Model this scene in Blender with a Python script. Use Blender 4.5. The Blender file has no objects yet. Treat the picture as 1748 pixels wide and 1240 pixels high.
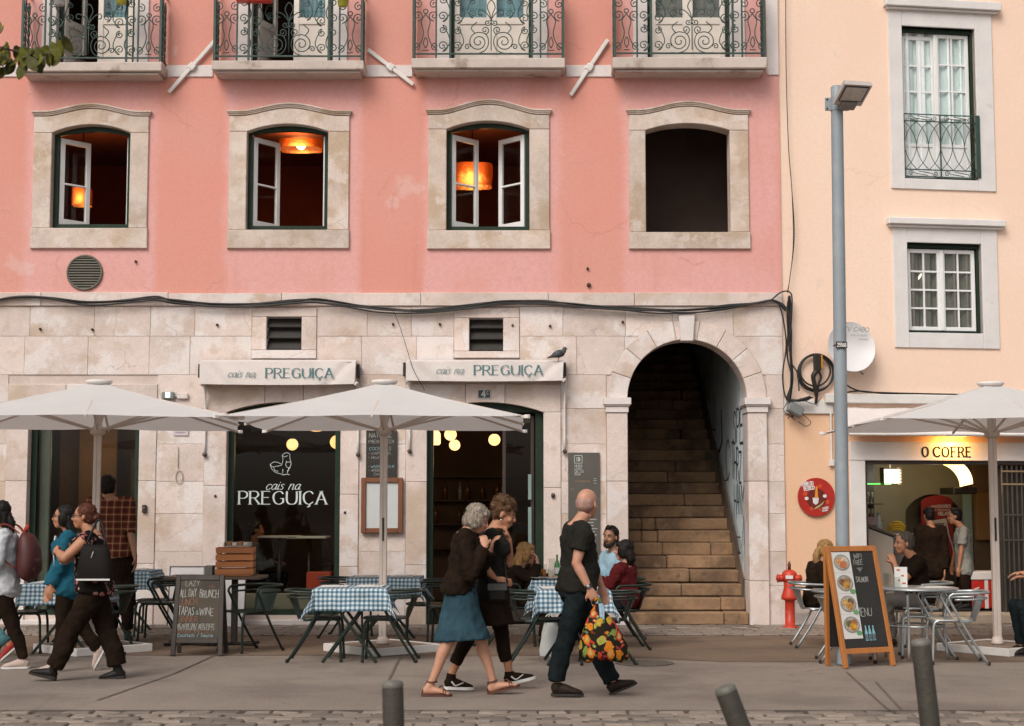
import bpy, bmesh, math, random
from math import sin, cos, pi, radians, sqrt, atan2, hypot, atan, exp
from mathutils import Vector as V, Matrix, noise
from mathutils.geometry import tessellate_polygon
random.seed(11)
scene = bpy.context.scene
COL = scene.collection
# ---------------------------------------------------------------- camera
F, CH, D = 2700.0, 1.6, 21.7            # focal length in photo pixels, eye height, distance to the pink facade
TH = atan(246 / 2700)
cam = bpy.data.cameras.new('camera')
cam.sensor_width = 36
cam.lens = 36 * F / 1748
cam.clip_end = 600
cam.dof.use_dof = True
cam.dof.focus_distance = 18.5
cam.dof.aperture_fstop = 4.0
camo = bpy.data.objects.new('camera', cam)
camo.location = (0, -D, CH)
camo.rotation_euler = (pi / 2 + TH, 0, 0)
COL.objects.link(camo)
scene.camera = camo
# ---------------------------------------------------------------- light
SUN_EL, SUN_AZ = radians(43), radians(207)     # azimuth clockwise from +Y; the light comes from behind the camera
world = bpy.data.worlds.new('World')
scene.world = world
world.use_nodes = True
wn = world.node_tree.nodes
bg = wn['Background']
sky = wn.new('ShaderNodeTexSky')
sky.sky_type = 'NISHITA'
sky.sun_disc = False
sky.sun_elevation = SUN_EL
sky.sun_rotation = SUN_AZ
sky.air_density = 1.0
sky.dust_density = 4.0
hs = wn.new('ShaderNodeHueSaturation')         # a bright overcast: the cloud layer takes most of the blue out
hs.inputs['Saturation'].default_value = 0.3
world.node_tree.links.new(sky.outputs[0], hs.inputs['Color'])
world.node_tree.links.new(hs.outputs[0], bg.inputs['Color'])
bg.inputs['Strength'].default_value = 0.13
sl = bpy.data.lights.new('sun', 'SUN')
sl.energy = 1.6
sl.angle = radians(28)
sl.color = (1.0, 0.945, 0.875)
so = bpy.data.objects.new('sun', sl)
sd = V((sin(SUN_AZ) * cos(SUN_EL), cos(SUN_AZ) * cos(SUN_EL), sin(SUN_EL)))
so.rotation_euler = sd.to_track_quat('Z', 'Y').to_euler()
so.location = (0, -10, 20)
COL.objects.link(so)
vs = scene.view_settings
vs.view_transform = 'Standard'
vs.look = 'None'
vs.exposure = 0.08
vs.gamma = 1.0
vs.use_curve_mapping = False
scene.cycles.max_bounces = 8
scene.cycles.transparent_max_bounces = 12
scene.cycles.sample_clamp_indirect = 4.0
# ---------------------------------------------------------------- picture point -> place
def ray(px, py):
 x, y = (px - 874) / F, -(py - 620) / F
 return V((x, cos(TH) - y * sin(TH), sin(TH) + y * cos(TH)))
def at(px, py, Y=0.0):
 d = ray(px, py)
 t = (Y + D) / d.y
 return V((d.x * t, Y, CH + d.z * t))
def gnd(px, py, z=0.0):
 d = ray(px, py)
 t = (z - CH) / d.z
 return V((d.x * t, -D + d.y * t, z))
# ---------------------------------------------------------------- materials
class NT:
 def __init__(s, name):
  s.m = bpy.data.materials.new(name)
  s.m.use_nodes = True
  s.t = s.m.node_tree
  s.b = s.t.nodes['Principled BSDF']
  s.out = s.t.nodes['Material Output']
 def n(s, typ, **kw):
  nd = s.t.nodes.new('ShaderNode' + typ)
  for k, v in kw.items():
   if k.startswith('_'):
    setattr(nd, k[1:], v)
   else:
    s.put(nd, k if not k.startswith('i') or not k[1:].isdigit() else int(k[1:]), v)
  return nd
 def put(s, nd, key, v):
  i = nd.inputs[key]
  if hasattr(v, 'is_linked') or isinstance(v, bpy.types.NodeSocket):
   s.t.links.new(v, i)
  else:
   if isinstance(v, (tuple, list)) and len(v) == 3 and i.type == 'RGBA':
    v = (*v, 1)
   i.default_value = v
 def math(s, op, a, b=0.0, clamp=False):
  nd = s.n('Math', _operation=op, _use_clamp=clamp)
  s.put(nd, 0, a)
  s.put(nd, 1, b)
  return nd.outputs[0]
 def mix(s, f, a, b, mode='MIX'):
  nd = s.n('MixRGB', _blend_type=mode)
  s.put(nd, 0, f); s.put(nd, 1, a); s.put(nd, 2, b)
  return nd.outputs[0]
 def rng(s, v, lo, hi, a=0.0, b=1.0):
  nd = s.n('MapRange', _interpolation_type='SMOOTHSTEP')
  s.put(nd, 0, v); s.put(nd, 1, lo); s.put(nd, 2, hi); s.put(nd, 3, a); s.put(nd, 4, b)
  return nd.outputs[0]
 def noise(s, vec, scale, detail=4, rough=.55):
  nd = s.n('TexNoise')
  s.put(nd, 'Vector', vec); s.put(nd, 'Scale', scale); s.put(nd, 'Detail', detail); s.put(nd, 'Roughness', rough)
  return nd.outputs[0]
 def cracks(s, c, k, scale, col, amt=.5):
  """a few wandering hairline cracks"""
  nv = s.n('TexNoise'); s.put(nv, 'Vector', c); s.put(nv, 'Scale', 3.0); s.put(nv, 'Detail', 5.0)
  sv = s.n('VectorMath', _operation='SCALE'); s.put(sv, 0, nv.outputs['Color']); s.put(sv, 'Scale', .35)
  av = s.n('VectorMath', _operation='ADD'); s.put(av, 0, c); s.put(av, 1, sv.outputs[0])
  v = s.n('TexVoronoi', _feature='DISTANCE_TO_EDGE'); s.put(v, 'Vector', av.outputs[0]); s.put(v, 'Scale', float(scale))
  m = s.math('MULTIPLY', s.rng(v.outputs['Distance'], .012, .003), s.rng(s.noise(c, scale * 1.3, 3), .52, .62))
  return s.mix(s.math('MULTIPLY', m, amt), k, col)
 def speck(s, c, k, scale, amt):
  hv = s.n('HueSaturation'); s.put(hv, 'Color', k)
  s.put(hv, 'Value', s.rng(s.noise(c, scale, 2), .25, .75, 1 - amt, 1 + amt))
  return hv.outputs[0]
 def coords(s, uv=False, jitter=True):
  tc = s.n('TexCoord')
  c = tc.outputs['UV' if uv else 'Object']
  if jitter:
   oi = s.n('ObjectInfo')
   s.rand = oi.outputs['Random']
   va = s.n('VectorMath', _operation='ADD')
   s.put(va, 0, c)
   cx = s.n('CombineXYZ')
   k = s.math('MULTIPLY', s.rand, 37.0)
   s.put(cx, 0, k); s.put(cx, 1, k); s.put(cx, 2, k)
   s.put(va, 1, cx.outputs[0])
   return va.outputs[0]
  return c
MATS = {}
def mat(name, col, rough=.8, var=.12, scale=3.0, bump=.0, bscale=60, metal=0.0, rnd=0.0, spots=(), uv=False, jitter=True, spec=.5, sheen=0, stretch=None, crack=0, grain=0, thru=0):
 """plain procedural paint / cloth / stone: colour with two sizes of mottling, optional spots (colour, scale, lo, hi, amount), fine bump"""
 if name in MATS:
  return MATS[name]
 t = NT(name)
 c = t.coords(uv, jitter)
 if stretch:
  mp = t.n('Mapping'); t.put(mp, 'Vector', c); t.put(mp, 'Scale', stretch); c = mp.outputs[0]
 n1 = t.noise(c, scale, 5)
 n2 = t.noise(c, scale * 9, 3)
 f = t.math('ADD', t.math('MULTIPLY', n1, .7), t.math('MULTIPLY', n2, .3))
 f = t.rng(f, .3, .7)
 lo = tuple(x * (1 - var) for x in col); hi = tuple(min(1, x * (1 + var)) for x in col)
 k = t.mix(f, lo, hi)
 for (sc, ss, a, b, am) in spots:
  m = t.math('MULTIPLY', t.rng(t.noise(c, ss, 6, .6), a, b), am)
  k = t.mix(m, k, sc)
 if rnd:
  hv = t.n('HueSaturation'); t.put(hv, 'Color', k)
  t.put(hv, 'Value', t.rng(t.rand, 0, 1, 1 - rnd, 1 + rnd)); k = hv.outputs[0]
 if crack: k = t.cracks(c, k, crack, tuple(q * .5 for q in col), .42)
 if grain: k = t.speck(c, k, 65, grain)
 if thru:
  tl = t.n('BsdfTranslucent'); t.put(tl, 0, k); mx = t.n('MixShader'); t.put(mx, 0, thru); t.put(mx, 1, t.b.outputs[0]); t.put(mx, 2, tl.outputs[0]); t.put(t.out, 0, mx.outputs[0])
 t.put(t.b, 'Base Color', k)
 t.put(t.b, 'Metallic', metal)
 t.put(t.b, 'Specular IOR Level', spec)
 t.put(t.b, 'Roughness', t.rng(n2, .2, .8, max(0, rough - .08), min(1, rough + .08)))
 if sheen:
  t.put(t.b, 'Sheen Weight', sheen)
 if bump:
  bp = t.n('Bump'); t.put(bp, 'Strength', bump); t.put(bp, 'Distance', .01)
  t.put(bp, 'Height', t.math('ADD', t.noise(c, bscale, 4, .6), t.math('MULTIPLY', n1, .8)))
  t.put(t.b, 'Normal', bp.outputs[0])
 MATS[name] = t.m
 return t.m
def emit(name, c1, c2, strength, scale=6):
 if name in MATS: return MATS[name]
 t = NT(name)
 c = t.coords()
 k = t.mix(t.rng(t.noise(c, scale, 5), .35, .65), c1, c2)
 t.put(t.b, 'Base Color', k); t.put(t.b, 'Emission Color', k); t.put(t.b, 'Emission Strength', strength)
 MATS[name] = t.m
 return t.m
def glass(name, tint=(.9, .93, .92), refl=1.0):
 if name in MATS: return MATS[name]
 t = NT(name)
 tr = t.n('BsdfTransparent'); t.put(tr, 0, tint)
 gl = t.n('BsdfGlossy'); t.put(gl, 'Roughness', .02)
 fr = t.n('Fresnel'); t.put(fr, 0, 1.5)
 mx = t.n('MixShader')
 gm = t.n('NewGeometry')                     # a pane reflects on the face turned to the viewer only
 t.put(mx, 0, t.math('MULTIPLY', t.math('MULTIPLY', fr.outputs[0], refl, True), t.math('SUBTRACT', 1.0, gm.outputs['Backfacing']))); t.put(mx, 1, tr.outputs[0]); t.put(mx, 2, gl.outputs[0])
 t.put(t.out, 0, mx.outputs[0])
 MATS[name] = t.m
 return t.m
# ---------------------------------------------------------------- meshes
def axes(d, ref=None):
 d = d.normalized()
 r = ref if ref is not None else V((0, 0, 1))
 if abs(d.dot(r)) > .97:
  r = V((0, 1, 0)) if abs(d.y) < .9 else V((1, 0, 0))
 a = (r - d * r.dot(d)).normalized()
 return a, d.cross(a)
class MB:
 """collects shapes, links them as one mesh object"""
 def __init__(s, org=None):
  s.v, s.f, s.m, s.s, s.uv = [], [], [], [], None
  s.o = V(org) if org is not None else V((0, 0, 0))
 def add(s, vs, fs, mi=0, smooth=False):
  k = len(s.v)
  s.v += [V(p) - s.o for p in vs]
  s.f += [tuple(i + k for i in f) for f in fs]
  s.m += [mi] * len(fs); s.s += [smooth] * len(fs)
  return s
 def box(s, x0, x1, y0, y1, z0, z1, mi=0, b=0.0, M=None):
  if b <= 0:
   vs = [V((x, y, z)) for x in (x0, x1) for y in (y0, y1) for z in (z0, z1)]
   fs = [(0, 1, 3, 2), (4, 6, 7, 5), (0, 4, 5, 1), (2, 3, 7, 6), (0, 2, 6, 4), (1, 5, 7, 3)]
  else:
   b = min(b, abs(x1 - x0) * .45, abs(y1 - y0) * .45, abs(z1 - z0) * .45)
   vs, idx = [], {}
   lim = ((x0, x1), (y0, y1), (z0, z1))
   for sx in (0, 1):
    for sy in (0, 1):
     for sz in (0, 1):
      sg = (sx, sy, sz)
      for ax in range(3):          # the vertex that lies on the face of axis ax
       p = []
       for q in range(3):
        w = lim[q][sg[q]]
        p.append(w if q == ax else w + (b if sg[q] == 0 else -b))
       idx[(sg, ax)] = len(vs); vs.append(V(p))
   fs = []
   for ax in range(3):
    a1, a2 = [q for q in range(3) if q != ax]
    for e in (0, 1):
     q4 = []
     for (u, w) in ((0, 0), (1, 0), (1, 1), (0, 1)):
      sg = [0, 0, 0]; sg[ax] = e; sg[a1] = u; sg[a2] = w
      q4.append(idx[(tuple(sg), ax)])
     fs.append(tuple(q4))
   for ax in range(3):                      # edges running along ax
    a1, a2 = [q for q in range(3) if q != ax]
    for u in (0, 1):
     for w in (0, 1):
      g0 = [0, 0, 0]; g0[a1] = u; g0[a2] = w
      g1 = list(g0); g1[ax] = 1
      fs.append((idx[(tuple(g0), a1)], idx[(tuple(g1), a1)], idx[(tuple(g1), a2)], idx[(tuple(g0), a2)]))
   for sx in (0, 1):
    for sy in (0, 1):
     for sz in (0, 1):
      fs.append(tuple(idx[((sx, sy, sz), ax)] for ax in range(3)))
  if M is not None:
   vs = [M @ p for p in vs]
  return s.add(vs, fs, mi)
 def bar(s, a, b, w, h, mi=0, ref=None, bev=0.0):
  """a rectangular bar from a to b, w wide (across ref), h along ref"""
  a, b = V(a), V(b)
  d = b - a
  u, r = axes(d, ref)
  M = Matrix.Translation(a) @ Matrix((r, u, d.normalized())).transposed().to_4x4()
  return s.box(-w / 2, w / 2, -h / 2, h / 2, 0, d.length, mi, bev, M)
 def tube(s, pts, r, n=8, mi=0, cap=True, ref=None, closed=False, smooth=True):
  """swept ring; r: number, or list of numbers / (a, b) pairs, a along ref and b across"""
  pts = [V(p) for p in pts]
  m = len(pts)
  rs = r if isinstance(r, (list,)) else [r] * m
  vs, fs = [], []
  u = None
  for i, p in enumerate(pts):
   if closed:
    d = pts[(i + 1) % m] - pts[i - 1]
   else:
    d = pts[min(i + 1, m - 1)] - pts[max(i - 1, 0)]
   if d.length < 1e-9: d = V((0, 0, 1))
   d.normalize()
   if ref is not None or u is None:
    u, w = axes(d, ref)
   else:
    u = (u - d * u.dot(d))
    u = u.normalized() if u.length > 1e-6 else axes(d)[0]
    w = d.cross(u)
   ra, rb = rs[i] if isinstance(rs[i], tuple) else (rs[i], rs[i])
   for k in range(n):
    a = 2 * pi * k / n
    vs.append(p + u * (cos(a) * ra) + w * (sin(a) * rb))
  for i in range(m if closed else m - 1):
   for k in range(n):
    a, b = i * n + k, i * n + (k + 1) % n
    j = (i + 1) % m
    c, e = j * n + (k + 1) % n, j * n + k
    fs.append((a, b, c, e))
  if cap and not closed:
   fs.append(tuple(range(n - 1, -1, -1)))
   fs.append(tuple((m - 1) * n + k for k in range(n)))
  return s.add(vs, fs, mi, smooth)
 def ell(s, c, rx, ry, rz, X=None, Y=None, Z=None, n=12, m=8, mi=0):
  c = V(c)
  X = X or V((1, 0, 0)); Y = Y or V((0, 1, 0)); Z = Z or V((0, 0, 1))
  vs = [c - Z * rz]
  for i in range(1, m):
   a = -pi / 2 + pi * i / m
   for k in range(n):
    b = 2 * pi * k / n
    vs.append(c + X * (rx * cos(a) * cos(b)) + Y * (ry * cos(a) * sin(b)) + Z * (rz * sin(a)))
  vs.append(c + Z * rz)
  fs = [(0, 1 + (k + 1) % n, 1 + k) for k in range(n)]
  for i in range(m - 2):
   for k in range(n):
    a, b = 1 + i * n + k, 1 + i * n + (k + 1) % n
    fs.append((a, b, b + n, a + n))
  L = len(vs) - 1
  fs += [(L, 1 + (m - 2) * n + k, 1 + (m - 2) * n + (k + 1) % n) for k in range(n)]
  return s.add(vs, fs, mi, True)
 def lathe(s, prof, c=(0, 0, 0), n=16, mi=0, M=None, smooth=True, cap=True):
  """prof: [(radius, height)]"""
  vs = []
  for (r, z) in prof:
   for k in range(n):
    a = 2 * pi * k / n
    vs.append(V((r * cos(a), r * sin(a), z)))
  if M is not None: vs = [M @ p for p in vs]
  vs = [p + V(c) for p in vs]
  fs = []
  for i in range(len(prof) - 1):
   for k in range(n):
    a, b = i * n + k, i * n + (k + 1) % n
    fs.append((a, b, b + n, a + n))
  if cap:
   fs.append(tuple(range(n - 1, -1, -1)))
   fs.append(tuple((len(prof) - 1) * n + k for k in range(n)))
  return s.add(vs, fs, mi, smooth)
 def prism(s, poly, y0, y1, mi=0, b=0.0, fr=None):
  """poly in (x, z), front at y0 (towards the street), back at y1; b chamfers the front edge"""
  n = len(poly)
  fr = fr or (lambda x, y, z: V((x, y, z)))
  ar = sum(poly[i][0] * poly[(i + 1) % n][1] - poly[(i + 1) % n][0] * poly[i][1] for i in range(n))
  if ar < 0: poly = poly[::-1]
  if b > 0:
   ins = []
   for i in range(n):
    p0, p1, p2 = V(poly[i - 1]), V(poly[i]), V(poly[(i + 1) % n])
    e1, e2 = (p1 - p0), (p2 - p1)
    e1 = e1.normalized() if e1.length > 1e-9 else V((1, 0)); e2 = e2.normalized() if e2.length > 1e-9 else V((1, 0))
    nn = V((-e1.y, e1.x)) + V((-e2.y, e2.x))
    nn = nn.normalized() if nn.length > 1e-6 else V((-e1.y, e1.x))
    k = b / max(.35, nn.dot(V((-e1.y, e1.x))))
    ins.append(p1 + nn * k)
   rings = [([(p.x, p.y) for p in ins], y0), (poly, y0 + b), (poly, y1)]
  else:
   rings = [(poly, y0), (poly, y1)]
  vs = [fr(x, y, z) for (pl, y) in rings for (x, z) in pl]
  fs = []
  for r in range(len(rings) - 1):
   for i in range(n):
    j = (i + 1) % n
    fs.append((r * n + i, r * n + j, (r + 1) * n + j, (r + 1) * n + i))
  last = (len(rings) - 1) * n
  tri = tessellate_polygon([[V((x, z, 0)) for (x, z) in rings[0][0]]])
  for t in tri:
   fs.append(tuple(t)); fs.append(tuple(last + i for i in reversed(t)))
  return s.add(vs, fs, mi)
 def sheet(s, outer, holes, y, mi=0, fr=None, depth=0.0):
  """flat wall in (x, z) with holes, plus reveals `depth` deep"""
  fr = fr or (lambda x, y, z: V((x, y, z)))
  loops = [[V((x, z, 0)) for (x, z) in l] for l in [outer] + holes]
  flat = [p for l in loops for p in l]
  tris = tessellate_polygon(loops)
  s.add([fr(p.x, y, p.y) for p in flat], [tuple(t) for t in tris], mi)
  if depth:
   for l in holes:
    n = len(l)
    vs = [fr(x, y, z) for (x, z) in l] + [fr(x, y + depth, z) for (x, z) in l]
    s.add(vs, [(i, (i + 1) % n, n + (i + 1) % n, n + i) for i in range(n)], mi)
  return s
 def mesh(s, name, mats):
  me = bpy.data.meshes.new(name)
  me.from_pydata([tuple(p) for p in s.v], [], s.f)
  for m in (mats if isinstance(mats, (list, tuple)) else [mats]):
   me.materials.append(m)
  me.polygons.foreach_set('material_index', s.m)
  me.polygons.foreach_set('use_smooth', s.s)
  if s.uv:
   ul = me.uv_layers.new(name='uv')
   for lp in me.loops:
    ul.data[lp.index].uv = s.uv[lp.vertex_index]
  bm = bmesh.new(); bm.from_mesh(me)
  bmesh.ops.recalc_face_normals(bm, faces=bm.faces)
  bm.to_mesh(me); bm.free()
  me.update()
  return me
 def build(s, name, mats, parent=None, **kw):
  return link(name, s.mesh(name, mats), parent, **kw)
def link(name, me, parent=None, loc=None, rz=None, kind=None, label=None, cat=None, group=None):
 o = bpy.data.objects.new(name, me)
 COL.objects.link(o)
 if parent is not None: o.parent = parent
 if loc is not None: o.location = loc
 if rz is not None: o.rotation_euler = (0, 0, rz)
 if kind: o['kind'] = kind
 return tag(o, label, cat, group)
def tag(o, label=None, cat=None, group=None):
 if label: o['label'] = label
 if cat: o['category'] = cat
 if group: o['group'] = group
 return o
def thing(name, label, cat, loc=(0, 0, 0), rz=0.0, group=None):
 o = bpy.data.objects.new(name, None)
 o.empty_display_size = .2
 COL.objects.link(o)
 o.location = loc; o.rotation_euler = (0, 0, rz)
 return tag(o, label, cat, group)
def dup(root, loc, rz, label):
 r = root.copy(); COL.objects.link(r)
 r.location = loc; r.rotation_euler = (0, 0, rz); r['label'] = label
 for ch in root.children:
  c = ch.copy(); COL.objects.link(c); c.parent = r
  for g in ch.children:
   d = g.copy(); COL.objects.link(d); d.parent = c
 return r
def arch(x0, x1, z0, zs, zc, n=14):
 """opening loop: sill z0, springing zs, crown zc (segmental arch)"""
 w = (x1 - x0) / 2; h = zc - zs; cx = (x0 + x1) / 2
 R = (w * w + h * h) / (2 * h); cz = zc - R; a = math.asin(min(1, w / R))
 top = [(cx + R * sin(t), cz + R * cos(t)) for t in [a - 2 * a * i / n for i in range(n + 1)]]
 return [(x0, z0), (x1, z0)] + top
def arc_pts(x0, x1, zs, zc, n=14):
 return arch(x0, x1, zs - 1, zs, zc, n)[2:][::-1]     # left to right
def smooth_pts(pts, k=6):
 """Catmull-Rom through pts"""
 pts = [V(p) for p in pts]
 if len(pts) < 3: return pts
 q = [pts[0] * 2 - pts[1]] + pts + [pts[-1] * 2 - pts[-2]]
 out = []
 for i in range(1, len(q) - 2):
  a, b, c, d = q[i - 1], q[i], q[i + 1], q[i + 2]
  for j in range(k):
   t = j / k
   out.append((b * 2 + (c - a) * t + (a * 2 - b * 5 + c * 4 - d) * t * t + (b * 3 - a - c * 3 + d) * t ** 3) * .5)
 out.append(pts[-1])
 return out
# ---------------------------------------------------------------- pen-stroke lettering
GL = {}
def _g(ch, w, s):
 st = []
 for part in s.split(';'):
  cv = part.startswith('~')
  pts = [tuple(float(q) for q in p.split(',')) for p in part.lstrip('~').split()]
  st.append((cv, pts))
 GL[ch] = (w, st)
for ln in '''A .72|0,0 .36,1 .72,0;.14,.36 .58,.36
B .6|0,0 0,1;~0,1 .38,1 .5,.76 .38,.53 0,.53;~0,.53 .45,.53 .58,.27 .42,0 0,0
C .7|~.68,.8 .52,.97 .3,.98 .06,.78 .02,.42 .16,.1 .42,0 .68,.18
D .7|0,0 0,1;~0,1 .35,1 .62,.82 .68,.5 .62,.18 .35,0 0,0
E .58|.56,1 0,1 0,0 .58,0;0,.52 .46,.52
F .56|.56,1 0,1 0,0;0,.52 .44,.52
G .76|~.7,.8 .54,.97 .32,.98 .06,.78 .02,.42 .16,.1 .42,0 .7,.14;.7,.12 .7,.45;.48,.45 .74,.45
H .7|0,0 0,1;.7,0 .7,1;0,.52 .7,.52
I .08|.04,0 .04,1
J .45|~.42,1 .42,.3 .3,.02 .08,.04 0,.2
K .62|0,0 0,1;.58,1 .04,.45;.2,.6 .62,0
L .52|0,1 0,0 .52,0
M .84|0,0 .06,1 .42,.2 .78,1 .84,0
N .7|0,0 0,1 .7,0 .7,1
O .76|~.38,1 .1,.85 .01,.5 .1,.15 .38,0 .66,.15 .75,.5 .66,.85 .38,1
P .58|0,0 0,1;~0,1 .36,1 .55,.86 .55,.62 .36,.47 0,.47
Q .76|~.38,1 .1,.85 .01,.5 .1,.15 .38,0 .66,.15 .75,.5 .66,.85 .38,1;.45,.25 .78,-.08
R .66|0,0 0,1;~0,1 .36,1 .55,.87 .55,.66 .36,.5 0,.5;.3,.5 .66,0
S .54|~.5,.84 .36,.99 .14,.96 .05,.77 .18,.58 .38,.46 .5,.26 .38,.04 .16,0 .02,.16
T .64|0,1 .64,1;.32,1 .32,0
U .7|~0,1 0,.35 .12,.06 .35,0 .58,.06 .7,.35 .7,1
V .7|0,1 .35,0 .7,1
W .98|0,1 .24,0 .49,.85 .74,0 .98,1
X .66|0,0 .66,1;0,1 .66,0
Y .66|0,1 .33,.5 .66,1;.33,.5 .33,0
Z .6|0,1 .6,1 0,0 .6,0
a .5|~.44,.5 .3,.62 .1,.5 .04,.2 .16,0 .34,.1 .45,.5;~.46,.6 .42,.2 .46,.02 .58,.1
c .44|~.42,.5 .3,.62 .1,.5 .03,.22 .14,0 .3,.02 .44,.16
e .44|~.04,.28 .34,.34 .4,.5 .28,.62 .1,.5 .03,.22 .14,0 .3,.02 .44,.16
i .18|~.1,.6 .06,.2 .1,0 .2,.1;.11,.8 .12,.84
k .46|.05,0 .05,1;.42,.6 .08,.25;.16,.34 .44,0
l .16|~.06,1 .06,.2 .14,0
n .52|.04,0 .08,.6;~.06,.35 .22,.6 .38,.58 .4,.35 .38,.08 .46,.0 .56,.1
o .46|~.24,.62 .06,.5 .03,.2 .2,0 .4,.14 .42,.45 .24,.62
r .36|.05,0 .07,.6;~.06,.35 .2,.6 .36,.58
s .38|~.34,.52 .22,.62 .08,.5 .18,.34 .32,.2 .22,.0 .02,.06
t .3|~.14,.9 .12,.2 .2,0 .3,.06;0,.62 .3,.62
0 .6|~.3,1 .08,.8 .02,.5 .08,.2 .3,0 .52,.2 .58,.5 .52,.8 .3,1
1 .3|0,.78 .2,1 .2,0
2 .56|~.02,.76 .12,.97 .36,.98 .5,.8 .4,.52 0,0;0,0 .56,0
3 .52|~.02,.86 .24,1 .46,.84 .4,.6 .2,.53 .44,.44 .5,.2 .3,0 .02,.12
4 .58|.42,0 .42,1 0,.3 .58,.3
5 .54|.5,1 .08,1 .04,.55;~.04,.55 .3,.64 .52,.4 .4,.06 .02,.06
6 .54|~.46,.96 .2,.8 .04,.4 .1,.06 .34,0 .5,.2 .44,.48 .2,.52 .04,.34
8 .54|~.27,1 .06,.86 .1,.62 .27,.53 .48,.34 .44,.06 .27,0 .08,.08 .06,.36 .27,.53 .46,.66 .48,.88 .27,1
& .6|~.6,0 .16,.66 .2,.95 .38,.92 .36,.7 .06,.3 .1,.04 .3,.02 .56,.36
/ .4|0,-.05 .4,1.05
- .4|.04,.48 .36,.48
. .1|.03,0 .06,.04
+ .4|.2,.2 .2,.7;0,.45 .4,.45'''.split('\n'):
 a, b = ln.split('|', 1)
 _g(a[0], float(a[2:]), b)
_g('\u00c7', .7, '~.68,.8 .52,.97 .3,.98 .06,.78 .02,.42 .16,.1 .42,0 .68,.18;~.4,0 .44,-.1 .36,-.2 .24,-.2')
_g('\u00c3', .72, '0,0 .36,1 .72,0;.14,.36 .58,.36;~.12,1.14 .28,1.24 .44,1.14 .6,1.24')
def text(mb, s, O, U, W, h, thick=.1, thin=None, serif=False, slant=0.0, gap=.16, wob=0.0, width=None, mi=0, N=None, rnd=None):
 """flat strokes; O lower-left corner, U right, W up, h cap height; thick/thin relative to h"""
 U, W = V(U).normalized(), V(W).normalized()
 N = V(N) if N is not None else U.cross(W)
 thin = thick if thin is None else thin
 rnd = rnd or random.Random(len(s) * 7 + 3)
 tot = sum((GL[c][0] if c in GL else .35) + gap for c in s) - gap
 kx = (width / (tot * h)) if width else 1.0
 x, lay = 0.0, 0
 for ch in s:
  if ch not in GL:
   x += .35 + gap; continue
  w, st = GL[ch]
  oy = rnd.uniform(-wob, wob); rs = 1 + rnd.uniform(-wob, wob)
  for (cv, pts) in st:
   P = [V((px, py * rs + oy)) for (px, py) in pts]
   if cv: P = [V((q.x, q.y)) for q in smooth_pts([V((p.x, p.y, 0)) for p in P], 5)]
   P = [V(((x + p.x + slant * p.y) * kx, p.y)) for p in P]
   strokes = [P] if cv else [[P[i], P[i + 1]] for i in range(len(P) - 1)]
   for S in strokes:
    lay += 1
    off = N * (.0002 * (lay % 4))
    L, R = [], []
    for i, p in enumerate(S):
     d = (S[min(i + 1, len(S) - 1)] - S[max(i - 1, 0)])
     d = d.normalized() if d.length > 1e-6 else V((0, 1))
     wd = thin + (thick - thin) * abs(d.y) ** 1.5
     nn = V((-d.y, d.x)) * wd / 2
     e = V((0, 0))
     if not cv and not serif: e = d * (wd * .4) * (-1 if i == 0 else 1)
     L.append(p + nn + e); R.append(p - nn + e)
    vs = [O + U * (q.x * h) + W * (q.y * h) + off for q in L + R]
    k = len(S)
    mb.add(vs, [(i, i + 1, k + i + 1, k + i) for i in range(k - 1)], mi)
    if serif:
     ends = [(S[0], S[1]), (S[-1], S[-2])]
     for (e, q) in ends:
      if abs(e.y - q.y) > .2 and (e.y < .03 or e.y > .97):
       sg = 1 if e.y < .5 else -1
       sw = thick * 1.15
       lay += 1
       pl = [(e.x - sw, e.y - sg * thin * .4), (e.x + sw, e.y - sg * thin * .4), (e.x + sw * .45, e.y + sg * thin * .7), (e.x - sw * .45, e.y + sg * thin * .7)]
       mb.add([O + U * (a * h) + W * (b * h) + N * (.0002 * (lay % 4)) for (a, b) in pl], [(0, 1, 2, 3)], mi)
  x += w + gap
 return mb
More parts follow.
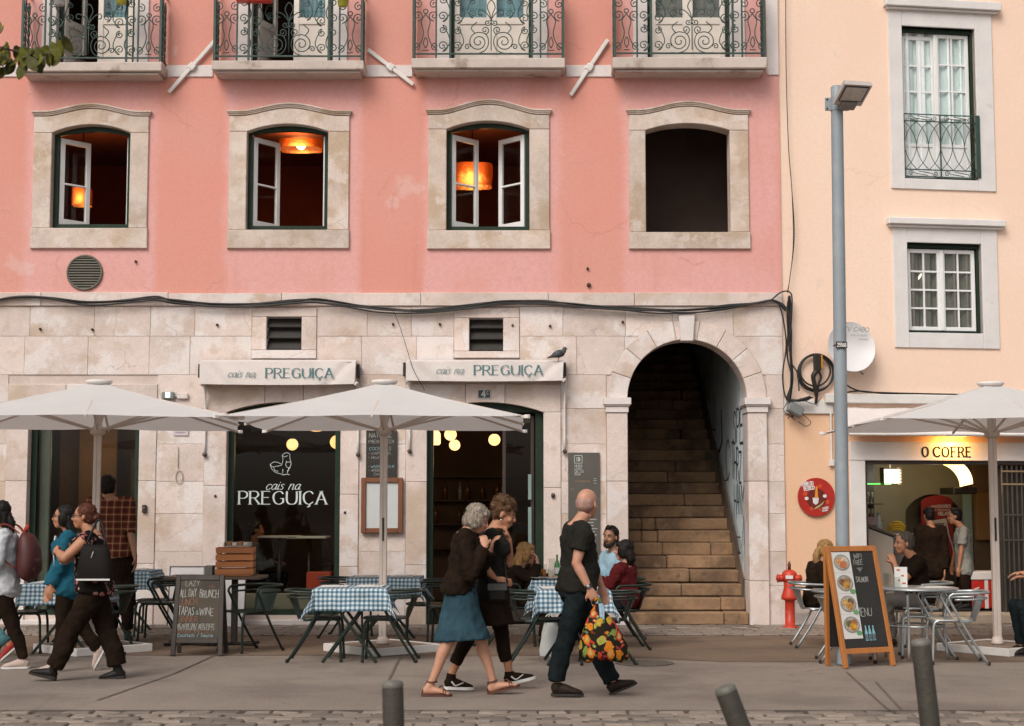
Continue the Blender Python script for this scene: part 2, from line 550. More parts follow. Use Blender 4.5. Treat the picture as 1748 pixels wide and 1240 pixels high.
# ================================================================ materials of the place
def wall_pink():
 t = NT('pink plaster')
 tc = t.n('TexCoord'); c = tc.outputs['Object']
 sx = t.n('SeparateXYZ'); t.put(sx, 0, c)
 x, z = sx.outputs[0], sx.outputs[2]
 wob = t.math('MULTIPLY', t.math('SUBTRACT', t.noise(c, 2.2, 4), .5), .22)
 xx = t.math('ADD', x, wob)
 rose = None
 for (a, b) in ((38, 262), (380, 612), (722, 955), (1062, 1330)):
  x0, x1 = at(a, 440).x, at(b, 440).x
  m = t.math('MULTIPLY', t.rng(xx, x0 - .06, x0 + .1), t.rng(xx, x1 + .1, x1 - .06))
  rose = m if rose is None else t.math('MAXIMUM', rose, m)
 rose = t.math('MULTIPLY', rose, t.rng(t.noise(c, .9, 4), .3, .55, .45, 1))
 big = t.noise(c, .55, 5)
 fine = t.noise(c, 14, 5, .6)
 k = t.mix(t.rng(big, .35, .68), (.64, .265, .205), (.63, .29, .232))
 k = t.mix(rose, k, (.67, .348, .322))
 mp = t.n('Mapping'); t.put(mp, 'Vector', c); t.put(mp, 'Scale', (2.6, 1, .22))
 streak = t.noise(mp.outputs[0], 1.6, 5)
 k = t.mix(t.math('MULTIPLY', t.rng(streak, .54, .78), .3), k, (.52, .21, .155))
 k = t.mix(t.math('MULTIPLY', t.rng(fine, .35, .7), .3), k, (.54, .25, .2))
 chip = t.math('MULTIPLY', t.rng(t.noise(c, 3.3, 6, .55), .68, .73), .3)
 k = t.mix(chip, k, (.62, .45, .41))
 for (px, py, r) in ((690, 318, .20), (672, 345, .13), (712, 322, .12), (24, 448, .15), (40, 462, .12), (52, 458, .09), (1062, 463, .045), (1250, 160, .07), (1278, 165, .07), (447, 62, .1), (300, 85, .06)):
  p = at(px, py)
  vd = t.n('VectorMath', _operation='DISTANCE')
  wv = t.n('VectorMath', _operation='ADD'); t.put(wv, 0, c)
  nn = t.n('TexNoise'); t.put(nn, 'Vector', c); t.put(nn, 'Scale', 7.0)
  ns = t.n('VectorMath', _operation='SCALE'); t.put(ns, 0, nn.outputs['Color']); t.put(ns, 'Scale', .22)
  t.put(wv, 1, ns.outputs[0])
  t.put(vd, 0, wv.outputs[0]); t.put(vd, 1, (p.x + .11, .11, p.z + .11))
  k = t.mix(t.math('MULTIPLY', t.rng(vd.outputs['Value'], r, r * .4), .38), k, (.66, .46, .42))
 k = t.speck(c, t.cracks(c, k, .8, (.40, .15, .11), .28), 60, .07)
 t.put(t.b, 'Base Color', k)
 t.put(t.b, 'Roughness', .88)
 bp = t.n('Bump'); t.put(bp, 'Strength', .35); t.put(bp, 'Distance', .012)
 t.put(bp, 'Height', t.math('ADD', fine, t.math('MULTIPLY', big, 2.0)))
 t.put(t.b, 'Normal', bp.outputs[0])
 MATS['pink'] = t.m
 return t.m
M_PINK = wall_pink()
M_STONE = mat('pale limestone', (.62, .51, .455), .85, .11, 1.3, .5, 45, rnd=.05, crack=1.6, grain=.08, spots=(((.47, .345, .25), .9, .50, .68, .75), ((.69, .63, .60), 1.5, .52, .6, .75), ((.50, .38, .29), 3.6, .56, .66, .5), ((.30, .2, .13), 5, .70, .78, .6), ((.2, .13, .08), 9, .745, .78, .8)))
M_STONE2 = mat('warm window limestone', (.55, .445, .375), .85, .15, 1.8, .4, 50, rnd=.06, crack=2.0, grain=.08, spots=(((.40, .28, .18), 1.5, .46, .64, .75), ((.62, .53, .48), 2.8, .54, .62, .7), ((.62, .55, .48), 2.2, .55, .68, .6), ((.22, .15, .1), 7, .70, .78, .5)))
M_MORTAR = mat('lime mortar', (.56, .455, .40), .9, .12, 3, .3)
M_BALC = mat('weathered slab stone', (.50, .42, .37), .85, .12, 2.4, .4, 40, spots=(((.24, .17, .12), 3, .56, .72, .8), ((.1, .07, .05), 9, .68, .76, .7)))
M_BAND = mat('painted band', (.64, .57, .54), .8, .07, 3, .2, spots=(((.4, .33, .28), 4, .62, .75, .5),))
M_GREEN = mat('dark green paint', (.016, .030, .018), .5, .2, 6, .15, spec=.2, spots=(((.05, .07, .05), 8, .6, .75, .4),))
M_IRON = mat('green wrought iron', (.022, .05, .038), .5, .25, 10, .2)
M_WHITE = mat('white joinery', (.74, .73, .71), .55, .06, 5, .1)
M_OFFWHITE = mat('old white paint', (.66, .62, .58), .75, .07, 4, .2, spots=(((.4, .33, .27), 6, .64, .76, .4),))
M_GLASS = glass('window glass')
M_GLASSD = glass('shop glass', (.82, .83, .80), .6)
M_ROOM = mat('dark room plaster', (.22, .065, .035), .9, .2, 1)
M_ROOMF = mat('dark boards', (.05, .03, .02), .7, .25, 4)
M_BLACK = mat('black plastic', (.016, .011, .008), .5, .2, 8)
M_CABLE = mat('black cable', (.014, .013, .012), .6, .2, 20)
M_LAMP = None
# ================================================================ ground
ground = MB()
ground.add([V((-150, -150, 0)), V((150, -150, 0)), V((150, 60, 0)), V((-150, 60, 0))], [(0, 1, 2, 3)])
M_ASPH = mat('worn grey asphalt', (.245, .195, .157), .88, .14, .5, .7, 130, grain=.12, crack=.45, spots=(((.145, .113, .09), .7, .46, .68, .7), ((.25, .21, .175), 2.2, .55, .7, .5), ((.32, .27, .23), 70, .58, .66, .6), ((.075, .058, .046), 55, .60, .68, .6), ((.12, .094, .076), 3.1, .66, .74, .45), ((.30, .26, .22), 9, .70, .745, .5)))
M_TERR = mat('brown terrace ground', (.172, .114, .074), .88, .12, .7, .55, 120, grain=.12, spots=(((.10, .068, .046), 1.0, .45, .66, .75), ((.24, .185, .14), 70, .58, .66, .5), ((.06, .042, .03), 50, .6, .68, .6), ((.075, .05, .035), 3, .62, .72, .6)))
ground.build('pavement', M_ASPH, kind='structure')
ter = MB()
zt = .004
YT = gnd(400, 1119).y
ter.add([V((-15, YT, zt)), V((.9, YT - .05, zt)), V((2.2, YT - .75, zt)), V((15, YT - .9, zt)), V((15, -1.75, zt)), V((-15, -1.75, zt))], [(0, 1, 2, 3, 4, 5)])
ter.build('terrace_brown_sheet', M_TERR, kind='structure')  # thin sheet over the pavement, darker and browner towards the facade side
# tar seams cut across the pavement
M_SEAM = mat('tar seam', (.125, .098, .078), .8, .2, 4)
for pts in (((392, 1108), (300, 1150), (165, 1197)), ((688, 1112), (655, 1180)), ((1445, 1148), (1520, 1216)), ((1495, 1165), (1540, 1214))):
 mb = MB()
 P = [gnd(*p) for p in pts]
 for i in range(len(P) - 1):
  d = (P[i + 1] - P[i]).normalized(); n = V((-d.y, d.x, 0)) * .010
  mb.add([V((q.x, q.y, .008)) for q in (P[i] - n, P[i + 1] - n, P[i + 1] + n, P[i] + n)], [(0, 1, 2, 3)])
 mb.build('pavement_seam', M_SEAM, kind='structure')
# two strips of stone setts: along the facade and along the kerb in front
M_SETT = mat('limestone sett', (.20, .16, .128), .8, .16, 6, .4, 60, rnd=.32)
M_SETTG = mat('dirt between setts', (.06, .045, .035), .95, .2, 20, .3)
def setts(name, x0, x1, y0, y1, sx, sy, top, near_first):
 base = MB()
 base.add([V((x0, y0, .008)), V((x1, y0, .008)), V((x1, y1, .008)), V((x0, y1, .008))], [(0, 1, 2, 3)])
 bo = base.build(name, M_SETTG, kind='structure')
 protos = []
 for k in range(5):
  r = random.Random(k + 60)
  w, d = sx * r.uniform(.88, .95), sy * r.uniform(.86, .95)
  m = MB().box(-w / 2, w / 2, -d / 2, d / 2, 0, .03 + top * r.uniform(.4, 1), 0, .012)
  m.v = [V((p.x * (1 + .06 * sin(9 * p.y + k)), p.y * (1 + .07 * sin(7 * p.x + k)), p.z + .06 * p.x * r.uniform(-1, 1))) for p in m.v]
  protos.append(m.mesh('sett', M_SETT))
 cells = []
 ny, nx = int((y1 - y0) / sy), int((x1 - x0) / sx)
 for j in range(ny):
  for i in range(nx):
   cells.append((x0 + (i + .5 + .5 * (j % 2)) * sx + random.uniform(-.01, .01), y0 + (j + .5) * sy + random.uniform(-.008, .008)))
 def seen(c):
  dy = c[1] + D
  px = 874 + c[0] / dy * F
  py = 866 + CH / dy * F
  return -20 < px < 1768 and py < 1260
 cells.sort(key=lambda c: (not seen(c), c[1] if near_first else -abs(c[1] + 1.4), abs(c[0])))
 rest = MB()
 for q, (x, y) in enumerate(cells):
  a = random.uniform(-.07, .07)
  if q < 300:
   o = link('sett', random.choice(protos), bo, (x, y, -.022), a)
  else:
   r = random.Random(q)
   M = Matrix.Translation((x, y, -.022)) @ Matrix.Rotation(a, 4, 'Z')
   rest.box(-sx * .46, sx * .46, -sy * .45, sy * .45, 0, .03 + top * r.uniform(.3, 1), 0, .012, M)
 ro = rest.build('sett_field', M_SETT, bo, kind='stuff')
 return bo
setts('cobble_strip', -8.4, 8.6, -1.75, -.02, .24, .14, .014, False)
yk = gnd(874, 1214).y
setts('cobble_kerb', -5.2, 5.2, yk - 2.2, yk, .23, .17, .02, True)
# manhole cover in the pavement
c = gnd(1100, 1133)
mh = thing('manhole_cover', 'round cast iron manhole cover lying flush in the pavement in front of the stairway', 'manhole cover', (c.x, c.y, .004))
M_CAST = mat('dusty cast iron', (.10, .078, .06), .75, .2, 12, .5)
mm = MB(); mm.lathe([(.30, 0), (.30, .006), (.27, .006), (.265, .003), (0.001, .003)], n=32); mm.build('cover_plate', M_CAST, mh)
mm = MB()
for i in range(-4, 5):
 L = sqrt(.25 ** 2 - (i * .05) ** 2)
 mm.box(-L, L, i * .05 - .008, i * .05 + .008, .003, .007)
mm.build('tread_bars', M_CAST, mh, kind='stuff')
# ================================================================ pink building
XC = 3.735
PB = thing('pink_building', 'pink plastered house over a pale stone ground floor with an arched stairway', 'building', (0, 0, 0))
def node(name, parent):
 o = bpy.data.objects.new(name, None); o.empty_display_size = .1
 COL.objects.link(o); o.parent = parent
 return o
ZB = at(874, 501).z                 # lower edge of the pink plaster
ZL = at(874, 523).z                 # lower edge of the stone band
ZW = at(874, 125).z
UPW = [  # x0 x1 ycrown yspring ybottom | outer x0 x1, ycornice, ypeak, youter | casements
 (88, 222, 214, 228, 390, 57, 253, 193, 180, 425, ((0, 47),), True),
 (421, 560, 213, 226, 393, 391, 596, 192, 179, 425, ((0, 44),), True),
 (762, 904, 208, 222, 394, 731, 938, 190, 173, 426, ((0, 52), (1, 52)), True),
 (1102, 1246, 212, 224, 397, 1074, 1278, 190, 176, 426, (), False)]
BAL = [  # slab x0 x1 ytop ybot ; door x0 x1 ; number of open leaves
 (32, 276, 106, 122, 97, 230, 'half'), (361, 621, 103, 119, 430, 569, 'half'),
 (702, 965, 99, 116, 768, 910, 'shut'), (1046, 1310, 98, 117, 1105, 1247, 'shut')]
wall = MB()
holes = []
for w in UPW:
 X0, X1 = at(w[5], 310).x + .05, at(w[6], 310).x - .05
 holes.append(arch(X0, X1, at(874, w[9]).z + .05, at(874, w[3]).z + .1, at(874, w[2]).z + .1))
ZD0 = at(874, 100, -.4).z + .01
DTOP = ZD0 + 2.5
for b in BAL:
 X0, X1 = at(b[4], 50).x - .12, at(b[5], 50).x + .12
 holes.append([(X0, ZD0), (X1, ZD0), (X1, DTOP + .1), (X0, DTOP + .1)])
wall.sheet([(-9.6, ZB), (XC, ZB), (XC, 13), (-9.6, 13)], holes, 0, 0, depth=.3)
wall.add([V((XC, 0, ZB)), V((XC, 8, ZB)), V((XC, 8, 13)), V((XC, 0, 13))], [(0, 1, 2, 3)])
wall.build('plaster_wall', M_PINK, PB)
# pale string course between the balconies, and the strip at the corner
zb0, zb1 = at(874, 132).z, at(874, 112).z
for (a, b) in ((-9.6, at(36, 120).x), (at(284, 120).x, at(364, 120).x), (at(625, 120).x, at(704, 120).x), (at(966, 120).x, at(1048, 120).x)):
 MB().box(a, b, -.022, .05, zb0, zb1, 0, .006).build('string_course', M_BAND, PB)
MB().box(at(1308, 60).x, XC + .002, -.022, .05, at(874, 129).z, 13, 0, .006).build('corner_strip', M_BAND, PB)
def room(parent, x0, x1, y0, y1, z0, z1, m=M_ROOM, mf=M_ROOMF):
 r = MB()
 r.add([V((x0, y0, z0)), V((x0, y1, z0)), V((x0, y1, z1)), V((x0, y0, z1))], [(0, 1, 2, 3)])
 r.add([V((x1, y0, z0)), V((x1, y1, z0)), V((x1, y1, z1)), V((x1, y0, z1))], [(0, 1, 2, 3)])
 r.add([V((x0, y1, z0)), V((x1, y1, z0)), V((x1, y1, z1)), V((x0, y1, z1))], [(0, 1, 2, 3)])
 r.add([V((x0, y0, z1)), V((x1, y0, z1)), V((x1, y1, z1)), V((x0, y1, z1))], [(0, 1, 2, 3)])
 r.add([V((x0, y0, z0)), V((x1, y0, z0)), V((x1, y1, z0)), V((x0, y1, z0))], [(0, 1, 2, 3)], 1)
 return r.build('interior', [m, mf], parent)
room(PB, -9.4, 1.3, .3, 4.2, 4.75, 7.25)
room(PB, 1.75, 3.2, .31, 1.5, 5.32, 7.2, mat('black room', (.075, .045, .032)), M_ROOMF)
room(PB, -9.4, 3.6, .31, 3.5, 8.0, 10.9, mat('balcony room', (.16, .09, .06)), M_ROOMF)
def casement(parent, hx, z0, z1, w, side, ang, y=.16):
 """a glazed leaf hinged at hx, opening inwards; side 0 hinge on the left, 1 on the right"""
 sg = 1 if side == 0 else -1
 fr = lambda u, v, z: V((hx + sg * (u * cos(ang) + v * sin(ang) * 0) + sg * (-v * sin(ang)), y + u * sin(ang) + v * cos(ang), z))
 st = .07
 def rect(u0, u1, a, b):
  m.prism([(u0, a), (u1, a), (u1, b), (u0, b)], -.02, .02, 0, .004, fr)
 m = MB()
 rect(0, st, z0, z1); rect(w - st, w, z0, z1)
 rect(st, w - st, z0, z0 + .09); rect(st, w - st, z1 - st, z1)
 zm = z0 + (z1 - z0) * .48
 rect(st, w - st, zm - .013, zm + .013)
 m.build('casement', M_WHITE, parent)
 g = MB(); g.prism([(st, z0 + .09), (w - st, z0 + .09), (w - st, z1 - st), (st, z1 - st)], -.003, .003, 0, 0, fr)
 g.build('pane', M_GLASS, parent)
for w in UPW:
 P = node('window', PB)
 my = 310
 X0, X1, OX0, OX1 = (at(q, my).x for q in (w[0], w[1], w[5], w[6]))
 zc, zs, zb, zcor, zpk, zo = (at(874, q).z for q in (w[2], w[3], w[4], w[7], w[8], w[9]))
 y0, y1 = -.035, .26
 MB().prism([(OX0, zb), (X0, zb), (X0, zs), (OX0, zs)], y0, y1, 0, .008).build('jamb_stone', M_STONE2, P)
 MB().prism([(X1, zb), (OX1, zb), (OX1, zs), (X1, zs)], y0, y1, 0, .008).build('jamb_stone', M_STONE2, P)
 MB().prism([(OX0 - .01, zo), (OX1 + .01, zo), (OX1 + .01, zb - .003), (OX0 - .01, zb - .003)], y0 - .012, y1, 0, .008).build('sill_stone', M_STONE2, P)
 N = 24
 def cz(u):
  a = abs(u)
  if a > .80: return 0.0
  return (.5 + .5 * cos(pi * a / .80)) ** .8
 cur = [(OX0 + (OX1 - OX0) * i / N, zcor + (zpk - zcor) * cz(2 * i / N - 1)) for i in range(N + 1)]
 und = arc_pts(X0, X1, zs, zc)
 low = [(OX0, zs + .003)] + [(x, z + .003) for (x, z) in und] + [(OX1, zs + .003)]
 MB().prism(low + [(x, z - .06) for (x, z) in cur[::-1]], y0 - .002, y1, 0, .008).build('lintel_stone', M_STONE2, P)
 cm = MB()
 ext = lambda pts, e: [(x + (e if i == len(pts) - 1 else -e if i == 0 else 0), z) for i, (x, z) in enumerate(pts)]
 for (dz0, dz1, yy, e) in ((-.05, -.03, -.048, .012), (-.03, -.010, -.062, .022), (-.010, .014, -.078, .034)):
  c0 = ext([(x, z + dz0) for (x, z) in cur], e); c1 = ext([(x, z + dz1 - .001) for (x, z) in cur], e)
  cm.prism(c0 + c1[::-1], yy, .02, 0, .004)
 cm.build('cornice', M_STONE2, P)
 if w[11]:
  lo = arch(X0 + .002, X1 - .002, zb + .001, zs, zc)
  t = .062
  li = arch(X0 + t, X1 - t, zb + .075, zs - .01, zc - t * 1.1)
  f = MB(); f.sheet(lo, [li], .10, 0, depth=.08); f.build('frame', M_GREEN, P)
  cw = (X1 - X0 - 2 * t) / 2
  for (side, vis) in w[10]:
   ang = math.acos(min(.98, vis * .00806 / cw * .86))
   casement(P, X0 + t + .004 if side == 0 else X1 - t - .004, zb + .078, zs - .03, cw, side, ang)
  if len(w[10]) == 1:
   casement(P, X1 - t - .004, zb + .078, zs - .03, cw, 1, radians(84))
def paper_shade(h, w, k_):
 """lit crumpled paper: brightest where the bulb sits behind it"""
 t = NT('lit amber paper'); c = t.n('TexCoord').outputs['Object']
 mp = t.n('Mapping'); t.put(mp, 'Vector', c); t.put(mp, 'Location', (0, 0, -h * .55)); t.put(mp, 'Scale', (1 / w, 0, .8 / h))
 ln = t.n('VectorMath', _operation='LENGTH'); t.put(ln, 0, mp.outputs[0])
 d = t.math('ADD', ln.outputs['Value'], t.math('MULTIPLY', t.math('SUBTRACT', t.noise(c, 13, 5, .65), .5), .55))
 k = t.mix(t.rng(d, .45, .12), (1, .085, .004), (1, .42, .07))
 t.put(t.b, 'Base Color', (.3, .1, .03)); t.put(t.b, 'Emission Color', k)
 t.put(t.b, 'Emission Strength', t.rng(d, .45, .05, .22 * k_ ** .5, 1.9 * k_))
 return t.m
# amber paper lamps in the upstairs rooms
for (px, py, Y, w, h, d, lab) in ((140, 337, 1.9, .28, .26, .3, 'amber paper lampshade low in the upstairs window over the round vent'),
                                  (514, 249, 2.2, .66, .13, .5, 'wide amber paper lampshade close under the ceiling of the second upstairs window'),
                                  (806, 301, 1.6, .60, .34, .42, 'large glowing amber lampshade behind the two open casements')):
 p = at(px, py, Y)
 L = thing('paper_lamp', lab, 'lamp', (p.x, p.y, p.z - h / 2), 0, 'amber lamps in the upstairs rooms')
 m = MB()
 n = 22
 for i in range(6):
  pass
 prof = []
 rings = 7
 vs, fs = [], []
 for j in range(rings):
  for k in range(n):
   a = 2 * pi * k / n
   r = 1 + .09 * noise.noise(V((cos(a) * 2.2 + px, sin(a) * 2.2, j * .8)))
   sx = abs(cos(a)) ** .6 * (1 if cos(a) > 0 else -1); sy = abs(sin(a)) ** .6 * (1 if sin(a) > 0 else -1)
   vs.append(V((sx * w / 2 * r, sy * d / 2 * r, h * j / (rings - 1) + .015 * noise.noise(V((a * 3, j, px))))))
 for j in range(rings - 1):
  for k in range(n):
   a, b = j * n + k, j * n + (k + 1) % n
   fs.append((a, b, b + n, a + n))
 m.add(vs, fs, 0, True)
 m.build('lamp_shade', paper_shade(h, w, {140: .30, 514: .75, 806: 1.0}[px]), L)
 m = MB(); m.ell((0, 0, h * .55), .07, .07, .07); m.build('bulb', emit('lamp bulb', (1, .62, .22), (1, .7, .3), 14), L)
 m = MB(); m.tube([(0, 0, h * .6), (0, 0, 7.25 - (p.z - h / 2))], .008, 6); m.build('cord', M_CABLE, L)
 pl = bpy.data.lights.new('lamp_glow', 'POINT'); pl.energy = 14; pl.color = (1, .33, .08); pl.shadow_soft_size = .1
 po = bpy.data.objects.new('lamp_glow', pl); po.parent = L; po.location = (0, -d * .8, h * .4); COL.objects.link(po)
# ---------------------------------------------------------------- balconies
def spiral(cx, cz, r, a0, turns, sg, r1=.12, n=22):
 return [V((cx + r * (1 - (1 - r1) * t) * cos(a0 + sg * 2 * pi * turns * t), 0, cz + r * (1 - (1 - r1) * t) * sin(a0 + sg * 2 * pi * turns * t))) for t in [i / n for i in range(n + 1)]]
def scroll_mesh(lines, r=.0075):
 m = MB()
 for l in lines: m.tube(l, r, 5)
 return m.mesh('scroll', M_IRON)
# a big heart scroll: tail sweeping in from outside, one and a half turns
SC_BIG = scroll_mesh([smooth_pts([(-.02, 0, .44), (-.10, 0, .36), (-.05, 0, .28)], 4) + [], spiral(.0, .16, .135, pi * .5, 1.9, 1, .14, 34), smooth_pts([(.0, 0, .295), (.1, 0, .27), (.14, 0, .16), (.10, 0, .05), (.0, 0, .0), (-.12, 0, .0)], 5), spiral(.09, .325, .06, pi * 1.5, 1.4, 1), spiral(-.15, .09, .045, 0, 1.3, 1, .2, 14)])
SC_S = scroll_mesh([spiral(.0, .07, .075, -pi / 2, 1.6, 1), spiral(.0, .29, .06, pi / 2, 1.5, -1), smooth_pts([(0, 0, -.005), (.09, 0, .10), (.075, 0, .22), (0, 0, .35)], 5)])
SC_FLEUR = scroll_mesh([smooth_pts([(0, 0, 0), (-.02, 0, .10), (-.055, 0, .2), (-.0, 0, .29), (.055, 0, .2), (.02, 0, .1), (0, 0, 0)], 5), smooth_pts([(0, 0, .02), (-.08, 0, .12), (-.16, 0, .15), (-.17, 0, .09), (-.12, 0, .08)], 5), smooth_pts([(0, 0, .02), (.08, 0, .12), (.16, 0, .15), (.17, 0, .09), (.12, 0, .08)], 5), spiral(-.05, -.03, .045, 0, 1.3, -1, .2, 14), spiral(.05, -.03, .045, pi, 1.3, 1, .2, 14), [(-.03, 0, 0), (.03, 0, 0)], [(0, 0, 0), (0, 0, -.42)]])
SC_LYRE = scroll_mesh([smooth_pts([(-.16, 0, .02), (-.07, 0, .12), (-.03, 0, .26), (-.06, 0, .42), (-.015, 0, .50), (0, 0, .52)], 5), smooth_pts([(.16, 0, .02), (.07, 0, .12), (.03, 0, .26), (.06, 0, .42), (.015, 0, .50), (0, 0, .52)], 5), spiral(0, .56, .03, 0, 1, 1, 1, 12), spiral(-.125, .08, .055, -pi / 2, 1.4, 1), spiral(.125, .08, .055, -pi / 2, 1.4, -1), spiral(-.11, .5, .075, -pi / 2, 1.5, 1), spiral(.11, .5, .075, -pi / 2, 1.5, -1), spiral(-.11, .66, .06, pi / 2, 1.4, -1), spiral(.11, .66, .06, pi / 2, 1.4, 1), [(-.04, 0, .02), (.04, 0, .02)], smooth_pts([(0, 0, .05), (-.03, 0, .12), (0, 0, .2), (.03, 0, .12), (0, 0, .05)], 4)])
SC_BAR = scroll_mesh([smooth_pts([(-.04, 0, 0), (.03, 0, .1), (-.03, 0, .2), (.04, 0, .3), (-.04, 0, .42), (.03, 0, .52), (-.03, 0, .62), (.04, 0, .72), (0, 0, .85)], 4), smooth_pts([(.04, 0, 0), (-.03, 0, .1), (.03, 0, .2), (-.04, 0, .3), (.04, 0, .42), (-.03, 0, .52), (.03, 0, .62), (-.04, 0, .72), (0, 0, .85)], 4)], .012)
YB = -.40
for bi, b in enumerate(BAL):
 P = node('balcony', PB)
 x0, x1 = at(b[0], b[2], YB).x, at(b[1], b[2], YB).x
 zt_, zb_ = at(874, b[2], YB).z, at(874, b[3], YB).z
 s = MB(); s.box(x0, x1, YB, .0, zb_, zt_, 0, .012)
 for p in range(len(s.v)):
  q = s.v[p]; s.v[p] = q + V((0, 0, .008 * noise.noise(q * 3)))
 s.build('slab', M_BALC, P)
 MB().box(x0 + .05, x1 - .05, YB + .05, 0, zb_ - .035, zb_ - .002, 0, .01).build('slab_moulding', M_BALC, P)
 yr = YB + .035
 zr0, zr1 = zt_ + .055, zt_ + 1.02
 hs_ = [x0 + .03, x1 - .03]
 xa, xb = at(b[4], 50).x + .02, at(b[5], 50).x - .02
 # posts of the railing
 def post(x, w):
  MB().box(x - w / 2, x + w / 2, yr - .013, yr + .013, zt_, zr1, 0, .003).build('railing_post', M_IRON, P)
 for x in hs_: post(x, .035)
 for x in (xa, xb): post(x, .03)
 k1, k2 = x0 + .34, x1 - .34
 post(k1, .022); post(k2, .022)
 for (za, zc2, r) in ((zr0, zr0 + .022, 0), (zr1 - .015, zr1 + .02, 0)):
  MB().box(x0 + .03, x1 - .03, yr - .012, yr + .012, za, zc2, 0, .003).build('rail', M_IRON, P)
  for x in hs_:
   MB().box(x - .012, x + .012, yr + .014, -.001, za, zc2, 0, .003).build('rail', M_IRON, P)
 def sc(me, x, z, mir=1, k=1.0, rot=0):
  o = link('scroll', me, P, (x, yr, z)); o.scale = (mir * k, 1, k); o.rotation_euler = (0, 0, rot)
 mx = (xa + xb) / 2
 zz = zr0 + .02
 hw = (xb - xa) / 2
 sc(SC_BIG, mx - .175, zz, 1, 1.0); sc(SC_BIG, mx + .175, zz, -1, 1.0)
 sc(SC_FLEUR, mx, zz + .46, 1, 1.0)
 sc(SC_S, xa + .095, zz + .04, 1, .95); sc(SC_S, xb - .095, zz + .04, -1, .95)
 sc(SC_S, xa + .1, zz + .42, 1, 1.0); sc(SC_S, xb - .1, zz + .42, -1, 1.0)
 sc(SC_S, mx - .25, zz + .50, -1, .8); sc(SC_S, mx + .25, zz + .50, 1, .8)
 for (e0, e1) in ((x0 + .05, k1), (k2, x1 - .05)):
  sc(SC_LYRE, (e0 + e1) / 2, zz + .02, 1, 1.02)
 for (e, sg) in ((k1 + .09, 1), (k2 - .09, -1)):
  for j in range(2): sc(SC_S, e, zz + .03 + .42 * j, sg, 1.05)
 for x in hs_:                                        # the short returns to the wall
  for yy in (-.10, -.24):
   o = link('scroll', SC_BAR, P, (x, yy, zz)); o.rotation_euler = (0, 0, pi / 2)
 # balcony door
 Dn = node('balcony_door', PB)
 dx0, dx1 = at(b[4], 50).x, at(b[5], 50).x
 sw = .2
 for (a, c) in ((dx0 - sw, dx0), (dx1, dx1 + sw)):
  MB().box(a, c, -.03, .26, ZD0 + .002, DTOP, 0, .006).build('jamb_stone', M_BAND, Dn)
 MB().box(dx0 - sw, dx1 + sw, -.03, .26, DTOP + .002, DTOP + .25, 0, .006).build('lintel_stone', M_BAND, Dn)
 f = MB()
 f.sheet([(dx0, ZD0), (dx1, ZD0), (dx1, DTOP), (dx0, DTOP)], [[(dx0 + .055, ZD0 + .03), (dx1 - .055, ZD0 + .03), (dx1 - .055, DTOP - .06), (dx0 + .055, DTOP - .06)]], .1, 0, depth=.07)
 f.build('frame', M_GREEN, Dn)
 lw = (dx1 - dx0 - .11) / 2
 def leaf(hx, side, ang):
  sg = 1 if side == 0 else -1
  fr = lambda u, v, z: V((hx + sg * (u * cos(ang) - v * sin(ang)), .15 + u * sin(ang) + v * cos(ang), z))
  m = MB()
  za, zb2 = ZD0 + .035, DTOP - .07
  R = lambda u0, u1, a, c: m.prism([(u0, a), (u1, a), (u1, c), (u0, c)], -.022, .022, 0, .005, fr)
  R(0, .075, za, zb2); R(lw - .075, lw, za, zb2)
  R(.075, lw - .075, za, za + .13); R(.075, lw - .075, za + .60, za + .70); R(.075, lw - .075, zb2 - .09, zb2)
  m.prism([(.075, za + .13), (lw - .075, za + .13), (lw - .075, za + .60), (.075, za + .60)], -.006, .01, 0, 0, fr)
  m.build('door_leaf', mat('cream door paint', (.64, .57, .50), .6, .08, 4, .1), Dn)
  g = MB(); g.prism([(.075, za + .70), (lw - .075, za + .70), (lw - .075, zb2 - .09), (.075, zb2 - .09)], -.004, .004, 0, 0, fr)
  g.build('pane', M_GLASS, Dn)
 cq = MB(); n = 40
 cx0, cx1 = (dx0, dx1) if b[6] == 'shut' else ((dx0 + dx1) / 2 + .05, dx1)
 cq.add([V((cx0 + (cx1 - cx0) * i / n, .27 + .014 * sin(i * 1.3), z)) for z in (ZD0 + .6, DTOP) for i in range(n + 1)], [(i, i + 1, n + 2 + i, n + 1 + i) for i in range(n)], 0, True)
 cq.build('curtain', mat('blue grey curtain', (.17, .28, .32), .9, .2, 3) if bi < 3 else mat('grey curtain', (.19, .175, .155), .9, .2, 3), Dn)
 if b[6] == 'shut':
  leaf(dx0 + .058, 0, 0.0); leaf(dx1 - .058, 1, 0.0)
 else:
  leaf(dx1 - .058, 1, 0.0); leaf(dx0 + .058, 0, radians(68))
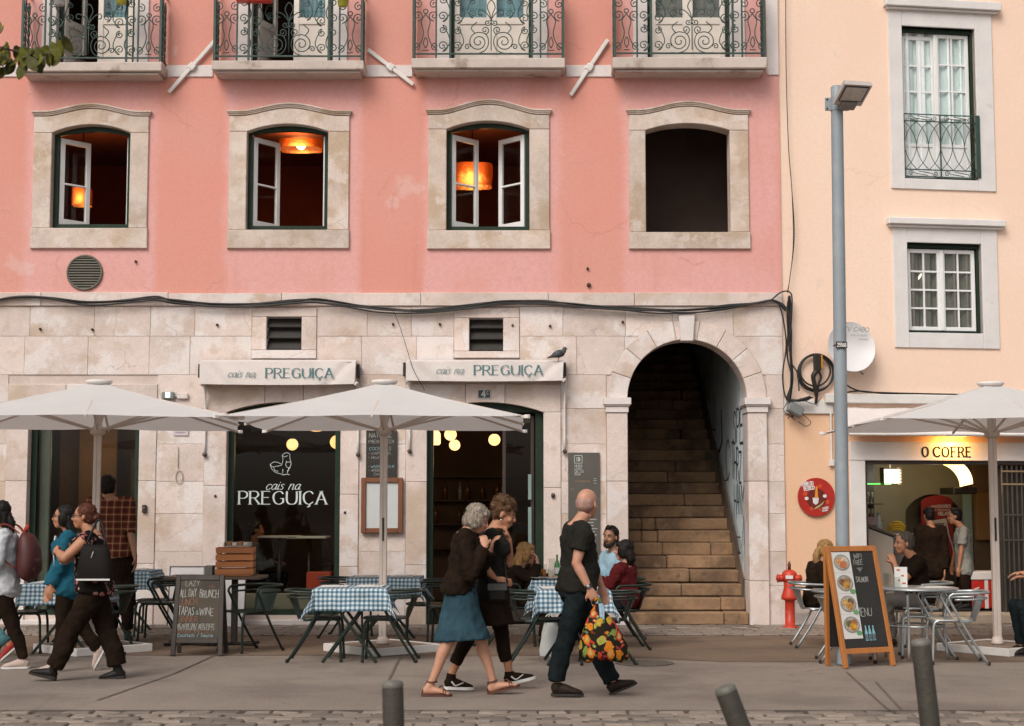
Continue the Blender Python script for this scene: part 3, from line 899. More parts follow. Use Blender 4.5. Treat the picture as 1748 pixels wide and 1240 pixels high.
# flower pots hanging on the railings
def pot(px, py0, wpx, col, lab, name='flower_pot', box=False):
 p = at(px, py0, YB - .07)
 w = wpx * .0084
 T = thing(name, lab, 'flower pot' if not box else 'planter box', (p.x, p.y, p.z), 0, 'pots hanging on the balcony railings')
 m = MB()
 pm = mat('glazed ' + lab.split()[0], col, .4, .08, 5)
 if box: m.box(-w / 2, w / 2, -.075, .075, 0, .16, 0, .01)
 else: m.lathe([(w * .38, 0), (w * .5, .19), (w * .54, .19), (w * .54, .215), (w * .47, .215), (w * .45, .19)], n=18)
 m.build('pot_body', pm, T)
 m = MB()
 m.tube([(0, .0, .2 if not box else .155), (0, .05, .24), (0, .105, .2)], .006, 5); m.build('hook', M_IRON, T)
 m = MB()
 for i in range(26):
  a = random.uniform(0, 6.28); r = random.uniform(.02, w * .5); h = random.uniform(.22, .36)
  q = V((r * cos(a), (r * sin(a)) * (.3 if box else 1), h)); d = V((cos(a), sin(a), .5)) * .05; e = V((-sin(a), cos(a), .2)) * .022
  m.add([q - d, q + e, q + d, q - e], [(0, 1, 2, 3)])
 m.build('plant_leaves', mat('pot leaves', (.05, .09, .03), .6), T, kind='stuff')
pot(101, 9, 22, (.62, .62, .6), 'white flower pot hung on the balcony rail above the round vent')
pot(207, 7, 20, (.62, .55, .06), 'yellow flower pot hung beside the white pot on the corner balcony')
pot(585, 11, 20, (.50, .52, .06), 'lime yellow flower pot at the end of the second balcony')
pot(434, 4, 58, (.62, .04, .02), 'red planter box hung on the second balcony rail', 'planter_box', True)
# white iron tie bars across the string course
for (a, b, lab) in (((288, 158), (367, 70), 'white diagonal tie bar leaning between the first two balconies'), ((628, 85), (706, 145), 'white diagonal tie bar sloping down to the right between the middle balconies'), ((974, 163), (1038, 68), 'white diagonal tie bar leaning to the right, nearest the house corner')):
 p, q = at(*a, -.05), at(*b, -.05)
 T = thing('tie_bar', lab, 'tie bar', p, 0, 'wall tie bars')
 d = q - p
 MB().bar((0, 0, 0), d, .055, .03, 0, V((0, 1, 0)), .008).build('bar', M_OFFWHITE, T)
 mid = d * .5
 MB().bar(mid - d.normalized() * .05, mid + d.normalized() * .05, .10, .05, 0, V((0, 1, 0)), .012).build('anchor_plate', M_OFFWHITE, T)
 m = MB(); m.tube([mid, mid + V((0, .05, 0))], .02, 8); m.build('bolt', M_OFFWHITE, T)
# ================================================================ ground floor of the pink house
def XY(px, py): 
 p = at(px, py); return p.x, p.z
ZSP = at(874, 704).z     # springing of shop openings
ZCR = at(874, 687).z
OPN = [  # opening x0 x1 sill | surround x0 x1
 (45, 235, .14, 8, 265), (385, 580, .14, 347, 612), (728, 928, 0.0, 692, 958)]
ZLT = at(874, 656).z
VENT = [(455, 515, 541, 598, 430, 541, 526, 613), (801, 859, 543, 600, 775, 887, 526, 612)]
ZCAP0, ZCAP1 = at(874, 705).z, at(874, 680).z
ACX = (at(1071, 690).x + at(1275, 690).x) / 2
AR = (at(1275, 690).x - at(1071, 690).x) / 2
ACZ = at(874, 580).z - AR
ARO = AR + .27
opens, rects = [], []
for (a, b, z0, oa, ob) in OPN:
 x0, x1, o0, o1 = (at(q, 880).x for q in (a, b, oa, ob))
 opens.append((x0, x1, z0, o0, o1))
 rects.append((o0, o1, -1, ZLT))
vents = []
for v in VENT:
 my = (v[2] + v[3]) / 2
 x0, x1, o0, o1 = (at(q, my).x for q in (v[0], v[1], v[4], v[5]))
 z1, z0, zo1, zo0 = (at(874, q).z for q in (v[2], v[3], v[6], v[7]))
 vents.append((x0, x1, z0, z1, o0, o1, zo0, zo1))
 rects.append((o0, o1, zo0, zo1))
PX0, PX1 = at(1036, 880).x, at(1311, 880).x
rects.append((PX0, PX1, -1, ACZ))
# backing wall
hole = [arch(x0, x1, z0, ZSP, ZCR) for (x0, x1, z0, o0, o1) in opens] + [[(x0, z0), (x1, z0), (x1, z1), (x0, z1)] for (x0, x1, z0, z1, *_) in vents]
hole.append([(ACX - AR, .0), (ACX + AR, .0)] + [(ACX + AR * cos(pi * i / 24), ACZ + AR * sin(pi * i / 24)) for i in range(25)])
hole = [[(x, max(z, .001)) for (x, z) in h] for h in hole]
bw = MB(); bw.sheet([(-9.6, 0), (XC, 0), (XC, ZB), (-9.6, ZB)], hole, .016, 0, depth=.0)
bw.add([V((XC, .016, 0)), V((XC, 8, 0)), V((XC, 8, ZB)), V((XC, .016, ZB))], [(0, 1, 2, 3)])
bw.build('mortar_wall', M_MORTAR, PB)
# ashlar blocks, course by course, each an object
def cut(iv, a, b):
 out = []
 for (p, q) in iv:
  if b <= p or a >= q: out.append((p, q)); continue
  if a > p: out.append((p, a))
  if b < q: out.append((b, q))
 return out
rs = random.Random(5)
zc_ = 0.0
hts = [.46, .40, .44, .38, .44, .42, .40, .46, .36]
hts = [h * ZL / sum(hts) for h in hts]
GAP = .0018
for h in hts:
 z0, z1 = zc_, zc_ + h
 zc_ += h
 iv = [(-9.6, XC)]
 for (a, b, r0, r1) in rects:
  if r1 > z0 + .03 and r0 < z1 - .03:
   iv = cut(iv, a, b)
 for (p, q) in iv:
  if q - p < .05: continue
  n = max(1, round((q - p) / rs.uniform(.55, .9)))
  cuts = [p] + sorted(p + (q - p) * (i + rs.uniform(-.18, .18)) / n for i in range(1, n)) + [q]
  for i in range(n):
   a, b, c, d = cuts[i] + GAP, cuts[i + 1] - GAP, z0 + GAP, z1 - GAP
   # part of a tall obstacle that only covers some of the course
   for (ra, rb, r0, r1) in rects:
    if ra < b and rb > a and r0 < d and r1 > c:
     if r1 <= z0 + .035: c = max(c, r1 + GAP)
     elif r0 >= z1 - .035: d = min(d, r0 - GAP)
   poly = [(a, c), (b, c), (b, d), (a, d)]
   if any(hypot(x - ACX, z - ACZ) < ARO for (x, z) in poly) or (a < ACX < b and d > ACZ and c < ACZ + ARO):
    den = []
    for k in range(4):
     (xa_, za_), (xb_, zb_2) = poly[k], poly[(k + 1) % 4]
     m = max(1, int(hypot(xb_ - xa_, zb_2 - za_) / .04))
     den += [(xa_ + (xb_ - xa_) * j / m, za_ + (zb_2 - za_) * j / m) for j in range(m)]
    R = ARO + GAP
    out = []
    for (x, z) in den:
     if z >= ACZ and hypot(x - ACX, z - ACZ) < R:
      if d <= ACZ + 1e-6: continue
      zz2 = z - ACZ; xx2 = x - ACX
      # slide sideways onto the circle when that stays inside the block, else up
      if zz2 < R:
       nx = ACX + (1 if xx2 > 0 else -1) * sqrt(R * R - zz2 * zz2)
       if a - .001 <= nx <= b + .001: x = nx
       else:
        if abs(xx2) < R: z = ACZ + sqrt(R * R - xx2 * xx2)
        if z > d: continue
     if not out or hypot(out[-1][0] - x, out[-1][1] - z) > .006: out.append((x, z))
    poly = out
    if len(poly) < 3: continue
    ar = abs(sum(poly[k][0] * poly[(k + 1) % len(poly)][1] - poly[(k + 1) % len(poly)][0] * poly[k][1] for k in range(len(poly)))) / 2
    if ar < .012: continue
   MB().prism(poly, rs.uniform(-.004, .003), .03, 0, .0035).build('stone_block', M_STONE, PB)
# the band of long stones under the pink plaster
x = -9.6
while x < XC - .02:
 L = min(rs.uniform(1.0, 2.1), XC - x)
 if XC - x - L < .4: L = XC - x
 MB().box(x + .003, x + L - .003, rs.uniform(-.036, -.03), .03, ZL + .003, ZB + rs.uniform(-.008, .012), 0, .006).build('band_stone', M_STONE, PB)
 x += L
# surrounds of the openings: jamb stones and arched lintel stones
for i, (x0, x1, z0, o0, o1) in enumerate(opens):
 P = node('shop_window' if i < 2 else 'entrance', PB)
 for (a, b) in ((o0, x0), (x1, o1)):
  z = 0.0
  stops = [0, rs.uniform(.7, 1.0), rs.uniform(1.7, 2.1), ZSP]
  for k in range(3):
   MB().box(a + .002, b - .0 if b != o1 else b - .002, rs.uniform(-.020, -.014), .27, stops[k] + .002, stops[k + 1] - .002, 0, .006).build('jamb_stone', M_STONE, P)
 und = arc_pts(x0, x1, ZSP, ZCR, 18)
 parts = [[(o0 + .002, ZSP + .002)] + und[:7], und[6:13], und[12:] + [(o1 - .002, ZSP + .002)]]
 for k, u in enumerate(parts):
  top = [(u[-1][0] - (.003 if k < 2 else 0), ZLT - .002), (u[0][0] + (.003 if k else 0), ZLT - .002)]
  uu = list(u)
  uu[0] = (uu[0][0] + (.003 if k else 0), uu[0][1]); uu[-1] = (uu[-1][0] - (.003 if k < 2 else 0), uu[-1][1])
  MB().prism(uu + top, -.016, .27, 0, .006).build('lintel_stone', M_STONE, P)
 if i < 2:
  MB().box(x0 - .02, x1 + .02, -.04, .27, .0, .075, 0, .006).build('sill_stone', M_BAND, P)
 t = .085
 lo = arch(x0 + .002, x1 - .002, .078 if i < 2 else .0, ZSP, ZCR)
 f = MB()
 if i < 2:
  li = arch(x0 + t, x1 - t, .078 + .13, ZSP - .03, ZCR - t)
  f.sheet(lo, [li], .13, 0, depth=.08)
 else:
  ym = .12
  f.box(x0 + .002, x0 + t, ym, ym + .08, 0, ZSP, 0, .004); f.box(x1 - t * 1.3, x1 - .002, ym, ym + .08, 0, ZSP, 0, .004)
  f.prism([(x0 + .002, ZSP)] + [(x1 - .002, ZSP)] + arc_pts(x0 + .002, x1 - .002, ZSP + .001, ZCR - .002, 14)[::-1], ym, ym + .08, 0, .004)
 f.build('frame', M_GREEN, P)
 if i < 2:
  g = MB(); g.prism([(x0 + t - .01, .2), (x1 - t + .01, .2), (x1 - t + .01, ZSP + .1), (x0 + t - .01, ZSP + .1)], .17, .178); g.build('pane', M_GLASSD, P)
 if i == 0:
  # the folded-back inner leaf on the left of the first window
  m = MB(); m.box(x0 + t + .01, x0 + t + .155, .24, .30, .1, ZSP + .05, 0, .01); m.build('inner_leaf', mat('grey green leaf', (.13, .15, .125), .6), P)
 if i == 2:
  # door leaf folded back on the right, glazed, with a pale handle bar
  dx = x1 - t * 1.3 - .015
  m = MB(); m.box(dx - .05, dx, .2, .245, .04, ZSP - .04, 0, .005); m.box(dx - .44, dx - .39, .2, .245, .04, ZSP - .04, 0, .005)
  m.box(dx - .39, dx - .05, .2, .245, .04, .3, 0, .005); m.box(dx - .39, dx - .05, .2, .245, ZSP - .14, ZSP - .04, 0, .005); m.box(dx - .39, dx - .05, .205, .24, .82, .87, 0, .005)
  m.build('door_leaf', mat('dark brown door', (.035, .02, .012), .5), P)
  g = MB(); g.box(dx - .39, dx - .05, .215, .225, .3, ZSP - .14); g.build('pane', M_GLASSD, P)
  hb = mat('pale door pull', (.20, .27, .25), .5)
  m = MB(); m.box(dx - .085, dx - .035, .17, .185, 1.02, 1.6, 0, .006); m.box(dx - .085, dx - .035, .17, .185, 1.7, 2.05, 0, .006)
  m.build('handle', hb, P)
# square vents with slats
for (x0, x1, z0, z1, o0, o1, zo0, zo1) in vents:
 P = node('square_vent', PB)
 for (a, b, c, d, nm) in ((o0 + .003, o1 - .003, zo0 + .003, z0, 'sill_stone'), (o0 + .003, o1 - .003, z1, zo1 - .003, 'lintel_stone'), (o0 + .003, x0, z0 + .003, z1 - .003, 'jamb_stone'), (x1, o1 - .003, z0 + .003, z1 - .003, 'jamb_stone')):
  MB().box(a, b, -.02, .2, c, d, 0, .006).build(nm, M_STONE, P)
 m = MB(); m.add([V((x0, .2, z0)), V((x1, .2, z0)), V((x1, .2, z1)), V((x0, .2, z1))], [(0, 1, 2, 3)]); m.build('vent_back', M_BLACK, P)
 for k in range(3):
  z = z0 + (z1 - z0) * (k + .5) / 3
  MB().box(x0 + .002, x1 - .002, -.01, .012, -.075, .075, 0, .003, Matrix.Translation((0, .1, z)) @ Matrix.Rotation(radians(-38), 4, 'X')).build('slat', mat('dark vent slat', (.03, .026, .022), .5, .2), P)
# round vent in the plaster
p = at(145, 466)
P = node('round_vent', PB)
M_VENT = mat('grey green vent', (.115, .105, .08), .6, .15, 8, .2)
r = .236
m = MB(); m.tube([(p.x + r * cos(a), -.018, p.z + r * sin(a)) for a in [2 * pi * i / 40 for i in range(40)]], .016, 8, closed=True); m.build('rim', M_VENT, P)
m = MB(); m.prism([(p.x + r * cos(a), p.z + r * sin(a)) for a in [2 * pi * i / 40 for i in range(40)]], -.004, .0); m.build('vent_back', mat('vent dark', (.03, .025, .018), .8), P)
for k in range(13):
 z = -r + r * 2 * (k + .5) / 13
 L = sqrt(max(0, r * r - z * z)) - .008
 if L > .03: MB().box(-L, L, -.004, .004, -.014, .014, 0, .002, Matrix.Translation((p.x, -.02, p.z + z)) @ Matrix.Rotation(radians(-40), 4, 'X')).build('slat', M_VENT, P)
# ---------------------------------------------------------------- arched stairway
P = node('stone_archway', PB)
for (a, b, side) in ((PX0, ACX - AR, 0), (ACX + AR, PX1, 1)):
 zz = [0, 1.05 if side == 0 else .6, 1.95, ZCAP0]
 for k in range(3):
  MB().box(a + .002, b - .002, -.05 - .002 * k, .42, zz[k] + .002, zz[k + 1] - .002, 0, .008).build('pilaster_stone', M_STONE, P)
 for (z0, z1, e, y) in ((ZCAP0 + .001, ZCAP0 + (ZCAP1 - ZCAP0) * .42, .012, -.075), (ZCAP0 + (ZCAP1 - ZCAP0) * .42 + .001, ZCAP0 + (ZCAP1 - ZCAP0) * .52, .03, -.095), (ZCAP0 + (ZCAP1 - ZCAP0) * .52 + .001, ZCAP1, .045, -.115)):
  MB().box(a - e, b + e, y, .42, z0, z1, 0, .006).build('capital', M_BAND, P)
nv = 9
angs = [pi * i / nv for i in range(nv + 1)]
for i in range(nv):
 a0, a1 = angs[i] + .003, angs[i + 1] - .003
 ring = [(ACX + AR * cos(a0 + (a1 - a0) * k / 6), ACZ + AR * sin(a0 + (a1 - a0) * k / 6)) for k in range(7)]
 out = [(ACX + ARO * cos(a1 + (a0 - a1) * k / 6), ACZ + ARO * sin(a1 + (a0 - a1) * k / 6)) for k in range(7)]
 poly = [(x, max(z, ZCAP1 + .002)) for (x, z) in ring + out]
 if i == 4: continue
 MB().prism(poly, -.02 - .001 * (i % 2), .42, 0, .007).build('voussoir', M_STONE, P)
# middle voussoir halves behind the keystone, and the keystone
a0, a1 = angs[4] + .003, angs[5] - .003
ring = [(ACX + AR * cos(a0 + (a1 - a0) * k / 6), ACZ + AR * sin(a0 + (a1 - a0) * k / 6)) for k in range(7)]
out = [(ACX + ARO * cos(a1 + (a0 - a1) * k / 6), ACZ + ARO * sin(a1 + (a0 - a1) * k / 6)) for k in range(7)]
MB().prism(ring + out, -.018, .42, 0, .007).build('voussoir', M_STONE, P)
zk0, zk1 = at(874, 582).z - .01, at(874, 536).z
MB().prism([(ACX - .085, zk0), (ACX + .085, zk0), (ACX + .115, zk1), (ACX - .115, zk1)], -.085, -.019, 0, .008).build('keystone', M_BAND, P)
# passage
SX0, SX1 = ACX - AR - .0, ACX + AR
M_STEP = mat('worn brown step', (.27, .162, .088), .9, .3, 1.8, .6, 30, rnd=.1, spots=(((.085, .05, .03), 1.6, .47, .66, .8), ((.36, .24, .15), 3.2, .56, .7, .5), ((.06, .04, .025), 9, .6, .7, .6)))
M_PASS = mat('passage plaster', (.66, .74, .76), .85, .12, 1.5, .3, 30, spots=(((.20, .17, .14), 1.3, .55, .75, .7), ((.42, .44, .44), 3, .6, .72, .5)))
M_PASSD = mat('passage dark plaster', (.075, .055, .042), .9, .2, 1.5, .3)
ST = node('staircase', PB)
RISE, TREAD, NS = .18, .285, 25
for k in range(NS):
 z1 = RISE * (k + 1)
 y0 = .04 + TREAD * k
 n = rs.choice((1, 2, 2, 3))
 cs = [SX0 + .004] + sorted(rs.uniform(SX0 + .3, SX1 - .3) for _ in range(n - 1)) + [SX1 - .004]
 m = MB()
 for j in range(n):
  if cs[j + 1] - cs[j] < .1: continue
  m.box(cs[j] + .003, cs[j + 1] - .003, y0 + rs.uniform(-.012, .012), y0 + TREAD + .02, z1 - RISE + .001, z1 + rs.uniform(-.012, .004), 0, .016)
 for q in range(len(m.v)):
  v = m.v[q]; m.v[q] = v + V((0, .008 * noise.noise(v * 4), .010 * noise.noise(v * 3 + V((5, 5, 5)))))
 m.build('step', M_STEP, ST)
LEN = .04 + TREAD * NS
cw = MB()
cw.add([V((SX1, .42, 0)), V((SX1, LEN, 0)), V((SX1, LEN, 9)), V((SX1, .42, 4.6))], [(0, 1, 2, 3)])
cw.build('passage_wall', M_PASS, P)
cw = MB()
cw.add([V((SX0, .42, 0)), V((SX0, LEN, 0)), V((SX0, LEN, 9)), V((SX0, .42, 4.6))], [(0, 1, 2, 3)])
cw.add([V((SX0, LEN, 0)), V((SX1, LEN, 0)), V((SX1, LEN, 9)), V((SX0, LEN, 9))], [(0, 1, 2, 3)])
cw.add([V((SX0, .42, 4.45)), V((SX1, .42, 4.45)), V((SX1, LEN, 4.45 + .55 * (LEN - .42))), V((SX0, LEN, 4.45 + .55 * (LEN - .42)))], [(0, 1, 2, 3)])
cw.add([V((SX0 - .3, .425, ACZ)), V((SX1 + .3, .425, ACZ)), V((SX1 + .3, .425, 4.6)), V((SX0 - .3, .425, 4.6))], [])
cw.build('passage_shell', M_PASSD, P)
# brown dado that follows the stair, and the handrail
m = MB()
sl_ = RISE / TREAD
m.add([V((SX1 - .014, .43, .0)), V((SX1 - .014, LEN, (LEN - .43) * sl_)), V((SX1 - .014, LEN, (LEN - .43) * sl_ + .62)), V((SX1 - .014, .43, .62)), V((SX1 - .001, LEN, (LEN - .43) * sl_ + .62)), V((SX1 - .001, .43, .62))], [(0, 1, 2, 3), (3, 2, 4, 5)])
m.build('dado', mat('brown dado', (.17, .115, .075), .9, .25, 2, .3), P)
hr = thing('handrail', 'dark iron handrail climbing the right wall of the stairway', 'handrail', (SX1 - .08, .5, .95))
m = MB()
pts = [V((.02, -.02, .0)), V((0, .0, .06))] + [V((.0, t, .1 + t * sl_)) for t in (.15, 1.2, 2.4, 3.6, 5.0)]
m.tube(pts, .022, 8); m.build('rail', mat('rusty iron', (.045, .03, .022), .7, .3, 9, .4), hr)
for t in (.3, 1.6, 2.9, 4.2):
 m = MB(); m.tube([(0, t, .1 + t * sl_), (.03, t, .04 + t * sl_), (.08, t, .04 + t * sl_)], .011, 6); m.build('bracket', mat('rusty iron', (.045, .03, .022)), hr)
# graffiti on the right wall
GK = mat('graffiti paint', (.03, .04, .05), .7)
rg = random.Random(4)
for (s, y, z, h) in (('SPE', 1.35, 2.55, .5), ('THRZ', 1.55, 1.98, .48), ('HANY', 1.35, 1.48, .42), ('/I', .62, 1.05, .35), ('C', 2.2, 2.0, .55)):
 gm = MB()
 text(gm, s, V((SX1 - .006, y, z)), (0, -1, 0), (0, 0, 1), h, thick=.07, gap=.12, wob=.12, slant=.12, rnd=rg, N=V((-1, 0, 0)), width=.95 if len(s) > 2 else None)
 gm.build('graffiti', GK, P)
gm = MB(); gm.tube([(SX1 - .008, 2.6, 3.1), (SX1 - .008, 2.55, 2.6), (SX1 - .008, 2.9, 2.45)], .012, 4)
gm.build('graffiti', GK, P)
# ---------------------------------------------------------------- restaurant inside
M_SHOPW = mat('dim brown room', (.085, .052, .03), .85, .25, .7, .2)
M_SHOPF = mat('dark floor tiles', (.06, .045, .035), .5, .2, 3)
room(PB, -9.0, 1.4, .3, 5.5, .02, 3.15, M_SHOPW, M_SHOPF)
M_GLOBE = emit('warm globe', (1, .56, .20), (1, .66, .30), 1.9)
for (px, py, Y, r, lab) in ((499, 759, 1.0, .085, 'single white globe lamp above the lettering in the shop window'), (540, 733, 1.9, .10, 'flat warm lamp under the parasol edge behind the lettered window'), (575, 755, 1.2, .10, 'globe lamp half hidden at the right edge of the lettered window'),
       (769, 742, 1.0, .088, 'upper globe lamp of the pair in the dark doorway'), (776, 760, 1.4, .08, 'lower globe lamp of the pair in the dark doorway'), (844, 751, 1.1, .085, 'globe lamp hanging alone at the right of the doorway'), (743, 748, .8, .075, 'jar shaped lamp by the left doorpost')):
 p = at(px, py, Y)
 L = thing('globe_lamp', lab, 'lamp', p, 0, 'lamps hanging in the restaurant')
 m = MB()
 if 'jar' in lab: m.lathe([(.03, .12), (.05, .1), (r, .06), (r, -.08), (r * .7, -.1)], n=16)
 elif 'flat' in lab: m.ell((0, 0, 0), r * 1.2, r * 1.2, r * .35)
 else: m.ell((0, 0, 0), r, r, r, n=20, m=12)
 m.build('globe', M_GLOBE, L)
 m = MB(); m.tube([(0, 0, r * .8), (0, 0, 3.14 - p.z)], .006, 6); m.build('cord', M_CABLE, L)
 m = MB(); m.lathe([(.02, r * .8), (.03, r * .95), (.02, r * 1.3)], n=10); m.build('cap', M_BLACK, L)
for (px, Y) in ((150, 1.2), (500, 1.6), (800, 1.5)):
 p = at(px, 770, Y)
 pl = bpy.data.lights.new('room_glow', 'POINT'); pl.energy = 15; pl.color = (1, .6, .3); pl.shadow_soft_size = .25
 po = bpy.data.objects.new('room_glow', pl); po.location = p; COL.objects.link(po)
# tables, bottles and an orange crate seen through the glass
M_DWOOD = mat('dark wood', (.06, .032, .018), .5, .25, 4, .2, stretch=(1, 1, 6))
for k, (px, py, lab) in enumerate(((478, 917, 'small white topped inside table on the left behind the lettered glass'), (528, 918, 'small white topped inside table on the right behind the lettered glass'), (140, 965, 'small white topped inside table behind the first shop window'))):
 p = at(px, py, 1.3 if k < 2 else 1.0)
 T = thing('inside_table', lab, 'table', (p.x, p.y, .02), 0, 'tables inside the restaurant')
 h = max(.7, p.z)
 m = MB(); m.box(-.28, .28, -.3, .3, h - .03, h, 0, .006); m.build('table_top', mat('white table top', (.5, .47, .43), .5), T)
 m = MB(); m.tube([(0, 0, 0), (0, 0, h - .03)], .03, 8); m.lathe([(.22, 0), (.22, .02), (.03, .04)]); m.build('pedestal', M_BLACK, T)
p = at(497, 1040, .6)
B = thing('orange_box', 'orange box lying low behind the lettered shop window', 'box', (p.x, p.y, .2))
m = MB(); m.box(-.23, .18, -.1, .2, 0, .16, 0, .01); m.build('box_body', mat('orange card', (.55, .16, .01), .6), B)
p = at(545, 1015, .5)
B = thing('red_box', 'tall red box standing behind the lettered shop window', 'box', (p.x, p.y, .2))
m = MB(); m.box(-.17, .17, -.1, .2, 0, .5, 0, .01); m.build('box_body', mat('red card', (.40, .045, .015), .6), B)
x0, x1 = opens[1][0], opens[1][1]
m = MB(); m.box(x0 + .05, x1 - .05, .24, .29, .1, .42, 0, .01); m.build('low_panel', mat('pale low panel', (.26, .23, .17), .7, .1), PB)
# ochre partition and a pale door behind the first window
x0, x1 = opens[0][0], opens[0][1]
MB().box(x0 + .15, x0 + .72, 2.0, 2.05, .02, 3.1, 0, .01).build('ochre_partition', mat('ochre plaster', (.15, .085, .03), .85, .25, 1.2), PB)
MB().box(x0 - .3, x1 + .4, 2.6, 2.65, .02, 3.1).build('brown_partition', mat('brown plaster', (.16, .09, .045), .85, .25, 1), PB)
m = MB()
for (a, b, c, d) in ((.80, .88, .02, 2.35), (1.32, 1.40, .02, 2.35), (.88, 1.32, 2.27, 2.35)): m.box(x0 + a, x0 + b, 2.52, 2.59, c, d, 0, .01)
m.build('inner_door_frame', mat('dull cream paint', (.16, .13, .09), .7, .1), PB)
# bottle shelf at the back of the doorway
SH = thing('bottle_shelf', 'dark wall shelf full of bottles deep inside the doorway', 'shelf', (at(800, 850, 5.0).x, 5.2, .02))
m = MB()
for z in (.9, 1.3, 1.7, 2.1): m.box(-.9, .9, -.12, .2, z - .02, z, 0, .004)
m.build('shelf_board', M_DWOOD, SH)
bmats = [mat('green bottle glass', (.03, .06, .025), .2), mat('amber bottle glass', (.12, .045, .01), .2), mat('clear bottle glass', (.25, .24, .2), .2)]
bm_ = [MB().lathe([(.035, 0), (.037, .2), (.014, .25), (.013, .31)], n=8).mesh('bottle', q) for q in bmats]
rb = random.Random(2)
for z in (1.3, 1.7):
 x = -.8
 while x < .8:
  o = tag(link('bottle', rb.choice(bm_), None, (SH.location.x + x, 5.15 + rb.uniform(-.05, .05), z + .02)), 'bottle on the %s of the dark shelf deep inside the doorway' % ('lower board' if z < 1.5 else 'upper board'), 'bottle', 'bottles on the shelf inside the doorway')
  k = rb.uniform(.75, 1.1); o.scale = (k * rb.uniform(.9, 1.25), k, k)
  x += rb.choice((.09, .11, .13, .25, .4))
# lettering and emblem on the shop window
WL = mat('pale window lettering', (.55, .60, .56), .6)
yl = .165
lm = MB()
p0, p1 = at(408, 861, yl), at(557, 861, yl)
text(lm, 'PREGUI\u00c7A', p0, (1, 0, 0), (0, 0, 1), at(874, 839, yl).z - p0.z, thick=.15, thin=.05, serif=True, gap=.2, width=p1.x - p0.x)
p0, p1 = at(453, 836, yl), at(511, 836, yl)
text(lm, 'cais na', p0, (1, 0, 0), (0, 0, 1), (at(874, 821, yl).z - p0.z), thick=.10, thin=.05, slant=.32, gap=.06, width=p1.x - p0.x)
SW = node('window_lettering', PB)
lm.build('lettering', WL, SW)
em = MB()
o = at(461, 811, yl); k = .0080
def ln(*pts): em.tube([V((o.x + a * k, yl + .001, o.z + b * k)) for (a, b) in smooth_pts3(pts)], .0045, 4)
def smooth_pts3(pts): return [(q.x, q.y) for q in smooth_pts([V((a, b, 0)) for (a, b) in pts], 4)]
ln((0, 18), (6, 22), (14, 21), (20, 17), (12, 15), (4, 14), (0, 18)); ln((0, 18), (3, 10), (10, 4), (18, 2))
ln((20, 17), (22, 26), (21, 34), (27, 38), (33, 36), (34, 28), (36, 20), (34, 12), (30, 6)); ln((18, 2), (22, 0), (30, 1), (34, 0)); ln((22, 0), (22, 10)); ln((30, 1), (30, 8)); ln((28, 24), (27, 16), (32, 12), (36, 17), (35, 24)); ln((28, 22), (35, 22)); ln((32, 12), (32, 6)); ln((6, 14), (8, 8), (14, 6)); ln((21, 34), (24, 31), (30, 33))
em.build('emblem', WL, SW)
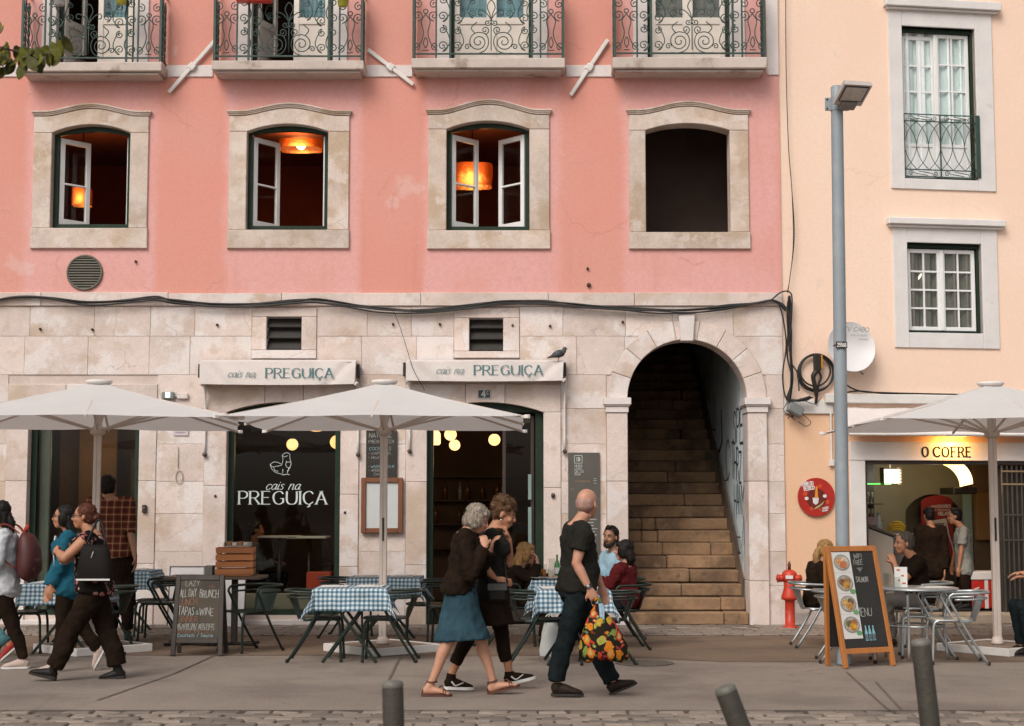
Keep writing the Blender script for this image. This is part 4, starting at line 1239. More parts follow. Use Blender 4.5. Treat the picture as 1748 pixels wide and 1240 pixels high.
# ---------------------------------------------------------------- awnings
M_CANVAS = mat('cream canvas', (.66, .59, .55), .9, .06, 3, .25, 200, spots=(((.5, .42, .37), 2.5, .58, .78, .4),))
M_TEAL = mat('teal print', (.075, .17, .18), .8)
M_TEALG = mat('grey teal print', (.20, .27, .26), .8)
def awning(px0, px1, py0, py1, lab, tx, tx2):
 Yf = -.28
 a, b = at(px0, (py0 + py1) / 2, Yf), at(px1, (py0 + py1) / 2, Yf)
 zt2, zb2 = at(874, py0, Yf).z, at(874, py1, Yf).z
 w = b.x - a.x
 T = thing('awning', lab, 'awning', (a.x, 0, zb2), 0, 'awnings over the shop openings')
 h = zt2 - zb2
 m = MB()
 nx, nz = 36, 8
 vs = []
 for j in range(nz + 1):
  for i in range(nx + 1):
   u, v = i / nx, j / nz
   e = min(u, 1 - u)
   fold = .03 * exp(-((e * w - .08 - .30 * (1 - v)) / .05) ** 2) * (1 - .3 * v)
   sag = -.012 * sin(pi * u) * (1 - v)
   vs.append(V((u * w + .012 * (1 - v) * (-1 if u > .97 else 0), Yf - .02 + fold + .006 * sin(u * 19 + v * 3), v * h + sag)))
 k = len(vs)
 vs += [p + V((0, .006, 0)) for p in vs]
 fs = []
 for j in range(nz):
  for i in range(nx):
   q = j * (nx + 1) + i
   fs.append((q, q + 1, q + nx + 2, q + nx + 1)); fs.append((k + q, k + q + nx + 1, k + q + nx + 2, k + q + 1))
 m.add(vs, fs, 0, True)
 # rolled cloth behind the valance
 m.add([V((.0, Yf - .01, h)), V((w, Yf - .01, h)), V((w, -.04, h + .05)), V((0, -.04, h + .05))], [(0, 1, 2, 3)])
 for x in (0.004, w - .004): m.add([V((x, Yf, h)), V((x, -.03, h + .05)), V((x, -.03, -.02)), V((x, Yf, 0))], [(0, 1, 2, 3)])
 m.build('valance', M_CANVAS, T)
 m = MB(); m.tube([(0, -.08, h * .55), (w, -.08, h * .55)], .05, 12); m.build('roller', M_OFFWHITE, T)
 for x in (-.03, w + .02):
  m = MB(); m.box(x - .02, x + .02, -.16, -.02, h * .55 - .07, h * .55 + .12, 0, .01); m.build('bracket', M_BLACK, T)
 for x in (.01, w - .01):
  m = MB(); zl = -.95
  m.tube(smooth_pts([(x, Yf, -.02), (x + .03, Yf + .01, .02), (x + .04, Yf + .12, -.05), (x + .03, -.06, -.3), (x + .03, -.05, zl)], 4), .016, 8); m.build('drop_arm', M_OFFWHITE, T)
  m = MB(); m.tube([(x + .03, -.02, zl), (x + .03, -.07, zl)], .03, 8); m.build('arm_pivot', mat('rusty fitting', (.09, .06, .045), .7), T)
 yy = Yf - .034
 for (s, (q0, q1, py_, hp), M, th, tn, sf, sl2, gp) in (('PREGUI\u00c7A', tx, M_TEAL, .17, .06, True, 0, .2), ('cais na', tx2, M_TEALG, .11, .06, False, .32, .06)):
  l0, l1 = at(q0, py_, yy), at(q1, py_, yy)
  mm = MB(V((a.x, 0, zb2)))
  text(mm, s, l0, (1, 0, 0), (0, 0, 1), at(874, py_ - hp, yy).z - l0.z, thick=th, thin=tn, serif=sf, slant=sl2, gap=gp, width=l1.x - l0.x)
  mm.build('lettering', M, T)
awning(341, 607, 618, 656, 'cream awning valance lettered in teal over the shop window', (454, 568, 645, 16), (388, 434, 644, 12.5))
awning(693, 962, 618, 650, 'cream awning valance lettered in teal over the doorway, with a pigeon on it', (810, 926, 640, 16), (744, 790, 638, 12.5))
# pigeon
p = at(953, 617, -.26)
PG = thing('pigeon', 'dark grey pigeon perched on the right end of the doorway awning', 'pigeon', (p.x, p.y, p.z))
MP = mat('pigeon feathers', (.05, .055, .062), .7, .3, 18, .3, spots=(((.14, .15, .16), 14, .55, .7, .8),))
m = MB()
m.tube([(-.15, 0, .045), (-.09, 0, .065), (-.05, 0, .085), (.0, 0, .10), (.05, 0, .115), (.075, 0, .14), (.085, 0, .165), (.1, 0, .178)], [(.006, .02), (.02, .03), (.04, .045), (.055, .055), (.05, .05), (.032, .032), (.028, .028), (.018, .018)], 12)
m.ell((.088, 0, .172), .03, .024, .026); m.build('body', MP, PG)
m = MB(); m.tube([(.11, 0, .17), (.135, 0, .165)], [.007, .002], 6); m.build('beak', M_BLACK, PG)
for s in (-1, 1):
 m = MB(); m.tube([(.05, s * .045, .11), (-.02, s * .052, .095), (-.1, s * .03, .06)], [(.035, .01), (.035, .012), (.008, .006)], 8); m.build('wing', MP, PG)
 m = MB(); m.tube([(0, s * .02, .06), (.005, s * .02, .0)], .006, 5); m.build('leg', mat('pigeon leg', (.3, .08, .06)), PG)
# ---------------------------------------------------------------- boards, plates and small fittings on the stone
def onwall(px, py, Y=-.03):
 return at(px, py, Y)
def plate(name, lab, cat, x0, x1, y0, y1, m, th=.02, Y=-.02):
 """a thin board on the wall; returns thing (origin lower left, front at local y=-th) and its size"""
 p, q = at((x0 + x1) / 2, y1, Y), at((x0 + x1) / 2, y0, Y)
 xl, xr = at(x0, (y0 + y1) / 2, Y).x, at(x1, (y0 + y1) / 2, Y).x
 T = thing(name, lab, cat, (xl, Y, p.z))
 w, h = xr - xl, q.z - p.z
 MB().box(0, w, -th, 0, 0, h, 0, .003).build('board', m, T)
 return T, w, h
M_SLATE = mat('chalkboard', (.032, .027, .022), .8, .25, 5, .1)
M_CHALK = mat('chalk', (.36, .35, .32), .95, .1, 30)
M_CHALKB = mat('blue chalk', (.25, .38, .40), .95)
M_CHALKR = mat('orange chalk', (.26, .12, .065), .95)
T, w, h = plate('wall_chalkboard', 'narrow black chalkboard of drinks fixed above the framed menu', 'chalkboard', 625, 678, 735, 816, M_SLATE)
lm, lb = MB(), MB()
rr = random.Random(8)
def wr(mb, s, fx, fy, hh, fw=None, th=.10, T_w=w, T_h=h, yy=-.0215):
 text(mb, s, V((fx * T_w, yy, fy * T_h)), (1, 0, 0), (0, 0, 1), hh * T_h, thick=th, gap=.18, wob=.06, slant=.05, width=fw * T_w if fw else None, rnd=rr)
wr(lm, 'NATURAL', .10, .85, .085, .72); wr(lm, 'FRESH PIZZA', .08, .73, .065, .82); wr(lb, 'COCKTAILS', .10, .58, .065, .7)
wr(lm, '- CAIPIRINHA', .07, .49, .05, .72); wr(lm, '- MOJITO', .07, .40, .05, .5); wr(lb, '- WINDRINK HOUR', .07, .21, .05, .84); wr(lm, '- APEROL', .07, .13, .05, .5); wr(lm, 'DAY', .26, .05, .05, .26)
lm.build('chalk_writing', M_CHALK, T); lb.build('chalk_writing', M_CHALKB, T)
M_WOOD = mat('red brown frame wood', (.16, .055, .022), .5, .25, 3, .2, stretch=(1, 1, .2))
T, w, h = plate('menu_case', 'wooden framed menu case with pale sheet on the pier between window and doorway', 'menu case', 617, 688, 816, 910, M_WOOD, .03)
f = .066
m = MB()
for (a, b, c, d) in ((0, f, 0, h), (w - f, w, 0, h), (f + .001, w - f - .001, 0, f), (f + .001, w - f - .001, h - f, h)): m.box(a, b, -.06, -.0305, c, d, 0, .006)
m.build('frame', M_WOOD, T)
MB().box(f, w - f, -.034, -.0305, f, h - f).build('menu_sheet', mat('pale menu sheet', (.52, .53, .52), .5, .03, 8), T)
T, w, h = plate('information_panel', 'tall dark grey information panel on the wall left of the archway', 'sign', 970, 1024, 773, 955, mat('grey panel', (.085, .075, .062), .55, .1, 4))
lm = MB(); pt = -.0215
PW = mat('panel print', (.42, .43, .40), .7); PO = mat('orange panel print', (.36, .19, .08), .7)
def prt(mb, s, fx, zt3, hh, fw): text(mb, s, V((fx * w, pt, h - zt3)), (1, 0, 0), (0, 0, 1), hh, thick=.16, gap=.14, width=fw * w)
for (a, s) in ((.0, .115), (.03, .065)):
 x, z, q = .20 * w + a, h - .145 + a, s if a else .105
 L = .105 - 2 * a
 for (p0, p1) in (((x, z), (x + L, z)), ((x + L, z), (x + L, z + L)), ((x + L, z + L), (x, z + L)), ((x, z + L), (x, z))):
  lm.bar((p0[0], pt, p0[1]), (p1[0], pt, p1[1]), .008, .0015, 0, V((0, 1, 0)))
lm.box(.2 * w + .05, .2 * w + .07, pt - .001, pt, h - .115, h - .075); lm.box(.2 * w + .05, .2 * w + .062, pt - .0012, pt - .001, h - .1, h - .06)
for i, s in enumerate(('MURA', 'LHAS', 'DE LIS', 'BOA')): prt(lm, s, .21, .195 + .038 * i, .030, (.24, .22, .28, .18)[i])
rp = random.Random(3)
for i in range(16):
 z = h - (.62 + .042 * i)
 lm.box(.62 * w, .62 * w + rp.uniform(.06, .13), pt, pt + .001, z, z + .01)
for z in (.36, .385, .42): lm.box(.8 * w, .9 * w, pt, pt + .001, h - z, h - z + .006)
lm.build('panel_text', PW, T)
lm = MB()
prt(lm, 'AS MURALHAS', .22, .40, .018, .46); prt(lm, '01', .08, .51, .022, .08)
lm.build('panel_text', PO, T)
lm = MB(); lm.box(.3 * w, .58 * w, pt, pt + .0015, h - 1.15, h - .66); lm.build('map_print', mat('map print', (.25, .21, .155), .8, .35, 30), T)
# blue and white house number plate
T, w, h = plate('house_number', 'small black enamel house number plate 4C above the doorway', 'number plate', 815, 838, 665, 681, mat('enamel white', (.5, .52, .5), .3), .012)
MB().box(.012, w - .012, -.016, -.0125, .012, h - .012, 0, .002).build('enamel', mat('black enamel', (.015, .018, .02), .3), T)
lm = MB(); text(lm, '4', V((.06, -.018, .025)), (1, 0, 0), (0, 0, 1), .085, thick=.2); text(lm, 'C', V((.125, -.018, .062)), (1, 0, 0), (0, 0, 1), .042, thick=.2); lm.build('number', mat('enamel white', (.5, .52, .5)), T)
# small notice, wall light, bell boxes, hooks
T, w, h = plate('paper_notice', 'small faded lilac notice on the stone under the left parasol edge', 'notice', 296, 322, 722, 744, mat('faded notice', (.52, .45, .46), .8, .05, 10), .004, -.012)
lm = MB()
for i in range(4): lm.box(.03, w - .03 - .02 * (i % 2), -.006, -.005, h - .05 - i * .03, h - .035 - i * .03)
lm.build('print', mat('lilac print', (.36, .27, .30), .8), T)
p = at(288, 676, -.02)
T = thing('flood_light', 'small lit wall lamp on the stone above the left parasol', 'lamp', p)
m = MB(); m.box(-.085, .085, -.06, 0, -.05, .05, 0, .01); m.build('housing', mat('grey green housing', (.16, .18, .16), .5), T)
m = MB(); m.box(-.03, .03, -.066, -.061, -.025, .045); m.build('lens', emit('cold lamp lens', (.8, .95, .95), (.9, 1, 1), 1.6), T)
m = MB(); m.box(.12, .27, -.035, 0, -.045, .04, 0, .01); m.box(.085, .12, -.02, 0, -.01, .01); m.build('junction_box', M_STONE, T)
for (px, py, w, h, lab) in ((247, 869, .06, .11, 'small black bell box on the jamb right of the first shop window'), (944, 846, .05, .06, 'small dark metal hook on the stone right of the doorway')):
 p = at(px, py, -.025)
 T = thing('bell_box' if px < 500 else 'wall_hook', lab, 'bell box' if px < 500 else 'hook', p)
 m = MB(); m.box(-w / 2, w / 2, -.035, 0, -h / 2, h / 2, 0, .008); m.build('housing', M_BLACK, T)
 m = MB(); m.tube([(0, -.036, .01), (0, -.045, .01)], .012, 8); m.build('button', mat('dull metal', (.2, .18, .16), .5), T)
for i, (px, py) in enumerate(((1003, 459), (1005, 487), (232, 447), (371, 555), (158, 563), (69, 562), (671, 554), (751, 554), (939, 557), (1063, 550), (368, 847), (589, 875), (1050, 709), (875, 556))):
 p = at(px, py, -.006)
 T = thing('wall_bolt', 'rusty bolt end in the ' + ('plaster, the small one of two above the stone band', 'plaster, the larger one of two', 'pink plaster right of the round vent', 'stone close left of the left square vent', 'stone above the left parasol, farther right', 'stone above the left parasol, farther left', 'stone between the vents next to the slack wire', 'stone close left of the right square vent', 'stone above the pigeon', 'stone left of the arch crown', 'jamb left of the lettered window', 'jamb right of the lettered window', 'stone left of the arch capital', 'jamb of the right square vent')[i], 'bolt', p, 0, 'rusty bolt ends in the facade')
 m = MB(); r = .03 if py in (487, 709) else .018
 m.tube([(0, .01, 0), (0, -.03, 0)], r, 8); m.build('bolt_shaft', mat('rust', (.07, .035, .02), .8, .3, 20), T)
# ================================================================ cream house, turned a little away
CA = radians(9)
CO = V((XC + .004, .03, 0))
CR = Matrix.Rotation(CA, 3, 'Z')
CN = CR @ V((0, 1, 0))
def L(px, py, yo=0.0):
 """point on the plane `yo` behind the cream facade, in that house's own axes"""
 d = ray(px, py); c = V((0, -D, CH))
 t = (yo - (c - CO).dot(CN)) / d.dot(CN)
 return CR.transposed() @ (c + d * t - CO)
def LW(p): return CO + CR @ V(p)
CB = thing('cream_building', 'cream plastered house with white framed windows above the snack bar', 'building', CO, CA)
def wall_cream():
 t = NT('cream plaster')
 tc = t.n('TexCoord'); c = tc.outputs['Object']
 sx = t.n('SeparateXYZ'); t.put(sx, 0, c)
 big, fine = t.noise(c, .5, 5), t.noise(c, 16, 5, .6)
 k = t.mix(t.rng(big, .35, .68), (.84, .605, .465), (.86, .64, .50))
 low = t.rng(sx.outputs[2], ZLOW + .02, ZLOW - .02)
 k = t.mix(low, k, (.76, .47, .29))
 k = t.mix(t.math('MULTIPLY', t.rng(fine, .35, .7), .25), k, (.74, .54, .42))
 mp = t.n('Mapping'); t.put(mp, 'Vector', c); t.put(mp, 'Scale', (2.2, 1, .2))
 k = t.mix(t.math('MULTIPLY', t.rng(t.noise(mp.outputs[0], 1.5, 5), .6, .82), .3), k, (.55, .38, .26))
 k = t.mix(t.math('MULTIPLY', t.rng(t.noise(c, 2.7, 6), .68, .74), .5), k, (.70, .56, .46))
 k = t.speck(c, t.cracks(c, k, .7, (.6, .4, .27), .22), 60, .06)
 t.put(t.b, 'Base Color', k); t.put(t.b, 'Roughness', .88)
 bp = t.n('Bump'); t.put(bp, 'Strength', .35); t.put(bp, 'Distance', .012)
 t.put(bp, 'Height', t.math('ADD', fine, t.math('MULTIPLY', big, 2.0))); t.put(t.b, 'Normal', bp.outputs[0])
 return t.m
ZLOW = L(1380, 705).z
M_CREAM = wall_cream()
M_SURR = mat('white window surround', (.66, .625, .60), .8, .06, 3, .25, 70, spots=(((.45, .33, .26), 5, .66, .76, .5),))
# openings
def rect(x0, x1, y0, y1, yo=0.0):
 my, mx = (y0 + y1) / 2, (x0 + x1) / 2
 return L(x0, my, yo).x, L(x1, my, yo).x, L(mx, y1, yo).z, L(mx, y0, yo).z
W1, W1o = rect(1541, 1666, 48, 307), rect(1518, 1695, 21, 325)
W2, W2o = rect(1549, 1676, 416, 569), rect(1525, 1703, 390, 595)
SHX0, SHX1 = L(1478, 900).x, L(1478, 900).x + 3.3
SHZ1 = L(1600, 787).z
rl = lambda r: [(r[0], r[2]), (r[1], r[2]), (r[1], r[3]), (r[0], r[3])]
m = MB()
m.sheet([(0, 0), (9, 0), (9, 13), (0, 13)], [rl(W1), rl(W2), [(SHX0, .001), (SHX1, .001), (SHX1, SHZ1), (SHX0, SHZ1)]], 0, 0, depth=.22)
m.build('plaster_wall', M_CREAM, CB)
# rough whitewashed foot of the wall
fx1 = L(1448, 1000).x
m = MB()
vs, fs = [], []
for j in range(9):
 for i in range(25):
  x, z = .01 + (fx1 - .01) * i / 24, .34 * j / 8
  vs.append(V((x, -.03 - .018 * noise.noise(V((x * 9, z * 9, 1))), z + (.06 * noise.noise(V((x * 5, 2, 2))) if j == 8 else 0))))
for j in range(8):
 for i in range(24): fs.append((j * 25 + i, j * 25 + i + 1, j * 25 + i + 26, j * 25 + i + 25))
m.add(vs, fs)
m.add([V((.01, -.03, .34)), V((fx1, -.03, .34)), V((fx1, .0, .36)), V((.01, .0, .36))], [(0, 1, 2, 3)])
m.build('plinth', mat('rough whitewash', (.50, .42, .37), .9, .15, 8, .7, 40), CB)
def surround(P, r, o):
 for (a, b, c, d, nm) in ((o[0], r[0], o[2], o[3], 'jamb_stone'), (r[1], o[1], o[2], o[3], 'jamb_stone')):
  MB().box(a, b, -.028, .2, c, d, 0, .006).build(nm, M_SURR, P)
 MB().box(r[0] + .002, r[1] - .002, -.028, .2, o[2], r[2], 0, .006).build('sill_stone', M_SURR, P)
 MB().box(r[0] + .002, r[1] - .002, -.028, .2, r[3], o[3], 0, .006).build('lintel_stone', M_SURR, P)
def gframe(P, r, t, y=.07):
 m = MB(); m.sheet(rl((r[0] + .002, r[1] - .002, r[2] + .002, r[3] - .002)), [rl((r[0] + t, r[1] - t, r[2] + t, r[3] - t * 1.6))], y, 0, depth=.06); m.build('frame', M_GREEN, P)
def sash(P, x0, x1, z0, z1, y, rows, zlow=0.0, st=.055):
 m = MB()
 m.box(x0, x0 + st, y, y + .045, z0, z1, 0, .005); m.box(x1 - st, x1, y, y + .045, z0, z1, 0, .005)
 m.box(x0 + st, x1 - st, y, y + .045, z1 - st, z1, 0, .005); m.box(x0 + st, x1 - st, y, y + .045, z0, z0 + st, 0, .005)
 zl = z0 + st
 if zlow:
  m.box(x0 + st, x1 - st, y + .012, y + .03, z0 + st, zlow - .05); m.box(x0 + st, x1 - st, y, y + .045, zlow - .05, zlow, 0, .005); zl = zlow
 m.build('sash', M_WHITE, P)
 xm = (x0 + x1) / 2
 MB().box(xm - .012, xm + .012, y + .008, y + .036, zl, z1 - st).build('glazing_bar', M_WHITE, P)
 for k in range(1, rows):
  z = zl + (z1 - st - zl) * k / rows
  for (a, b) in ((x0 + st, xm - .012), (xm + .012, x1 - st)):
   MB().box(a, b, y + .008, y + .036, z - .012, z + .012).build('glazing_bar', M_WHITE, P)
 for k in range(rows):
  a, b = zl + (z1 - st - zl) * k / rows, zl + (z1 - st - zl) * (k + 1) / rows
  for (c, d) in ((x0 + st, xm), (xm, x1 - st)):
   MB().box(c, d, y + .020, y + .024, a, b).build('pane', M_GLASS, P)
def curtain(P, x0, x1, z0, z1, y, m, nm='curtain', amp=.03, f=34):
 mb = MB(); n = 60
 vs = [V((x0 + (x1 - x0) * i / n, y + amp * sin(f * i / n) + amp * .5 * sin(f * 2.3 * i / n + 1), z)) for z in (z0, z1) for i in range(n + 1)]
 mb.add(vs, [(i, i + 1, n + 2 + i, n + 1 + i) for i in range(n)], 0, True); mb.build(nm, m, P)
for (r, o, rows, nm) in ((W1, W1o, 4, 'balcony_window'), (W2, W2o, 4, 'window')):
 P = node(nm, CB)
 surround(P, r, o); gframe(P, r, .035)
 xm = (r[0] + r[1]) / 2
 t = .045
 zl = r[2] + (r[3] - r[2]) * .245 if nm == 'balcony_window' else 0.0
 sash(P, r[0] + t, xm - .003, r[2] + t, r[3] - (.10 if zl else .07), .11 if not zl else .13, rows, zl)
 sash(P, xm + .003, r[1] - t, r[2] + t, r[3] - (.06 if zl else .07), .11, rows, zl)
 MB().box(xm - .03, xm + .03, .085, .109, r[2] + t, r[3] - .08, 0, .006).build('meeting_stile', M_WHITE, P)
 curtain(P, r[0], r[1], r[2], r[3], .162, mat('net curtain', (.74, .78, .78), .9, .1, 3) if zl else mat('grey brown curtain', (.17, .15, .125), .9, .25, 2, stretch=(3, 1, .3)))
 zc, zd = (L(1605, 18).z, L(1605, 4).z) if zl else (L(1611, 387).z, L(1611, 376).z)
 cx0, cx1 = (L(1507, 10).x, L(1703, 10).x) if zl else (L(1512, 380).x, L(1711, 380).x)
 m = MB(); m.box(cx0, cx1, -.13, .02, zc, zd, 0, .01); m.box(cx0 + .03, cx1 - .03, -.085, .02, zc - .035, zc - .002, 0, .008); m.build('cornice', M_SURR, P)
 if zl: W1P = P
# glowing tube added behind the lower window to stand for a reflected strip light
a, b = L(1560, 486, .6), L(1580, 459, .6)
T = thing('strip_reflection', 'glowing tube as strip light reflection in upper left panes of the small white window', 'lamp', LW(a), CA)
# (hangs in front of the curtain, just behind the glass)
a2, b2 = L(1560, 486, .19), L(1580, 459, .19)
T.location = LW(a2)
m = MB(); m.tube([(0, 0, 0), b2 - a2], .014, 8); m.build('tube', emit('strip reflection glow', (1, .95, .7), (.95, 1, .75), 2.2), T)
# window guard of thin iron in front of the tall window
P = W1P
gz0, gz1 = L(1605, 303).z, L(1605, 197).z
gx0, gx1 = W1[0] + .01, W1[1] - .01
m = MB()
for z in (gz0, gz0 + .10, gz1 - .10, gz1): m.box(gx0, gx1, -.012, .004, z - .007, z + .007)
for x in (gx0, (gx0 + gx1) / 2, gx1): m.box(x - .008, x + .008, -.010, .002, gz0, gz1)
m.build('guard_frame', M_IRON, P)
w = (gx1 - gx0) / 6
zc0, zc1 = gz0 + .10, gz1 - .10
hz = zc1 - zc0
me1 = MB().tube(smooth_pts([(-w, -.004, hz), (-.35 * w, -.004, hz * .8), (0, -.004, hz * .5), (-.35 * w, -.004, hz * .2), (-w, -.004, 0)], 5), .0055, 5).mesh('scroll', M_IRON)
me2 = MB().tube(spiral(0, .0, .042, 0, 1.4, 1, .2, 14), .0055, 5).tube([(.042, 0, 0), (.25, 0, -.03)], .0055, 4).mesh('scroll', M_IRON)
for i in range(7):
 for sg in (1, -1):
  if (i == 0 and sg == 1) or (i == 6 and sg == -1): continue
  o = link('scroll', me1, P, (gx0 + w * i, 0, zc0)); o.scale = (sg, 1, 1)
for i in range(2):
 for z in (gz0 + .05, gz1 - .05):
  o = link('scroll', me2, P, (gx0 + .09 + i * (gx1 - gx0) / 2, -.004, z))
  o = link('scroll', me2, P, (gx0 + (gx1 - gx0) / 2 - .09 + i * (gx1 - gx0) / 2, -.004, z)); o.scale = (-1, 1, -1)
MB().box(W1[1] - .035, W1[1] + .03, -.05, -.03, gz0, gz1 + .005, 0, .005).build('guard_post', M_IRON, P)
# ---------------------------------------------------------------- snack bar front
JX0 = L(1452, 900).x
zl0, zl1 = SHZ1, L(1600, 755).z
MB().box(JX0, 5.6, -.035, .2, zl0 + .002, zl1, 0, .006).build('lintel_band', M_SURR, CB)
MB().box(JX0, SHX0 - .001, -.03, .2, .0, zl0 - .002, 0, .006).build('door_jamb', M_SURR, CB)
f = MB(); f.box(SHX0, SHX0 + .045, .02, .1, 0, SHZ1, 0, .004); f.box(SHX0 + .046, SHX1, .02, .1, SHZ1 - .05, SHZ1 - .001, 0, .004); f.build('door_frame', mat('dark brown frame', (.04, .026, .018), .5), CB)
MB().box(JX0 - .02, 5.6, -.28, .24, .0, .14, 0, .012).build('threshold_step', mat('step stone', (.36, .28, .20), .85, .15, 3, .3), CB)
# letters over the door
lm = MB()
p, q = L(1575, 780, -.037), L(1655, 780, -.037)
mk = mat('bronze letters', (.018, .014, .010), .8, spec=.1)
yy = -.040
for (s, a, b) in (('O', 1575, 1587), ('C', 1594, 1608), ('O', 1609, 1622), ('F', 1625, 1635), ('R', 1637, 1648), ('E', 1650, 1660)):
 x0_, x1_ = L(a - .5, 772, yy).x, L(b - 2.5, 772, yy).x
 h_ = L(1615, 763.5, yy).z - L(1615, 780, yy).z
 mm = MB()
 wch = GL[s][0]
 text(mm, s, V((x0_, yy, L(1615, 780, yy).z)), (1, 0, 0), (0, 0, 1), h_, thick=.2, thin=.12, serif=True, width=(x1_ - x0_))
 mm.build('letter', mk, CB)
# white ledges, rolled awning and the lamp over the door
zz0, zz1 = L(1500, 690).z, L(1500, 674).z
MB().box(L(1406, 682).x, 5.6, -.10, 0, zz0, zz1, 0, .012).build('ledge', M_OFFWHITE, CB)
MB().box(.0, L(1421, 690).x, -.035, 0, L(1380, 707).z, L(1380, 684).z, 0, .008).build('ledge', M_OFFWHITE, CB)
ax0 = L(1446, 715, -.3).x
zt0, zt1 = L(1500, 738, -.36).z, L(1500, 698, -.12).z
AW = thing('rolled_awning', 'half rolled pale pink awning over the snack bar behind the right parasol', 'awning', LW((ax0, 0, zt0)), CA)
m = MB(); w = 5.4 - ax0; n = 20
vs = [V((w * i / n, y + .01 * sin(i * 1.3), z + .008 * sin(i * 2.1))) for (y, z) in ((-.36, 0), (-.30, (zt1 - zt0) * .5), (-.12, zt1 - zt0), (-.0, zt1 - zt0 + .02)) for i in range(n + 1)]
m.add(vs, [(j * (n + 1) + i, j * (n + 1) + i + 1, (j + 1) * (n + 1) + i + 1, (j + 1) * (n + 1) + i) for j in range(3) for i in range(n)], 0, True)
m.build('canvas', M_CANVAS, AW)
m = MB(); m.tube([(0, -.36, -.02), (w, -.36, -.02)], .028, 8); m.build('front_bar', M_OFFWHITE, AW)
p = L(1635, 745, -.28)
SL = thing('sign_lamp', 'brown box lamp shining down on the lettered lintel of the snack bar', 'lamp', LW(p), CA)
m = MB(); m.box(-.14, .14, -.06, .06, 0, .05, 0, .012); m.tube([(0, .05, .04), (.05, .15, .12), (.05, .28, .16)], .014, 6); m.build('housing', mat('brown lamp housing', (.10, .065, .04), .5), SL)
m = MB(); m.box(-.11, .11, -.045, .045, -.006, -.001); m.build('lens', emit('sign lamp lens', (1, .55, .15), (1, .62, .22), 3), SL)
pl = bpy.data.lights.new('sign_glow', 'AREA'); pl.energy = 9; pl.color = (1, .47, .10); pl.size = .22; pl.shape = 'RECTANGLE'; pl.size_y = .09
po = bpy.data.objects.new('sign_glow', pl); po.parent = SL; po.location = (0, .03, -.02); po.rotation_euler = (radians(35), 0, 0); COL.objects.link(po)
# ---------------------------------------------------------------- inside the snack bar
def lbox(name, m, parent, x0, x1, y0, y1, z0, z1, b=.01):
 return MB().box(x0, x1, y0, y1, z0, z1, 0, b).build(name, m, parent)
M_BARW = mat('dim bar plaster', (.20, .175, .12), .9, .15, 1)
M_BARD = mat('dim brown bar wall', (.16, .095, .045), .7, .2, 1.5)
r = MB()
rx0, rx1, ry1, rz = SHX0 - 1.2, SHX1 + 1.5, 4.6, SHZ1 + .25
for q in ([(rx0, .24, .13), (rx0, ry1, .13), (rx0, ry1, rz), (rx0, .24, rz)], [(rx1, .24, .13), (rx1, ry1, .13), (rx1, ry1, rz), (rx1, .24, rz)], [(rx0, ry1, .13), (rx1, ry1, .13), (rx1, ry1, rz), (rx0, ry1, rz)], [(rx0, .24, rz), (rx1, .24, rz), (rx1, ry1, rz), (rx0, ry1, rz)]):
 r.add([V(p) for p in q], [(0, 1, 2, 3)])
r.add([V((rx0, .22, .13)), V((rx1, .22, .13)), V((rx1, ry1, .13)), V((rx0, ry1, .13))], [(0, 1, 2, 3)], 1)
r.build('interior', [M_BARW, M_SHOPF], CB)
# arched niche wall in grey green with the poster, and the ochre panel wall to the right
yN = 2.6
xa, xb = L(1478, 850, yN).x - .6, L(1622, 850, yN).x
P = node('niche_wall', CB)
nicx0, nicx1 = L(1545, 850, yN).x, L(1640, 850, yN).x
m = MB(); m.prism([(xa, .13), (nicx0, .13)] + [(x, z) for (x, z) in arc_pts(nicx0, nicx1, L(1590, 872, yN).z, L(1590, 844, yN).z)] + [(nicx1, .13), (nicx1 + .02, .13), (nicx1 + .02, rz), (xa, rz)], yN, yN + .1); m.build('niche_face', mat('grey green plaster', (.23, .215, .155), .85, .1, 2), P)
MB().add([V((nicx0 - .2, yN + .35, .13)), V((nicx1 + .2, yN + .35, .13)), V((nicx1 + .2, yN + .35, rz)), V((nicx0 - .2, yN + .35, rz))], [(0, 1, 2, 3)]).build('niche_back', mat('niche back', (.15, .13, .095), .9, .2, 2), P)
lbox('ochre_panel', mat('ochre panel', (.30, .15, .045), .6, .15, 2), P, L(1652, 850, yN).x, L(1707, 850, yN).x + .3, yN - .3, yN - .2, L(1680, 922, yN).z, L(1680, 842, yN).z)
lbox('panel_wall', M_BARD, P, L(1652, 850, yN).x, rx1, yN - .19, yN, .13, rz)
lbox('pale_doorway', mat('pale doorway', (.30, .40, .36), .8, .06, 3), P, L(1636, 850, yN).x, L(1651, 850, yN).x, yN - .18, yN - .1, .14, L(1640, 843, yN).z)
# poster
p0, p1 = L(1574, 950, yN - .03), L(1625, 846, yN - .03)
T = thing('beer_poster', 'tall red beer poster with white words and a full glass inside the snack bar', 'poster', LW((p0.x, yN - .03, p0.z)), CA)
w, h = p1.x - p0.x, p1.z - p0.z
m = MB(); n = 10
m.prism([(0, 0), (w, 0), (w, h * .93)] + [(w * (1 - i / n), h * (.93 + .07 * sin(pi * (i / n) * .9 + .3))) for i in range(1, n)] + [(0, h * .9)], -.006, 0); m.build('poster_sheet', mat('poster red', (.30, .012, .012), .5, .1, 4), T)
lm = MB(); yq = -.0075
PWM = mat('poster white', (.6, .56, .5), .6)
text(lm, 'VIVE', V((w * .32, yq, h * .80)), (1, 0, 0), (0, 0, 1), h * .035, thick=.2, width=w * .2); text(lm, 'SAGRES', V((w * .54, yq, h * .80)), (1, 0, 0), (0, 0, 1), h * .045, thick=.24, width=w * .4)
